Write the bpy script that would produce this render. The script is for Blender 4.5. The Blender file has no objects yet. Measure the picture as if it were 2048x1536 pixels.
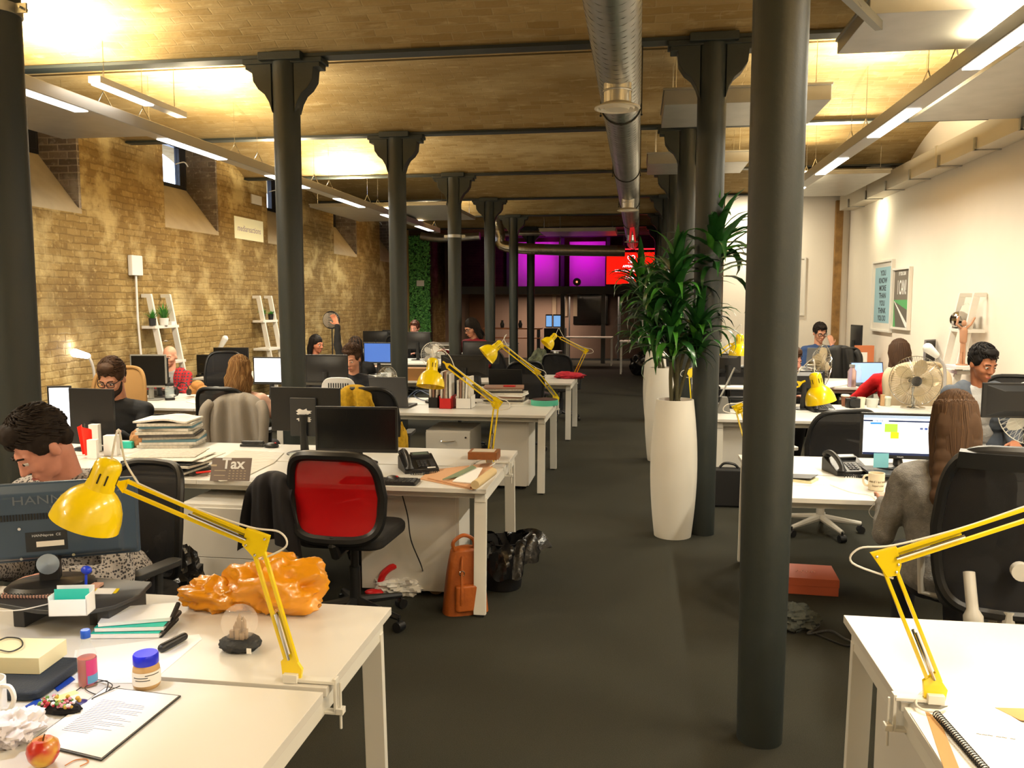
import bpy, bmesh, math, random
from mathutils import Vector, Matrix
from math import sin, cos, pi, radians as rad
random.seed(7)
SC = bpy.context.scene
COL = SC.collection
# ---------------------------------------------------------------- camera
FPX, CAMH = 1680.0, 1.75
PITCH = math.atan((768-603)/FPX)
YAW = math.atan((1275-1024)/(FPX/cos(PITCH)))
FW = Vector((-sin(YAW)*cos(PITCH), cos(YAW)*cos(PITCH), -sin(PITCH)))
RT = Vector((cos(YAW), sin(YAW), 0))
UP = RT.cross(FW)
CP = Vector((0, 0, CAMH))
cd = bpy.data.cameras.new('camera'); cam = bpy.data.objects.new('camera', cd); COL.objects.link(cam)
cd.sensor_width = 36; cd.lens = 36*FPX/2048; cd.clip_start = 0.05; cd.clip_end = 200
cam.matrix_world = Matrix.Translation(CP) @ Matrix((RT, UP, -FW)).transposed().to_4x4()
SC.camera = cam
# ---------------------------------------------------------------- world, exposure
w = bpy.data.worlds.new('sky'); SC.world = w; w.use_nodes = True
bg = w.node_tree.nodes['Background']; bg.inputs[0].default_value = (0.62, 0.74, 1, 1); bg.inputs[1].default_value = 4.5
SC.view_settings.view_transform = 'Standard'; SC.view_settings.look = 'None'
SC.view_settings.gamma = 1; SC.view_settings.use_curve_mapping = False
SC.view_settings.exposure = 0.15
SC.cycles.use_denoising = True
SC.cycles.max_bounces = 7; SC.cycles.diffuse_bounces = 4; SC.cycles.glossy_bounces = 3
SC.cycles.transmission_bounces = 6; SC.cycles.transparent_max_bounces = 12
SC.cycles.sample_clamp_indirect = 4.0; SC.cycles.caustics_reflective = False; SC.cycles.caustics_refractive = False
def area(name, loc, size, power, color, rot=(0,0,0), spread=180):
    l = bpy.data.lights.new(name, 'AREA'); l.shape = 'RECTANGLE'; l.size, l.size_y = size
    l.energy = power; l.color = color; l.spread = rad(spread)
    o = bpy.data.objects.new(name, l); COL.objects.link(o); o.location = loc; o.rotation_euler = rot
    return o
WARM = (1.0, 0.80, 0.56)
LIGHT_Z = 3.28
LY_L = [-3.43+2.26*i for i in range(10)]; LY_R = [-3.69+2.26*i for i in range(8)]
for X, ys in ((-4.32, LY_L), (2.09, LY_R)):
    for y in ys:
        area('strip_downlight', (X, y, LIGHT_Z-0.062), (0.1, 1.1), 66, (1.0, 0.92, 0.74), spread=165)
        area('strip_uplight', (X, y, LIGHT_Z+0.075), (0.1, 0.8), 160, (1.0, 0.85, 0.56), rot=(pi, 0, 0), spread=175)
# magenta wash lamps on the mezzanine, white spots on the white end wall
area('magenta_wash', (-3.0, 24.1, 3.1), (0.3, 0.2), 9, (0.85, 0.0, 0.80), rot=(rad(90), 0, 0))
area('magenta_wash', (-1.5, 24.1, 3.1), (0.3, 0.2), 9, (0.85, 0.0, 0.80), rot=(rad(90), 0, 0))
area('meeting_room_light', (-1.8, 24.7, 1.9), (3.5, 0.7), 110, (1.0, 0.7, 0.5))
area('wall_washer', (1.95, 14.9, 3.3), (0.2, 0.2), 40, (1.0, 0.9, 0.68), rot=(rad(25), 0, 0))
area('wall_washer', (3.25, 13.6, 3.2), (0.2, 0.2), 9, (1.0, 0.9, 0.62), rot=(0, rad(-35), 0))
# ---------------------------------------------------------------- materials
def lin(h):
    h = h.lstrip('#'); c = [int(h[i:i+2], 16)/255 for i in (0, 2, 4)]
    return tuple((x/12.92 if x <= 0.04045 else ((x+0.055)/1.055)**2.4) for x in c) + (1,)
MATS = {}
def mat(name, col='#cccccc', rough=0.5, metal=0.0, emit=0, ecol=None, alpha=1, trans=0, noise=0, nscale=20, bump=0, bscale=80, coat=0, sheen=0, spec=0.5, ior=1.45):
    if name in MATS: return MATS[name]
    m = bpy.data.materials.new(name); m.use_nodes = True; MATS[name] = m
    nt = m.node_tree; b = nt.nodes['Principled BSDF']; I = b.inputs
    c = lin(col); I['Base Color'].default_value = c
    I['Roughness'].default_value = rough; I['Metallic'].default_value = metal
    I['Alpha'].default_value = alpha; I['Transmission Weight'].default_value = trans; I['Coat Weight'].default_value = coat
    I['Sheen Weight'].default_value = sheen; I['Specular IOR Level'].default_value = spec; I['IOR'].default_value = ior
    if emit: I['Emission Color'].default_value = lin(ecol or col); I['Emission Strength'].default_value = emit
    if noise or bump:
        tc = nt.nodes.new('ShaderNodeTexCoord')
    if noise:
        n = nt.nodes.new('ShaderNodeTexNoise'); n.inputs['Scale'].default_value = nscale; n.inputs['Detail'].default_value = 4
        nt.links.new(tc.outputs['Object'], n.inputs['Vector'])
        r = nt.nodes.new('ShaderNodeValToRGB'); r.color_ramp.elements[0].position = 0.3; r.color_ramp.elements[1].position = 0.7
        r.color_ramp.elements[0].color = tuple(x*(1-noise) for x in c[:3])+(1,)
        r.color_ramp.elements[1].color = tuple(min(1, x*(1+noise)) for x in c[:3])+(1,)
        nt.links.new(n.outputs['Fac'], r.inputs[0]); nt.links.new(r.outputs[0], I['Base Color'])
    if bump:
        n2 = nt.nodes.new('ShaderNodeTexNoise'); n2.inputs['Scale'].default_value = bscale; n2.inputs['Detail'].default_value = 3
        nt.links.new(tc.outputs['Object'], n2.inputs['Vector'])
        bp = nt.nodes.new('ShaderNodeBump'); bp.inputs['Strength'].default_value = bump; bp.inputs['Distance'].default_value = 0.01
        nt.links.new(n2.outputs['Fac'], bp.inputs['Height']); nt.links.new(bp.outputs[0], I['Normal'])
    return m
def brick_mat(name, plane, c1, c2, mortar, patch, stain, bw=0.225, bh=0.075, msize=0.012, patchpos=(0.5, 0.62), bumpst=0.5, dist=0.02, stainpos=(0.35, 0.6), stretch=1.0):
    m = bpy.data.materials.new(name); m.use_nodes = True; MATS[name] = m
    nt = m.node_tree; N = nt.nodes; L = nt.links; b = N['Principled BSDF']
    b.inputs['Roughness'].default_value = 0.85; b.inputs['Specular IOR Level'].default_value = 0.25
    tc = N.new('ShaderNodeTexCoord'); sp = N.new('ShaderNodeSeparateXYZ'); L.new(tc.outputs['Object'], sp.inputs[0])
    cb = N.new('ShaderNodeCombineXYZ')
    if plane == 'wall':
        ad = N.new('ShaderNodeMath'); ad.operation = 'ADD'; L.new(sp.outputs[0], ad.inputs[0]); L.new(sp.outputs[1], ad.inputs[1])
        L.new(ad.outputs[0], cb.inputs[0]); L.new(sp.outputs[2], cb.inputs[1])
    else:
        L.new(sp.outputs[0], cb.inputs[0]); L.new(sp.outputs[1], cb.inputs[1])
    nz = N.new('ShaderNodeTexNoise'); nz.inputs['Scale'].default_value = 5; nz.inputs['Detail'].default_value = 4; L.new(cb.outputs[0], nz.inputs['Vector'])
    mx = N.new('ShaderNodeVectorMath'); mx.operation = 'SCALE'; mx.inputs['Scale'].default_value = dist; L.new(nz.outputs['Color'], mx.inputs[0])
    av = N.new('ShaderNodeVectorMath'); av.operation = 'ADD'; L.new(cb.outputs[0], av.inputs[0]); L.new(mx.outputs[0], av.inputs[1])
    br = N.new('ShaderNodeTexBrick'); L.new(av.outputs[0], br.inputs['Vector'])
    br.inputs['Scale'].default_value = 1; br.inputs['Brick Width'].default_value = bw; br.inputs['Row Height'].default_value = bh
    br.inputs['Mortar Size'].default_value = msize; br.inputs['Mortar Smooth'].default_value = 0.9; br.inputs['Bias'].default_value = -0.1
    br.inputs['Color1'].default_value = lin(c1); br.inputs['Color2'].default_value = lin(c2); br.inputs['Mortar'].default_value = lin(mortar)
    def noise(scale, lo, hi, det=5):
        n = N.new('ShaderNodeTexNoise'); n.inputs['Scale'].default_value = scale; n.inputs['Detail'].default_value = det; n.inputs['Roughness'].default_value = 0.6
        vm = N.new('ShaderNodeVectorMath'); vm.operation = 'MULTIPLY'; vm.inputs[1].default_value = (stretch, 1, 1); L.new(cb.outputs[0], vm.inputs[0]); L.new(vm.outputs[0], n.inputs['Vector'])
        r = N.new('ShaderNodeMapRange'); r.inputs[1].default_value = lo; r.inputs[2].default_value = hi; L.new(n.outputs['Fac'], r.inputs[0]); return r.outputs[0]
    def mixc(f, a, bcol):
        x = N.new('ShaderNodeMix'); x.data_type = 'RGBA'; L.new(f, x.inputs[0]); L.new(a, x.inputs[6]); x.inputs[7].default_value = lin(bcol); return x.outputs[2]
    f1 = noise(1.9, *patchpos, 8); c = mixc(f1, br.outputs['Color'], patch)
    f2 = noise(0.45, *stainpos)
    mm = N.new('ShaderNodeMath'); mm.operation = 'MULTIPLY'; mm.inputs[1].default_value = 0.75; L.new(f2, mm.inputs[0]); c = mixc(mm.outputs[0], c, stain)
    f3 = noise(14, 0.56, 0.7)
    m3 = N.new('ShaderNodeMath'); m3.operation = 'MULTIPLY'; m3.inputs[1].default_value = 0.5; L.new(f3, m3.inputs[0]); c = mixc(m3.outputs[0], c, patch)
    f4 = noise(9, 0.6, 0.72)
    m4 = N.new('ShaderNodeMath'); m4.operation = 'MULTIPLY'; m4.inputs[1].default_value = 0.65; L.new(f4, m4.inputs[0]); c = mixc(m4.outputs[0], c, c2)
    L.new(c, b.inputs['Base Color'])
    n5 = N.new('ShaderNodeTexNoise'); n5.inputs['Scale'].default_value = 30; n5.inputs['Detail'].default_value = 6; L.new(cb.outputs[0], n5.inputs['Vector'])
    sb = N.new('ShaderNodeMath'); sb.operation = 'SUBTRACT'; L.new(n5.outputs['Fac'], sb.inputs[0]); L.new(br.outputs['Fac'], sb.inputs[1])
    bp = N.new('ShaderNodeBump'); bp.inputs['Strength'].default_value = bumpst; bp.inputs['Distance'].default_value = 0.015; L.new(sb.outputs[0], bp.inputs['Height']); L.new(bp.outputs[0], b.inputs['Normal'])
    return m
# ---------------------------------------------------------------- geometry helpers
def P(x, y, z=None, Y=None, X=None):
    """world point seen at photo pixel (x, y) with one known coordinate"""
    d = RT*(x-1024)/FPX - UP*(y-768)/FPX + FW
    t = (z-CAMH)/d.z if z is not None else (Y/d.y if Y is not None else X/d.x)
    return CP + d*t
def TR(loc=(0,0,0), rz=0, rx=0, ry=0, s=1):
    return Matrix.Translation(Vector(loc)) @ Matrix.Rotation(rz, 4, 'Z') @ Matrix.Rotation(ry, 4, 'Y') @ Matrix.Rotation(rx, 4, 'X') @ Matrix.Diagonal((s, s, s, 1))
class MB:
    def __init__(s, T=None): s.v = []; s.f = []; s.mi = []; s.cm = 0; s.T = T
    def add(s, vs, fs):
        n = len(s.v)
        for p in vs:
            p = Vector(p); s.v.append(s.T @ p if s.T is not None else p)
        for f in fs: s.f.append([n+i for i in f]); s.mi.append(s.cm)
        return s
    def box(s, x0, x1, y0, y1, z0, z1):
        vs = [(x, y, z) for z in (z0, z1) for y in (y0, y1) for x in (x0, x1)]
        return s.add(vs, [(0,2,3,1), (4,5,7,6), (0,1,5,4), (2,6,7,3), (0,4,6,2), (1,3,7,5)])
    def cbox(s, c, sx, sy, sz): return s.box(c[0]-sx/2, c[0]+sx/2, c[1]-sy/2, c[1]+sy/2, c[2]-sz/2, c[2]+sz/2)
    def bar(s, a, b, w, h, up=(0,0,1)):
        a = Vector(a); b = Vector(b); d = (b-a).normalized(); u = Vector(up)
        r = d.cross(u)
        if r.length < 1e-4: r = d.cross(Vector((1,0,0)))
        r.normalize(); u = r.cross(d).normalized()
        vs = [q + r*(sx*w/2) + u*(sy*h/2) for q in (a, b) for sy in (-1, 1) for sx in (-1, 1)]
        return s.add(vs, [(0,1,3,2), (4,6,7,5), (0,4,5,1), (2,3,7,6), (0,2,6,4), (1,5,7,3)])
    def tube(s, pts, r, n=8, closed=False, caps=True):
        pts = [Vector(p) for p in pts]; rs = r if isinstance(r, (list, tuple)) else [r]*len(pts)
        m = len(pts); rings = []; prev = None
        for i, p in enumerate(pts):
            if closed: d = pts[(i+1) % m]-pts[i-1]
            else: d = pts[min(i+1, m-1)]-pts[max(i-1, 0)]
            if d.length < 1e-9: d = Vector((0,0,1))
            d.normalize()
            if prev is None:
                u = d.orthogonal().normalized()
            else:
                u = prev - d*prev.dot(d); u = u.normalized() if u.length > 1e-6 else d.orthogonal().normalized()
            prev = u; v = d.cross(u)
            rings.append([p + (u*cos(2*pi*k/n) + v*sin(2*pi*k/n))*rs[i] for k in range(n)])
        vs = [q for R in rings for q in R]; fs = []
        for i in range(m if closed else m-1):
            j = (i+1) % m
            for k in range(n): fs.append((i*n+k, i*n+(k+1) % n, j*n+(k+1) % n, j*n+k))
        if caps and not closed: fs.append(tuple(range(n-1, -1, -1))); fs.append(tuple((m-1)*n+k for k in range(n)))
        return s.add(vs, fs)
    def cyl(s, a, b, r, r2=None, n=14): return s.tube([a, b], [r, r if r2 is None else r2], n)
    def lathe(s, prof, c=(0,0,0), n=20, M=None, caps=True):
        M = M or Matrix.Identity(4); c = Vector(c)
        vs = [c + (M @ Vector((r*cos(2*pi*k/n), r*sin(2*pi*k/n), z))) for r, z in prof for k in range(n)]
        fs = []
        for i in range(len(prof)-1):
            for k in range(n): fs.append((i*n+k, i*n+(k+1) % n, (i+1)*n+(k+1) % n, (i+1)*n+k))
        if caps:
            if prof[0][0] > 1e-5: fs.append(tuple(range(n-1, -1, -1)))
            if prof[-1][0] > 1e-5: fs.append(tuple((len(prof)-1)*n+k for k in range(n)))
        return s.add(vs, fs)
    def ell(s, c, r, n=12, M=None, jit=0):
        rx, ry, rz = r if isinstance(r, (tuple, list)) else (r, r, r); c = Vector(c); M = M or Matrix.Identity(4)
        m = max(6, n//2+1); vs = []; fs = []
        for i in range(m+1):
            a = pi*i/m
            for k in range(n):
                t = 2*pi*k/n; q = 1+random.uniform(-jit, jit) if jit else 1
                vs.append(c + M @ Vector((rx*sin(a)*cos(t)*q, ry*sin(a)*sin(t)*q, -rz*cos(a)*q)))
        for i in range(m):
            for k in range(n): fs.append((i*n+k, i*n+(k+1) % n, (i+1)*n+(k+1) % n, (i+1)*n+k))
        return s.add(vs, fs)
    def grid(s, fn, nu, nv, thick=0):
        vs = [Vector(fn(i/nu, j/nv)) for j in range(nv+1) for i in range(nu+1)]; W = nu+1
        fs = [(j*W+i, j*W+i+1, (j+1)*W+i+1, (j+1)*W+i) for j in range(nv) for i in range(nu)]
        if thick:
            nn = [Vector() for _ in vs]
            for f in fs:
                q = (vs[f[1]]-vs[f[0]]).cross(vs[f[3]]-vs[f[0]])
                for i in f: nn[i] += q
            n = len(vs); vs += [v-k.normalized()*thick for v, k in zip(vs, nn)]
            fs2 = [tuple(n+i for i in f[::-1]) for f in fs]
            rim = [i for i in range(W)] + [j*W+nu for j in range(1, nv+1)] + [nv*W+i for i in range(nu-1, -1, -1)] + [j*W for j in range(nv-1, 0, -1)]
            fs2 += [(rim[(k+1) % len(rim)], rim[k], rim[k]+n, rim[(k+1) % len(rim)]+n) for k in range(len(rim))]
            fs += fs2
        return s.add(vs, fs)
    def prism(s, poly, a, b, axis='z'):
        """extrude a 2D polygon from a to b along an axis"""
        def q(p, t): return {'z': (p[0], p[1], t), 'y': (p[0], t, p[1]), 'x': (t, p[0], p[1])}[axis]
        n = len(poly); vs = [q(p, a) for p in poly] + [q(p, b) for p in poly]
        return s.add(vs, [tuple(range(n-1, -1, -1)), tuple(range(n, 2*n))] + [(i, (i+1) % n, (i+1) % n+n, i+n) for i in range(n)])
    def slab(s, x0, x1, y0, y1, z0, z1, r, seg=4):
        """box with rounded plan corners"""
        pts = []
        for cx, cy, a0 in ((x1-r, y1-r, 0), (x0+r, y1-r, 90), (x0+r, y0+r, 180), (x1-r, y0+r, 270)):
            for k in range(seg+1):
                a = rad(a0+90*k/seg); pts.append((cx+r*cos(a), cy+r*sin(a)))
        return s.prism(pts, z0, z1)
    def mesh(s, name):
        me = bpy.data.meshes.new(name); me.from_pydata([tuple(p) for p in s.v], [], s.f)
        bm = bmesh.new(); bm.from_mesh(me); bmesh.ops.recalc_face_normals(bm, faces=bm.faces); bm.to_mesh(me); bm.free()
        return me
    def build(s, name, mats, parent=None, bevel=0, seg=2, angle=38, subsurf=0, label=None, flat=False):
        me = s.mesh(name); mats = mats if isinstance(mats, (list, tuple)) else [mats]
        for m in mats: me.materials.append(m)
        me.polygons.foreach_set('material_index', s.mi)
        if not flat:
            me.polygons.foreach_set('use_smooth', [True]*len(me.polygons))
            me.set_sharp_from_angle(angle=rad(angle))
        o = bpy.data.objects.new(name, me); COL.objects.link(o); o.parent = parent
        if bevel:
            b = o.modifiers.new('bevel', 'BEVEL'); b.width = bevel; b.segments = seg; b.limit_method = 'ANGLE'
            b.angle_limit = rad(40); b.harden_normals = True
        if subsurf: q = o.modifiers.new('sub', 'SUBSURF'); q.levels = q.render_levels = subsurf
        if label: o['label'] = label
        return o
def tag(o, label, cat, group=None, kind=None):
    o['label'] = label; o['category'] = cat
    if group: o['group'] = group
    if kind: o['kind'] = kind
    return o
def thing(name, label, cat, loc=(0,0,0), rz=0, group=None):
    o = bpy.data.objects.new(name, None); COL.objects.link(o); o.empty_display_size = 0.1
    o.location = loc; o.rotation_euler = (0, 0, rz)
    return tag(o, label, cat, group)
def struct(o): o['kind'] = 'structure'; return o
def kids(o): return [c for c in bpy.data.objects if c.parent == o]
def dup(root, label, loc, rz=0, group=None, scale=None):
    def cp(o, par):
        c = o.copy(); COL.objects.link(c)
        if par is not None: c.parent = par
        for ch in list(o.children): cp(ch, c)
        return c
    bpy.context.view_layer.update()
    r = cp(root, None); r.location = loc; r.rotation_euler = (0, 0, rz); r['label'] = label
    if group: r['group'] = group
    if scale: r.scale = (scale,)*3
    return r
def text(name, body, size, M, m, parent=None, depth=0.0006, ax='CENTER', bold=0, sx=1):
    c = bpy.data.curves.new(name, 'FONT'); c.body = body; c.size = size; c.extrude = depth; c.align_x = ax; c.align_y = 'CENTER'; c.offset = bold
    c.resolution_u = 3
    t = bpy.data.objects.new(name, c); me = bpy.data.meshes.new_from_object(t); bpy.data.objects.remove(t)
    M = M @ Matrix.Diagonal((sx, 1, 1, 1)); me.transform(M); me.materials.append(m)
    o = bpy.data.objects.new(name, me); COL.objects.link(o); o.parent = parent
    return o
def face(loc, right, up):
    """matrix that lays local XY onto the plane with the given right and up vectors"""
    r = Vector(right).normalized(); u = Vector(up).normalized(); n = r.cross(u)
    return Matrix.Translation(Vector(loc)) @ Matrix((r, u, n)).transposed().to_4x4()
def curve3(pts, k=6):
    """Catmull-Rom through points"""
    pts = [Vector(p) for p in pts]; out = []
    for i in range(len(pts)-1):
        p0 = pts[max(i-1, 0)]; p1 = pts[i]; p2 = pts[i+1]; p3 = pts[min(i+2, len(pts)-1)]
        for j in range(k):
            t = j/k; out.append(0.5*((2*p1) + (p2-p0)*t + (2*p0-5*p1+4*p2-p3)*t*t + (3*p1-p0-3*p2+p3)*t**3))
    return out + [pts[-1]]
WHITE = mat('white_laminate', '#d2cec5', 0.35, noise=0.02, nscale=3)
WMET = mat('white_powder_coat', '#d9d6cc', 0.4)
BLK = mat('black_plastic', '#17181a', 0.42)
BLKM = mat('black_matt', '#121213', 0.7)
DGREY = mat('dark_grey_plastic', '#2b2d30', 0.45)
SCRN = mat('switched_off_screen', '#0b0c0e', 0.25)
CHROME = mat('chrome', '#c9c9c6', 0.15, 1)
STEEL = mat('galvanised_steel', '#a9aaa6', 0.35, 1, noise=0.15, nscale=8)
YEL = mat('yellow_enamel', '#efd00a', 0.25, coat=0.5)
IRON = mat('painted_cast_iron', '#272d2c', 0.5, noise=0.06, nscale=4, bump=0.08, bscale=60)
PAPER = mat('white_paper', '#e8e5df', 0.8)
RED = mat('red_plastic', '#b3161c', 0.4)
# ================================================================ the setting
BRICK = brick_mat('yellow_stock_brick_wall', 'wall', '#998150', '#7a6237', '#776139', '#bda875', '#5f4a2b', patchpos=(0.5, 0.62), bumpst=.35, dist=0.045, stainpos=(.42, .6))
VAULT = brick_mat('vault_brick', 'ceil', '#a58d60', '#8a7145', '#a59068', '#bda980', '#7f683f', patchpos=(0.48, 0.64), dist=0.04, bumpst=.22, stretch=.3, msize=.008)
DBRICK = brick_mat('dark_brown_brick', 'wall', '#4c3626', '#38271c', '#54402f', '#4d3a2c', '#241a14')
GBRICK = brick_mat('sooty_grey_brick', 'wall', '#7d7064', '#4c443d', '#9c9287', '#b0a89e', '#5a514a', patchpos=(0.5, 0.68))
PLASTER = mat('sill_plaster', '#a89b82', 0.8, noise=0.08, nscale=5)
WALLP = mat('painted_wall', '#e6dccd', 0.75, noise=0.03, nscale=1.3, bump=0.12, bscale=12)
CARPET = mat('charcoal_carpet', '#33332d', 0.95, noise=0.25, nscale=260, bump=0.5, bscale=300, spec=0.1)
SPR, RISE, B0, BP = 3.62, 0.36, 0.30, 3.04      # vault springing height, rise, first beam, bay length
def vz(y):
    t = ((y-B0) % BP)/BP; return SPR + RISE*(1-(2*t-1)**2)
X0, X1, YN, YF = -6.0, 3.65, -2.74, 26.0
m = MB(); m.box(X0-1, X1+1, YN-0.4, YF+3, -0.2, 0); struct(m.build('floor', CARPET))
# vaulted ceiling, one solid with the arches cut in its underside
prof = []
for k in range(-1, 9):
    for j in range(14):
        y = B0+BP*k+BP*j/14; prof.append((y, vz(y)))
prof.append((B0+BP*9, SPR))
m = MB(); m.prism(prof + [(B0+BP*9, 4.5), (B0-BP, 4.5)], X0-0.9, X1+0.5, 'x'); struct(m.build('ceiling', VAULT, angle=30))
n_t = 1
for k in range(-1, 9):
    y = B0+BP*k; m = MB(); m.box(X0-0.3, X1, y-0.07, y+0.07, SPR-0.012, SPR+0.012); m.box(X0-0.3, X1, y-0.01, y+0.01, SPR, SPR+0.3)
    struct(m.build('trim_%d' % n_t, IRON)); n_t += 1
# left wall with a splayed niche and a sloping sill in every bay
NC = [B0+BP*(k+0.5)-0.10 for k in range(1, 7)]
NI = [(c-0.70, c+0.70) for c in NC]
m = MB(); ys = [YN-0.4] + [v for n in NI for v in n] + [YF]
for i in range(0, len(ys), 2): m.box(X0-0.56, X0, ys[i], ys[i+1], 0, 4.2)
for a, b in NI:
    m.cm = 0; m.box(X0-0.56, X0, a, b, 0, 2.70); m.box(X0-0.56, X0, a, b, 3.99, 4.2)
    m.cm = 1; m.prism([(X0, 2.70), (X0, 2.745), (X0-0.46, 3.34), (X0-0.46, 2.70)], a, b, 'y')
    w0, w1, z0, z1 = a+0.58, a+1.38, 3.34, 3.96
    m.cm = 2; m.box(X0-0.56, X0-0.46, a, w0, 2.7, 3.99); m.box(X0-0.56, X0-0.46, w1, b, 2.7, 3.99)
    m.box(X0-0.56, X0-0.46, w0, w1, 2.7, z0); m.box(X0-0.56, X0-0.46, w0, w1, z1, 3.99)
    m.box(X0-0.5, X0-0.002, b-0.04, b+0.001, 2.76, 3.99)
struct(m.build('wall_left', [BRICK, PLASTER, GBRICK]))
GLASS = mat('window_glass', '#ffffff', 0.0, trans=1, ior=1.02, spec=0.2)
for i, (a, b) in enumerate(NI):
    w0, w1, z0, z1 = a+0.58, a+1.38, 3.34, 3.96; x = X0-0.5
    e = bpy.data.objects.new('window_%d' % (i+1), None); COL.objects.link(e); e.location = (x, (w0+w1)/2, z0); struct(e)
    w2, h = (w1-w0)/2, z1-z0; f = MB(); t = 0.05
    f.box(-.03, .05, -w2, w2, 0, t); f.box(-.03, .05, -w2, w2, h-t, h); f.box(-.03, .05, -w2, -w2+t, t, h-t); f.box(-.03, .05, w2-t, w2, t, h-t)
    f.box(-.03, .05, 0.21, w2-t, t, h-t)
    f.build('window_frame', mat('black_window_frame', '#1a1c22', 0.4), e, bevel=.004)
    g = MB(); g.box(0, .006, -w2+t, 0.21, t, h-t); g.build('pane', GLASS, e)
    q = MB(); q.tube(curve3([(.05, .10, .33), (.16, .14, .36), (.2, .17, .30)], 5), .008, 6); q.build('stay', mat('white_plastic', '#dcdad6', 0.4), e)
# right wall, plastered and painted, and the white partition that closes the bay
m = MB(); m.box(X1, X1+0.4, YN-0.4, YF, 0, 4.2); struct(m.build('wall_right', WALLP))
m = MB(); m.box(1.52, X1, 15.6, 15.85, 0, 4.0); struct(m.build('wall_partition', WALLP))
m = MB(); m.box(3.40, 3.52, 15.5, 15.6, 0, 3.5); struct(m.build('trim_%d' % n_t, mat('chipped_brown_brick_strip', '#8f6c3e', 0.85, noise=0.3, nscale=9, bump=0.5, bscale=40))); n_t += 1
m = MB(); m.box(X0-0.9, X1+0.4, YN-0.5, YN-0.04, 0, 4.2); struct(m.build('wall_front', WALLP))
m = MB(); m.box(X0-0.9, X1+0.4, YF, YF+0.3, 0, 4.2); struct(m.build('wall_back', mat('back_wall_paint', '#a08a7c', 0.8)))
m = MB(); m.box(X0, -5.36, 21.6, 21.75, 0, 3.7); struct(m.build('wall_stub', DBRICK))
m = MB(); m.box(-5.55, -3.85, 24.9, 25.3, 2.1, 4.0); struct(m.build('wall_mezzanine', DBRICK))
# cast iron columns
def column(x, y, label, strap=None, full=True):
    t = thing('iron_column', label, 'column', (x, y, 0), 0, 'cast iron columns'); t['kind'] = 'thing'
    m = MB(); H = SPR
    m.lathe([(.089, 0), (.093, .6), (.1, 1.6), (.103, H-.42), (.107, H-.03)], n=28); m.build('shaft', IRON, t)
    c = MB()
    pr = [(.09, H-.42), (.115, H-.34), (.15, H-.28), (.2, H-.24), (.24, H-.18), (.25, H-.09), (.30, H-.09), (.30, H-.04), (.09, H-.04)]
    for s in (-1, 1):
        c.prism([(s*a, b) for a, b in pr], -.07, .07, 'y')
    c.box(-.17, .17, -.13, .13, H-.04, H+.02); c.box(-.32, .32, -.08, .08, H-.055, H-.015)
    c.build('capital', IRON, t, bevel=.006)
    if strap:
        b = MB(); b.lathe([(.101, strap-.022), (.109, strap-.022), (.109, strap+.022), (.101, strap+.022)], n=28, caps=False)
        b.box(.10, .16, -.012, -.004, strap-.02, strap+.02); b.box(-.16, -.10, -.012, -.004, strap-.02, strap+.02); b.cyl((.14, -.03, strap), (.14, .02, strap), .005)
        b.build('strap', STEEL, t)
    return t
order = ['nearest', 'second', 'third', 'fourth', 'fifth', 'sixth', 'seventh']
for i in range(7):
    y = B0+BP*(i+1)
    column(-2.72, y, 'dark iron column, %s in the row between the brick wall and the aisle desks' % order[i].replace('nearest','first'), 2.98 if i == 0 else (2.72 if i == 3 else None))
    column(0.51, y, 'dark iron column, %s in the row beside the tall white planters' % order[i].replace('nearest','first'), 2.99 if i == 0 else None)
# suspended light beams
ordinal = order
def light_beam(X, ys, label, y0, y1):
    t = thing('suspended_light_fixture', label, 'light', (X, 0, LIGHT_Z), 0, 'suspended light beams')
    m = MB(); m.box(-.075, .075, y0, y1, -.05, .05); m.build('housing', mat('brushed_aluminium', '#a8a49c', 0.4, 0.6), t, bevel=.006)
    for y in ys:
        if y < y0: continue
        d = MB(); d.box(-.055, .055, y-.565, y+.565, -.056, -.049); d.build('diffuser', mat('lit_diffuser', '#fff8ee', 0.5, emit=9), t)
        u = MB(); u.box(-.05, .05, y-.4, y+.4, .049, .054); u.build('up_diffuser', mat('lit_up_diffuser', '#ffe0b0', 0.5, emit=5), t)
        for dy in (-.95, .95):
            h = MB(); yy = y+dy*.9; h.cyl((0, yy, .17), (0, yy, vz(yy)-LIGHT_Z), .0025, n=5)
            h.cyl((0, yy, .17), (-.05, yy-.03, .05), .005, n=6); h.cyl((0, yy, .17), (.05, yy+.03, .05), .005, n=6)
            h.build('hanger', CHROME, t)
light_beam(-4.32, LY_L, 'long suspended aluminium light beam along the brick wall', 0.0, 18.0)
light_beam(2.09, LY_R, 'long suspended aluminium light beam beside the white wall', 0.0, 13.3)
# spiral duct with round diffusers
t = thing('spiral_duct', 'long round spiral metal air duct hanging under the brick vaults', 'duct', (-.14, 0, 3.2))
m = MB(); R = .142; m.tube([(0, -1, 0), (0, 21.4, 0)], R, 32); m.build('pipe', STEEL, t)
m = MB(); hp = [(R*1.004*cos(a), -1+.095*a/(2*pi), R*1.004*sin(a)) for a in [2*pi*i/16 for i in range(16*236)]]
m.tube(hp, .0022, 3, caps=False); m.build('spiral_seam', mat('dull_zinc', '#7c7b76', .5, .8), t)
for k in range(8):
    y = .34+3.04*k; m = MB(); m.tube([((R+.006)*cos(a), y, (R+.006)*sin(a)) for a in [rad(180+15*j) for j in range(13)]], .006, 6)
    for s in (-1, 1): m.cyl((s*(R+.008), y, -.07), (s*(R+.008), y, vz(y+.3)-3.2), .004, n=6); m.ell((s*(R+.008), y, -.08), .009, 8)
    m.build('hanger', mat('dark_steel_rod', '#3c3a34', .5, .7), t)
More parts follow.
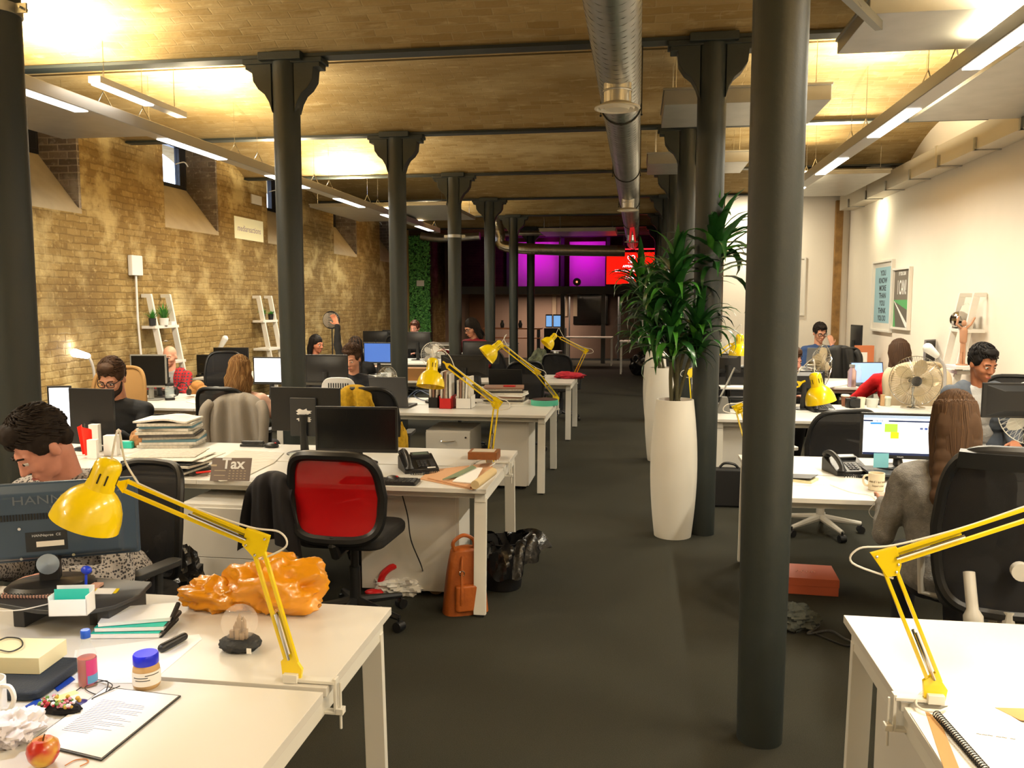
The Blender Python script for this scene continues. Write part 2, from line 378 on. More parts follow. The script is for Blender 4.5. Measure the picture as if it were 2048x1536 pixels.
for y in (-.5, 5.35, 11.25, 17.2):
    d = MB(); d.lathe([(.085, -.12), (.085, -.24)], (0, y, 0), 24); d.lathe([(.09, -.17), (.092, -.165), (.09, -.16)], (0, y, 0), 24); f = d.build('diffuser_neck', mat('bright_zinc', '#c2c0b8', .3, .9), t)
    d = MB(); d.lathe([(.085, -.235), (.14, -.262), (.142, -.268), (.128, -.272), (.115, -.262), (.108, -.262), (.1, -.274), (.086, -.262), (.078, -.262), (.07, -.276), (.03, -.278), (0, -.278)], (0, y, 0), 32)
    d.build('diffuser_cone', mat('cream_enamel', '#d8d0be', .4), f)
# ================================================================ furniture builders
DZ = 0.73
def bench(x0, x1, yf, label, mods, D=1.22):
    t = thing('bench_desk', label, 'desk', ((x0+x1)/2, yf, 0), 0, 'white double-sided bench desks'); L = (x1-x0)/2; gap = .022; d = (D-gap)/2
    wdt = 2*L/mods
    for i in range(mods):
        a = -L+i*wdt
        for y in (0, d+gap):
            m = MB(); m.box(a+.001, a+wdt-.001, y, y+d, DZ-.025, DZ); m.build('worktop', WHITE, t, bevel=.0015)
    m = MB()
    for y in (.1, D-.13): m.box(-L+.08, L-.08, y, y+.03, DZ-.075, DZ-.035)
    m.box(-L+.1, L-.1, d-.05, d+gap+.05, DZ-.13, DZ-.12); m.build('rail', WMET, t)
    for sx in ((-1, 1) if mods < 3 else (-1, 0, 1)):
        x = sx*(L-.045)
        m = MB(); m.box(x-.03, x+.03, .05, D-.05, DZ-.085, DZ-.032); m.build('top_bar', WMET, t, bevel=.002)
        for ya, yb in ((.075, .035), (D-.075, D-.035)):
            m = MB(); m.bar((x, ya, DZ-.06), (x, yb, .012), .068, .03, (0, 1, 0)); m.build('leg', WMET, t, bevel=.002)
            m = MB(); m.box(x-.02, x+.02, yb-.012, yb+.012, 0, .014); m.build('foot', BLK, t)
    return t
RW = ['first', 'second', 'third', 'fourth', 'fifth', 'sixth', 'seventh']
LF = [1.42+3.01*k for k in range(7)]; RF = [1.55, 4.47, 7.43, 10.42, 12.75]
for k, y in enumerate(LF): bench(-5.88 if k else -3.6, -.80 if k < 4 else -2.9, y, 'white angled-leg bench desk, %s from the camera on the brick wall side' % RW[k], 3 if k else 2)
for k, y in enumerate(RF): bench(.68, 3.5, y, 'white angled-leg bench desk, %s from the camera on the painted wall side' % RW[k], 2, D=1.24 if k < 4 else 1.2)

def pedestal(x, y, rz, label, dr=3, depth=.56, w=.42, h=.56):
    t = thing('drawer_pedestal', label, 'drawer unit', (x, y, 0), rz, 'white drawer pedestals')
    m = MB(); m.box(-w/2, w/2, 0.02, depth, .03, h); m.build('body', WHITE, t, bevel=.002)
    m = MB(); [MB().cyl((sx*(w/2-.05), yy, .0), (sx*(w/2-.05), yy, .03), .02, n=10).build('caster', BLK, t) for sx in (-1, 1) for yy in (.08, depth-.08)]
    hh = (h-.05)/dr
    for i in range(dr):
        z = .035+i*hh; m = MB(); m.box(-w/2+.002, w/2-.002, 0, .02, z+.002, z+hh-.002); d = m.build('drawer', WHITE, t, bevel=.001)
        if dr == 3:
            m = MB(); m.tube(curve3([(-.07, 0, z+hh*.55), (-.06, -.018, z+hh*.53), (0, -.025, z+hh*.5), (.06, -.018, z+hh*.53), (.07, 0, z+hh*.55)], 4), .004, 6); m.build('handle', CHROME, d)
    m = MB(); m.cyl((w/2-.04, -.006, h-.06), (w/2-.04, 0, h-.06), .009, n=12); m.build('lock', CHROME, t)
    return t
MESHM = mat('black_chair_mesh', '#17171a', .8, alpha=.86)
def chair(x, y, rz, label, mesh=None, plast=None, frame=BLK, back=(.23, .27), bz=.84, arms=True, high=False, cat='office chair', tilt=.12, seatz=.47, fr_w=.017):
    plast = plast or DGREY; mesh = mesh or MESHM
    t = thing('office_chair', label, 'chair', (x, y, 0), rz, 'office chairs')
    m = MB(); m.slab(-.24, .24, -.23, .25, seatz, seatz+.07, .09); m.build('seat', mat('black_seat_fabric', '#141416', .9, bump=.2, bscale=300), t, bevel=.025, seg=3)
    w, h = back
    def bp(u, v):
        a = abs(u)**2.4; vv = v
        X = u*w*(1-.10*max(0, v)-.06*max(0, -v)); Z = bz+vv*h; return (X, .27+tilt*(Z-seatz-.1)*1.0-.045*u*u-.04*(1-v*v)+.02, Z)
    rim = []
    for k in range(40):
        a = 2*pi*k/40; c, s_ = cos(a), sin(a); e = .45
        rim.append(bp(math.copysign(abs(c)**e, c), math.copysign(abs(s_)**e, s_)))
    m = MB(); m.tube(rim, fr_w if not high else .024, 8, closed=True)
    if high: m.grid(lambda u, v: bp((u*2-1)*.86, .80+.2*v), 10, 3, .03)
    m.build('back_frame', frame, t)
    def q(u, v):
        a, b = u*2-1, v*2-1; k = max(abs(a), abs(b)); r = (a*a+b*b)**.5 or 1; f = 1-.09*min(abs(a), abs(b))**3
        p = bp(a*f, b*f); return p
    m = MB(); m.grid(q, 12, 12, .004); m.build('backrest', mesh, t)
    m = MB(); m.tube([(0, .10, seatz-.01), (0, .25, seatz-.02), (0, .29, bz-back[1]-.02), (0, .285, bz-back[1]+.02)], [.03, .03, .025, .02], 8); m.build('back_support', plast, t)
    m = MB(); m.cyl((0, 0, .30), (0, 0, seatz), .022); m.cyl((0, 0, .11), (0, 0, .31), .03); m.box(-.09, .09, -.09, .11, seatz-.035, seatz); m.build('gas_stem', plast, t)
    m = MB(); cs = MB()
    for k in range(5):
        a = 2*pi*k/5+.3; d = Vector((cos(a), sin(a), 0)); m.tube([d*.02+Vector((0, 0, .115)), d*.30+Vector((0, 0, .075))], [.028, .016], 8)
        c = d*.30; n = Vector((-d.y, d.x, 0)); cs = MB(); cs.cyl(c-n*.024+Vector((0, 0, .029)), c+n*.024+Vector((0, 0, .029)), .028, n=12); cs.cyl(c+Vector((0, 0, .03)), c+Vector((0, 0, .08)), .009, n=6); cs.build('caster', BLK, t)
    m.build('star_base', plast, t)
    if arms:
        for s in (-1, 1):
            m = MB(); m.tube([(s*.2, .02, seatz-.01), (s*.29, .02, seatz), (s*.3, .02, seatz+.19)], .017, 8); m.slab(s*.3-.035, s*.3+.035, -.13, .13, seatz+.19, seatz+.215, .03); m.build('armrest', plast, t, bevel=.006)
    return t
SCREENS = {}
def monitor(x, y, rz, label, w=.5, h=.3, on=None, tilt=0.0, lift=.10, col=BLK, z=DZ, base='oval', back='plain', hump=True):
    """faces local -Y"""
    t = thing('computer_monitor', label, 'monitor', (x, y, z), rz, 'computer monitors')
    T = TR((0, 0, lift+h/2), rx=tilt)
    m = MB(T=T); m.box(-w/2, w/2, 0, .022, -h/2, h/2)
    if hump:
        m.add([(sx*w*.46, .022, sz*h*.44) for sz in (-1, 1) for sx in (-1, 1)]+[(sx*w*.3, .05, sz*h*.28) for sz in (-1, 1) for sx in (-1, 1)], [(0,1,5,4),(1,3,7,5),(3,2,6,7),(2,0,4,6),(4,5,7,6)])
    m.build('housing', col, t, bevel=.003)
    m = MB(T=T); m.box(-w/2+.014, w/2-.014, -.0012, .001, -h/2+.022, h/2-.014); sc = m.build('screen', on or SCRN, t)
    m = MB(); m.tube([(0, .04, .012), (0, .055, lift), (0, .05, lift+h*.4)], [.03, .024, .03], 10); m.build('stand_neck', col, t)
    m = MB()
    if base == 'oval': m.lathe([(0, 0), (.5, 0), (.5, .006), (.42, .014), (0, .018)], (0, 0, 0), 28)
    if base == 'oval': m.v = [Vector((p.x*.25, .04+p.y*.19, p.z)) for p in m.v]
    else: m.slab(-.12, .12, -.05, .13, 0, .012, .03)
    m.build('stand_base', col, t)
    return t
def laptop(x, y, rz, label, col=DGREY, on=None, w=.34, d=.23, open_=105, z=DZ):
    t = thing('laptop', label, 'laptop', (x, y, z), rz, 'laptops')
    m = MB(); m.slab(-w/2, w/2, -d/2, d/2, 0, .018, .012); m.build('base', col, t, bevel=.002)
    m = MB(); m.box(-w/2+.02, w/2-.02, -d/2+.09, d/2-.02, .018, .0195); m.build('keyboard', BLKM, t)
    a = rad(open_-90); T = TR((0, d/2-.005, .016), rx=-a)
    m = MB(T=T); m.box(-w/2, w/2, 0, .009, 0, d); l = m.build('lid', col, t, bevel=.003)
    m = MB(T=T); m.box(-w/2+.012, w/2-.012, -.001, 0, .014, d-.012); m.build('screen', on or SCRN, l)
    return t
def phone(x, y, rz, label, z=DZ):
    t = thing('desk_phone', label, 'telephone', (x, y, z), rz, 'black desk phones')
    m = MB(); m.prism([(-.1, 0), (.1, 0), (.1, .075), (.085, .085), (-.1, .025)], -.10, .11, 'x'); m.build('body', BLK, t, bevel=.004)
    T = TR((0, 0, .03), rx=rad(17)); m = MB(T=T)
    for i in range(4):
        for j in range(3): m.box(-.01+j*.022, .006+j*.022, -.07+i*.02, -.056+i*.02, .018, .030)
    for i in range(5): m.box(.068, .095, -.07+i*.018, -.058+i*.018, .018, .028)
    m.build('keypad', mat('dark_key', '#33353a', .5), t)
    m = MB(T=T); m.box(-.03, .085, .045, .09, .015, .045); d = m.build('display_housing', DGREY, t, bevel=.003)
    m = MB(T=T); m.box(-.02, .075, .052, .08, .0445, .0462); m.build('display', mat('lcd_grey_green', '#59675f', .3), d)
    m = MB(T=T); m.box(.04, .09, -.092, -.082, .017, .027); m.build('label_strip', PAPER, t)
    T2 = TR((-.072, 0, .05), rx=rad(17)); m = MB(T=T2)
    pts = curve3([(0, -.105, .012), (0, -.09, .035), (0, -.03, .052), (0, .04, .052), (0, .09, .035), (0, .105, .012)], 5)
    m.tube(pts, [.026, .027, .024, .019, .017]+[.016]*16+[.017, .019, .024, .027, .026], 10); m.build('handset', BLK, t)
    m = MB(); cp = []
    for i in range(220):
        a = i*.62; s_ = i/220; cx = -.08+.19*s_+.02*sin(s_*6); cy = -.13-.03*sin(s_*pi); cp.append((cx, cy+.008*cos(a), .01+.008*sin(a)))
    m.tube(cp, .0022, 5); m.build('coiled_cord', BLK, t)
    return t
def keyboard(x, y, rz, label, z=DZ):
    t = thing('keyboard', label, 'keyboard', (x, y, z), rz, 'keyboards')
    m = MB(); m.slab(-.22, .22, -.07, .07, 0, .014, .01); m.build('case', BLK, t, bevel=.002)
    m = MB(); [m.box(-.21+i*.0233, -.19+i*.0233, -.06+j*.0235, -.042+j*.0235, .013, .021) for i in range(18) for j in range(5)]; m.build('keys', DGREY, t)
    return t
def mouse(x, y, rz, label, z=DZ):
    t = thing('computer_mouse', label, 'mouse', (x, y, z), rz)
    m = MB(); m.ell((0, 0, .012), (.032, .055, .024), 14); m.v = [Vector((p.x, p.y, max(0, p.z))) for p in m.v]; m.build('shell', BLK, t)
    m = MB(); m.cyl((-.004, -.028, .03), (.004, -.028, .03), .008, n=10); m.build('wheel', RED, t)
    return t
def lamp(B, E, H, D, label, s=1, lit=None, side=(0, 1, 0), cap_at=None, basecol=None, power=5, clamp=True, clx=0):
    """anglepoise: base point, elbow, head joint, shade direction (cap to rim)"""
    B, E, H, D = Vector(B), Vector(E), Vector(H), Vector(D).normalized()
    t = thing('desk_lamp', label, 'lamp', B, 0, 'yellow angle-arm desk lamps'); E = E-B; H = H-B; O = Vector((0, 0, 0))
    w = Vector(side).normalized()
    base = MB()
    up = (E).normalized(); n1 = up.cross(w).normalized()
    base.prism([(-.025*s, 0), (.025*s, 0), (.03*s, .03*s), (.0, .075*s), (-.03*s, .05*s)], -.006*s, .006*s, 'y'); base.build('base_bracket', basecol or YEL, t, bevel=.001)
    if clamp:
        c = MB(); c.box(-.02, .02, -.02, .02, -.004, .02); k_ = 1 if clx >= 0 else -1; x_ = clx+k_*.015; c.box(min(0, x_), max(0, x_), -.014, .014, -.003, .006); c.box(x_-.004, x_+.004, -.012, .012, -.085, .012); c.box(min(x_, x_-k_*.036), max(x_, x_-k_*.036), -.012, .012, -.087, -.079); c.cyl((x_+k_*.012, 0, -.13), (x_+k_*.012, 0, .0), .004, n=8); c.box(min(x_, x_+k_*.022), max(x_, x_+k_*.022), -.012, .012, -.087, -.07); c.build('clamp', WMET, t, bevel=.002)
    b0 = Vector((0, 0, .045*s))
    d1 = (E-b0).normalized(); p1 = d1.cross(w).normalized()
    d2 = (H-E).normalized(); p2 = d2.cross(w).normalized()
    if p1.dot(d2) < 0: p1 = -p1
    for k, (a, b, p, nm) in enumerate(((b0, E, p1, 'lower_arm'), (E, H, p2 if p2.z > 0 else -p2, 'upper_arm'))):
        m = MB(); g = .014*s
        m.bar(a+p*g, b+p*g, .009*s, .011*s, w); m.bar(a-p*g, b-p*g, .009*s, .011*s, w); m.build(nm, YEL, t, bevel=.001)
        m = MB(); L = b-a; f0, f1 = (.04, .42) if k == 0 else (.06, .5)
        for o in (-1, 1): m.tube([a+L*f0+w*(.012*s*o), a+L*f1+w*(.012*s*o)], .004*s, 6)
        m.build('spring', CHROME, t)
    m = MB(); q = p2 if p2.z > 0 else -p2
    vs = [E+q*.03*s-d2*.03*s, E+q*.026*s+d2*.035*s, E-q*.022*s+d2*.03*s, E-d1*.045*s+p1*.014*s, E-d1*.04*s-p1*.014*s]
    c = sum(vs, Vector())/5
    m.add([v+w*(.007*s*o) for o in (-1, 1) for v in vs], [(0,1,2,3,4), (9,8,7,6,5)]+[(i, (i+1) % 5, (i+1) % 5+5, i+5) for i in range(5)])
    m.build('elbow_bracket', YEL, t, bevel=.001)
    m = MB(); m.ell(E+q*.02*s-d2*.02*s+w*.009*s, .005*s, 8)
    for pt in (vs[0], vs[2], vs[3]): m.ell(pt+(c-pt)*.3-w*.008*s, .004*s, 6)
    m.build('bolts', CHROME, t)
    # head
    m = MB(); m.add([H+q*.02*s+w*.006*s*o for o in (-1, 1)]+[H-q*.02*s+w*.006*s*o for o in (-1, 1)]+[H+d2*.03*s+w*.006*s*o for o in (-1, 1)], [(0,2,4), (1,5,3), (0,1,3,2), (2,3,5,4), (4,5,1,0)])
    neck = H+d2*.045*s; m.cyl(H+d2*.02*s, neck, .006*s, n=8); m.build('head_bracket', YEL, t)
    z = D; x = z.orthogonal().normalized(); M = Matrix((x, z.cross(x), z)).transposed().to_4x4()
    cc = (Vector(cap_at)-B) if cap_at is not None else neck + d2*.03*s - D*.055*s
    sh = MB(); pr = [(0, 0), (.018, .001), (.029, .008), (.034, .02), (.035, .07), (.037, .082), (.05, .092), (.064, .106), (.077, .13), (.084, .155), (.087, .18)]
    pr = [(a*s, b*s) for a, b in pr]; sh.lathe(pr+[(a-.0015*s, b) for a, b in pr[::-1][:-2]], cc, 32, M.to_3x3(), caps=False)
    shd = sh.build('lamp_shade', YEL, t)
    sl = MB()
    for k in range(12):
        a = 2*pi*k/12; r = .0352*s
        if k % 3 == 2: continue
        u = (x*cos(a)+z.cross(x)*sin(a)); sl.bar(cc+u*r+D*.035*s, cc+u*r+D*.062*s, .004*s, .0012*s, u)
    sl.build('vent_slots', mat('dark_slot', '#2a2406', .6), shd)
    bl = MB(); bl.ell(cc+D*.125*s, (.026*s,)*3, 12); bl.build('bulb', mat('lit_bulb_'+lit[0], lit[1], .4, emit=lit[2]) if lit else mat('frosted_bulb', '#e6e2d8', .3), shd)
    m = MB(); sd = (H-E).normalized()
    m.tube(curve3([cc+Vector((0, 0, 0)), cc-D*.05*s+Vector((0, 0, .03*s)), H+Vector((0, 0, .07*s)), H+q*.02*s-d2*.03*s], 6), .0028*s, 6)
    m.tube(curve3([H+q*.02*s-d2*.03*s, (H+E)/2+q*.018*s, E+q*.03*s+d2*.03*s, E+q*.05*s-d2*.05*s, E+q*.02*s-d2*.1*s*0.8, E-d1*.05*s-q*.0*s], 6), .0028*s, 6); m.build('cord', mat('white_cord', '#d9d5cb', .5), t)
    if lit:
        l = bpy.data.lights.new('lamp_bulb_light', 'SPOT'); l.energy = power; l.color = lin(lit[1])[:3]; l.spot_size = rad(125); l.spot_blend = .6; l.shadow_soft_size = .03
        lo = bpy.data.objects.new('lamp_bulb_light', l); COL.objects.link(lo); lo.parent = t; lo.location = cc+D*.16*s; lo.rotation_euler = D.to_track_quat('-Z', 'Y').to_euler()
    return t
def fan(x, y, z, rz, label, R=.18, hub=.3, cage=None, blade=None, stand=None, nb=5, wires=44, tilt=0):
    cage = cage or WMET; blade = blade or WMET; stand = stand or cage
    t = thing('desk_fan', label, 'fan', (x, y, z), rz, 'desk fans'); C = Vector((0, 0, hub)); T = Matrix.Translation(C) @ Matrix.Rotation(tilt, 4, 'X')
    m = MB(); m.lathe([(0, 0), (.11, 0), (.11, .012), (.03, .03), (.02, .04), (.016, hub*.5), (.018, hub-.06)], (0, .05, 0), 24); m.build('stand', stand, t)
    m = MB(T=T); m.tube([(0, .12, 0), (0, .03, 0)], [.04, .055], 16); m.build('motor_housing', stand, t)
    m = MB(T=T)
    for k in range(wires):
        a = 2*pi*k/wires; c, s_ = cos(a), sin(a)
        m.tube([(c*R*.18, -.055, s_*R*.18), (c*R*.7, -.05, s_*R*.7), (c*R, -.01, s_*R)], .0011, 4, caps=False)
        m.tube([(c*R*.25, .05, s_*R*.25), (c*R*.7, .045, s_*R*.7), (c*R, -.01, s_*R)], .0011, 4, caps=False)
    for rr, yy in ((R, -.01), (R*.6, -.052)): m.tube([(rr*cos(2*pi*j/36), yy, rr*sin(2*pi*j/36)) for j in range(36)], .003 if rr == R else .0014, 6, closed=True)
    m.tube([(0, -.058, 0), (0, -.05, 0)], R*.2, 20); m.build('cage', cage, t)
    m = MB(T=T)
    for k in range(nb):
        a0 = 2*pi*k/nb
        def bf(u, v, a0=a0):
            r = R*(.16+.72*u); wd = .62*(sin(pi*min(1, .18+u*.75))); a = a0+(v-.5)*wd*1.5; return (r*cos(a), .0+.035*(v-.5), r*sin(a))
        m.grid(bf, 6, 4, .002)
    m.tube([(0, -.03, 0), (0, .03, 0)], R*.19, 18); m.build('blades', blade, t)
    return t
# ================================================================ desk lamps, monitors, chairs in place
COOL = ('cool', '#dfe8ff', 14); WRM = ('warm', '#fff0d2', 14)
lamp(P(585, 1358, z=.735), P(512, 1083, Y=2.05), P(252, 972, Y=2.03), P(170, 1048, Y=1.93)-P(222, 925, Y=1.95), 'large yellow desk lamp lit over the papers and apple on the closest desk', lit=COOL, cap_at=P(223, 918, Y=1.95), power=7, clx=P(585, 1358, z=.735).x*-1-.80)
lamp(P(1868, 1400, z=.74), P(1772, 1120, Y=2.2), P(2085, 1018, Y=2.2), (.25, -.1, -1), 'yellow desk lamp clamped by the ring-bound pad, its shade out of the picture', lit=WRM, power=8, clx=.68-P(1868, 1400, z=.74).x)
lamp(P(980, 925, z=.735), P(993, 806, Y=5.05), P(897, 732, Y=5.05), P(861, 772, Y=5.0)-P(866, 716, Y=5.05), 'yellow desk lamp clamped beside the brown leather boxes', cap_at=P(866, 716, Y=5.02), clx=-.80-P(980, 925, z=.735).x)
lamp(P(1112, 803, z=.735), P(1073, 745, Y=8.06), P(1008, 694, Y=8.06), P(976, 709, Y=8.0)-P(1005, 684, Y=8.05), 'yellow desk lamp clamped beside the round turquoise tin', cap_at=P(1004, 684, Y=8.03), s=1.15)
lamp(P(1150, 755, z=.735), P(1172, 702, Y=11.05), P(1122, 676, Y=11.05), P(1098, 684, Y=11.0)-P(1112, 668, Y=11.05), 'yellow desk lamp standing in the red cloth bag', cap_at=P(1112, 668, Y=11.03), s=1.1)
lamp(P(1500, 925, z=.735), P(1476, 818, Y=5.1), P(1596, 768, Y=5.1), P(1643, 805, Y=5.05)-P(1630, 745, Y=5.05), 'yellow desk lamp with its shade hanging beside the closest column by the planters', cap_at=P(1629, 745, Y=5.05))
lamp(P(1386, 822, z=.735), P(1381, 745, Y=8.05), P(1462, 690, Y=8.05), P(1478, 712, Y=8.0)-P(1480, 668, Y=8.0), 'yellow desk lamp whose arm shows behind the second column by the planters', cap_at=P(1480, 668, Y=8.0), s=1.1)
ON_WHITE = mat('lit_white_screen', '#e9f0ff', .3, emit=1.2)
ON_BLUE = mat('lit_blue_screen', '#3a5fae', .3, emit=.55)
ON_LBLUE = mat('lit_light_blue_screen', '#86a6f0', .3, emit=.9)
def mon_px(px, pyb, yw, rz, label, wpx, hpx, **k):
    """monitor whose panel centre stands at pixel column px, bottom edge at row pyb, at depth yw"""
    p = P(px, pyb, Y=yw); dep = (p-CP).dot(FW); w = wpx*dep/FPX; h = hpx*dep/FPX
    z = k.pop('z', DZ); return monitor(p.x, p.y, rz, label, w=w, h=h, lift=max(.03, p.z-z), z=z, **k)
# closest bench: big monitor seen from behind
SLATE_SHEEN = mat('slate_plastic_lamp_sheen', '#33455a', .4)  # slate base colour lifted to carry the lamp's bluish reflection
hm = thing('computer_monitor', 'large slate-black monitor seen from behind on the closest desk', 'monitor', (P(96, 1060, Y=2.42).x, 2.42, DZ+.091), rad(27), 'computer monitors')
T = TR((0, 0, .215), rz=pi, rx=rad(-4)) ; m = MB(T=T)
m.box(-.27, .25, -.04, -.015, -.135, .13); m.build('housing', SLATE_SHEEN, hm, bevel=.01, seg=3)
m = MB(T=T); m.slab(-.215, .235, .0, .04, -.155, .145, .0001)
m.v = [Vector((p.x, p.y, p.z)) for p in m.v]; m = MB(T=T); m.add([(sx*.25-.01, -.015, sz*.125) for sz in (-1, 1) for sx in (-1, 1)]+[(sx*.21-.01, .03, sz*.105) for sz in (-1, 1) for sx in (-1, 1)], [(0,1,5,4),(1,3,7,5),(3,2,6,7),(2,0,4,6),(4,5,7,6)])
bk = m.build('back_cover', SLATE_SHEEN, hm, bevel=.012, seg=3)
m = MB(T=T); [m.box(-.16+i*.0085, -.155+i*.0085, .028, .0325, .022, .042) for i in range(44)]; m.build('vent_slots', mat('vent_dark', '#0f1318', .6), bk)
bf = lambda x, z: T @ face((-x, .0312, z), (-1, 0, 0), (0, 0, 1))
text('logo_text', 'HANNS-G', .040, bf(.02, .085), mat('embossed_grey', '#5a6472', .4), bk, sx=1.25)
text('logo_text', 'by HANNspree', .014, bf(.06, .06), MATS['embossed_grey'], bk)
m = MB(T=T); m.box(-.06, .06, .029, .0312, -.085, -.02); lb = m.build('rating_label', mat('label_black', '#1b2129', .5), bk)
m = MB(T=T); m.box(-.05, .03, .0312, .0316, -.07, -.052); m.build('serial_sticker', PAPER, bk)
text('label_text', 'HANNspree  CE', .012, bf(0, -.032), mat('label_white', '#c9ced6', .5), bk)
m = MB(T=T)
for sx in (-1, 1):
    for sz in (0, -.1): m.cyl((sx*.075, .028, sz-.005), (sx*.075, .034, sz-.005), .005, n=8)
m.build('mount_screws', CHROME, bk)
m = MB(); m.box(-.03, .03, -.02, .03, .01, .12); m.build('stand_neck', BLK, hm, bevel=.006)
m = MB(); m.lathe([(0, 0), (.5, 0), (.5, .008), (.44, .022), (0, .03)], n=32); m.v = [Vector((p.x*.27, p.y*.2, p.z+.0)) for p in m.v]; m.build('stand_base', BLK, hm)
m = MB(T=TR((0, .0, .085), rx=pi/2)); m.lathe([(0, .02), (.032, .02), (.034, .03), (0, .035)], n=20); m.build('hinge_cap', mat('silver_cap', '#9fb0c4', .3, .6), hm)
# second row: two large black monitors on the desk next to the red chair
m1 = mon_px(713, 905, 5.02, rad(3), 'black monitor with a blank dark screen beside the desk phone and drinking glass', 168, 92)
m = MB(); m.box(-.015, .045, -.003, -.0012, -.02, .0); m2 = mon_px(614, 862, 5.35, rad(178), 'black monitor seen from behind with a torn white sticker on its back', 146, 88, hump=False)
m = MB(); m.box(-.085, .1, .022, .045, .12, .38); b2 = m.build('back_box', DGREY, m2, bevel=.006)
random.seed(3)
def torn(cx, cz, r, y):
    pts = []
    for k in range(22):
        a = 2*pi*k/22; q = r*random.uniform(.55, 1.15); pts.append((cx+q*1.5*cos(a), cz+q*.62*sin(a)))
    return pts
m = MB(); m.prism(torn(.005, .285, .04, 0), .0455, .0462, 'y'); m.prism(torn(0, .235, .036, 0), .0455, .0462, 'y'); m.build('torn_sticker', PAPER, b2)
mon_px(190, 890, 5.3, rad(176), 'black monitor seen from behind in front of the bearded person in glasses', 100, 112, hump=False)
mon_px(123, 880, 5.6, rad(20), 'monitor with a bright white screen beside the closest column by the brick wall', 44, 100, on=ON_WHITE)
mon_px(22, 905, 5.6, rad(60), 'slim monitor seen edge-on between the brick wall and the closest column', 60, 150)
mon_px(540, 768, 8.3, rad(3), 'monitor with a lit white document in front of the person with wavy blond hair', 68, 54, on=ON_WHITE)
mon_px(655, 765, 8.3, rad(180), 'wide black monitor back in front of the curly haired person', 88, 56)
mon_px(404, 750, 10.8, rad(8), 'small black monitor standing between the plaid shirt and a wide screen', 42, 38)
mon_px(463, 745, 10.9, rad(4), 'wide black monitor in front of the leaning white shelf', 72, 50)
mon_px(298, 775, 8.0, rad(8), 'old square monitor with a silver bezel behind the glasses wearer', 72, 66, col=mat('silver_bezel', '#85837c', .4), base='sq')
mon_px(325, 775, 8.35, rad(170), 'dark grey monitor back hiding half the face of the bald person', 34, 60)
mon_px(553, 708, 14.0, rad(3), 'black monitor part hidden by the second column along the brick wall side', 34, 26)
mon_px(755, 727, 11.3, rad(-2), 'monitor with a bright blue screen and a white dialog box', 58, 42, on=ON_BLUE)
mon_px(752, 690, 16.8, rad(182), 'black monitor back rising behind a black chair beyond the blue screen', 52, 28)
mon_px(785, 684, 17.1, rad(180), 'black monitor back part hidden by the third column along the brick wall side', 40, 24)
mon_px(837, 698, 14.3, rad(181), 'black monitor back in front of the person by the green plant wall', 50, 34)
mon_px(930, 752, 8.3, rad(181), 'black monitor back behind the magazines in the red rack', 96, 42)
mon_px(962, 728, 11.2, rad(181), 'tall black monitor back between the lady in dark red and the far lamp', 74, 46)
mon_px(1410, 745, 11.1, rad(182), 'black monitor back partly hidden by the second column beside the planters', 40, 34)
mon_px(1455, 745, 8.45, rad(182), 'black monitor back between the two thick columns near the planters', 50, 38)
mm = mon_px(1800, 918, 5.12, rad(-3), 'large black monitor showing a web page with a green and yellow map', 152, 92, on=mat('lit_web_page', '#f2f8ff', .3, emit=1.1), z=DZ+.046)
mon_px(1605, 785, 8.3, rad(181), 'black monitor back hiding the lower face behind the closest right-hand column', 82, 44)
mon_px(2062, 836, 5.55, rad(180), 'wide black monitor back in front of the man in the grey jacket', 190, 70)
mon_px(1713, 700, 13.6, rad(100), 'black monitor turned edge-on beside the small orange box', 50, 50)
mon_px(1860, 725, 10.9, rad(48), 'grey screen standing edge-on against the white wall', 44, 46, col=mat('grey_screen_case', '#77757a', .5))
laptop(*P(1745, 772, z=DZ).xy, rad(8), 'laptop with a light blue screen in front of the person in a red jumper', on=ON_LBLUE, w=.40, d=.27)
laptop(P(1640, 700, Y=13.1).x, 13.1, rad(180), 'silver grey laptop with a taped paper note on its lid', col=mat('silver_laptop', '#8d8f92', .4, .4), w=.46, d=.34)
laptop(*P(790, 812, z=DZ).xy, rad(178), 'grey laptop seen from behind beside the yellow cloth', col=mat('grey_laptop_lid', '#3e4044', .45), w=.37, d=.30)
laptop(*P(1018, 786, z=DZ).xy, rad(176), 'black laptop seen from behind beside the pile of magazines', col=BLK, w=.38, d=.28)
phone(*P(835, 940, z=DZ).xy, rad(28), 'black desk phone beside the brown envelopes on the second row')
phone(*P(1690, 945, z=DZ).xy, rad(14), 'black desk phone beside the white mug and the map screen')
phone(*P(1640, 822, z=DZ).xy, rad(10), 'black desk phone under the hanging yellow shade')
keyboard(*P(760, 965, z=DZ).xy, rad(2), 'black keyboard beside the red-wheeled mouse behind the red chair')
keyboard(*P(1830, 945, z=DZ).xy, rad(-12), 'black keyboard in front of the person with long brown hair')
mouse(*P(787, 963, z=DZ).xy, rad(60), 'black mouse with a red wheel beside the desk phone')
mouse(*P(543, 895, z=DZ).xy, rad(90), 'black mouse beside the stapler on the second row')
mouse(*P(857, 806, z=DZ).xy, rad(40), 'small black mouse beside the blue cable')
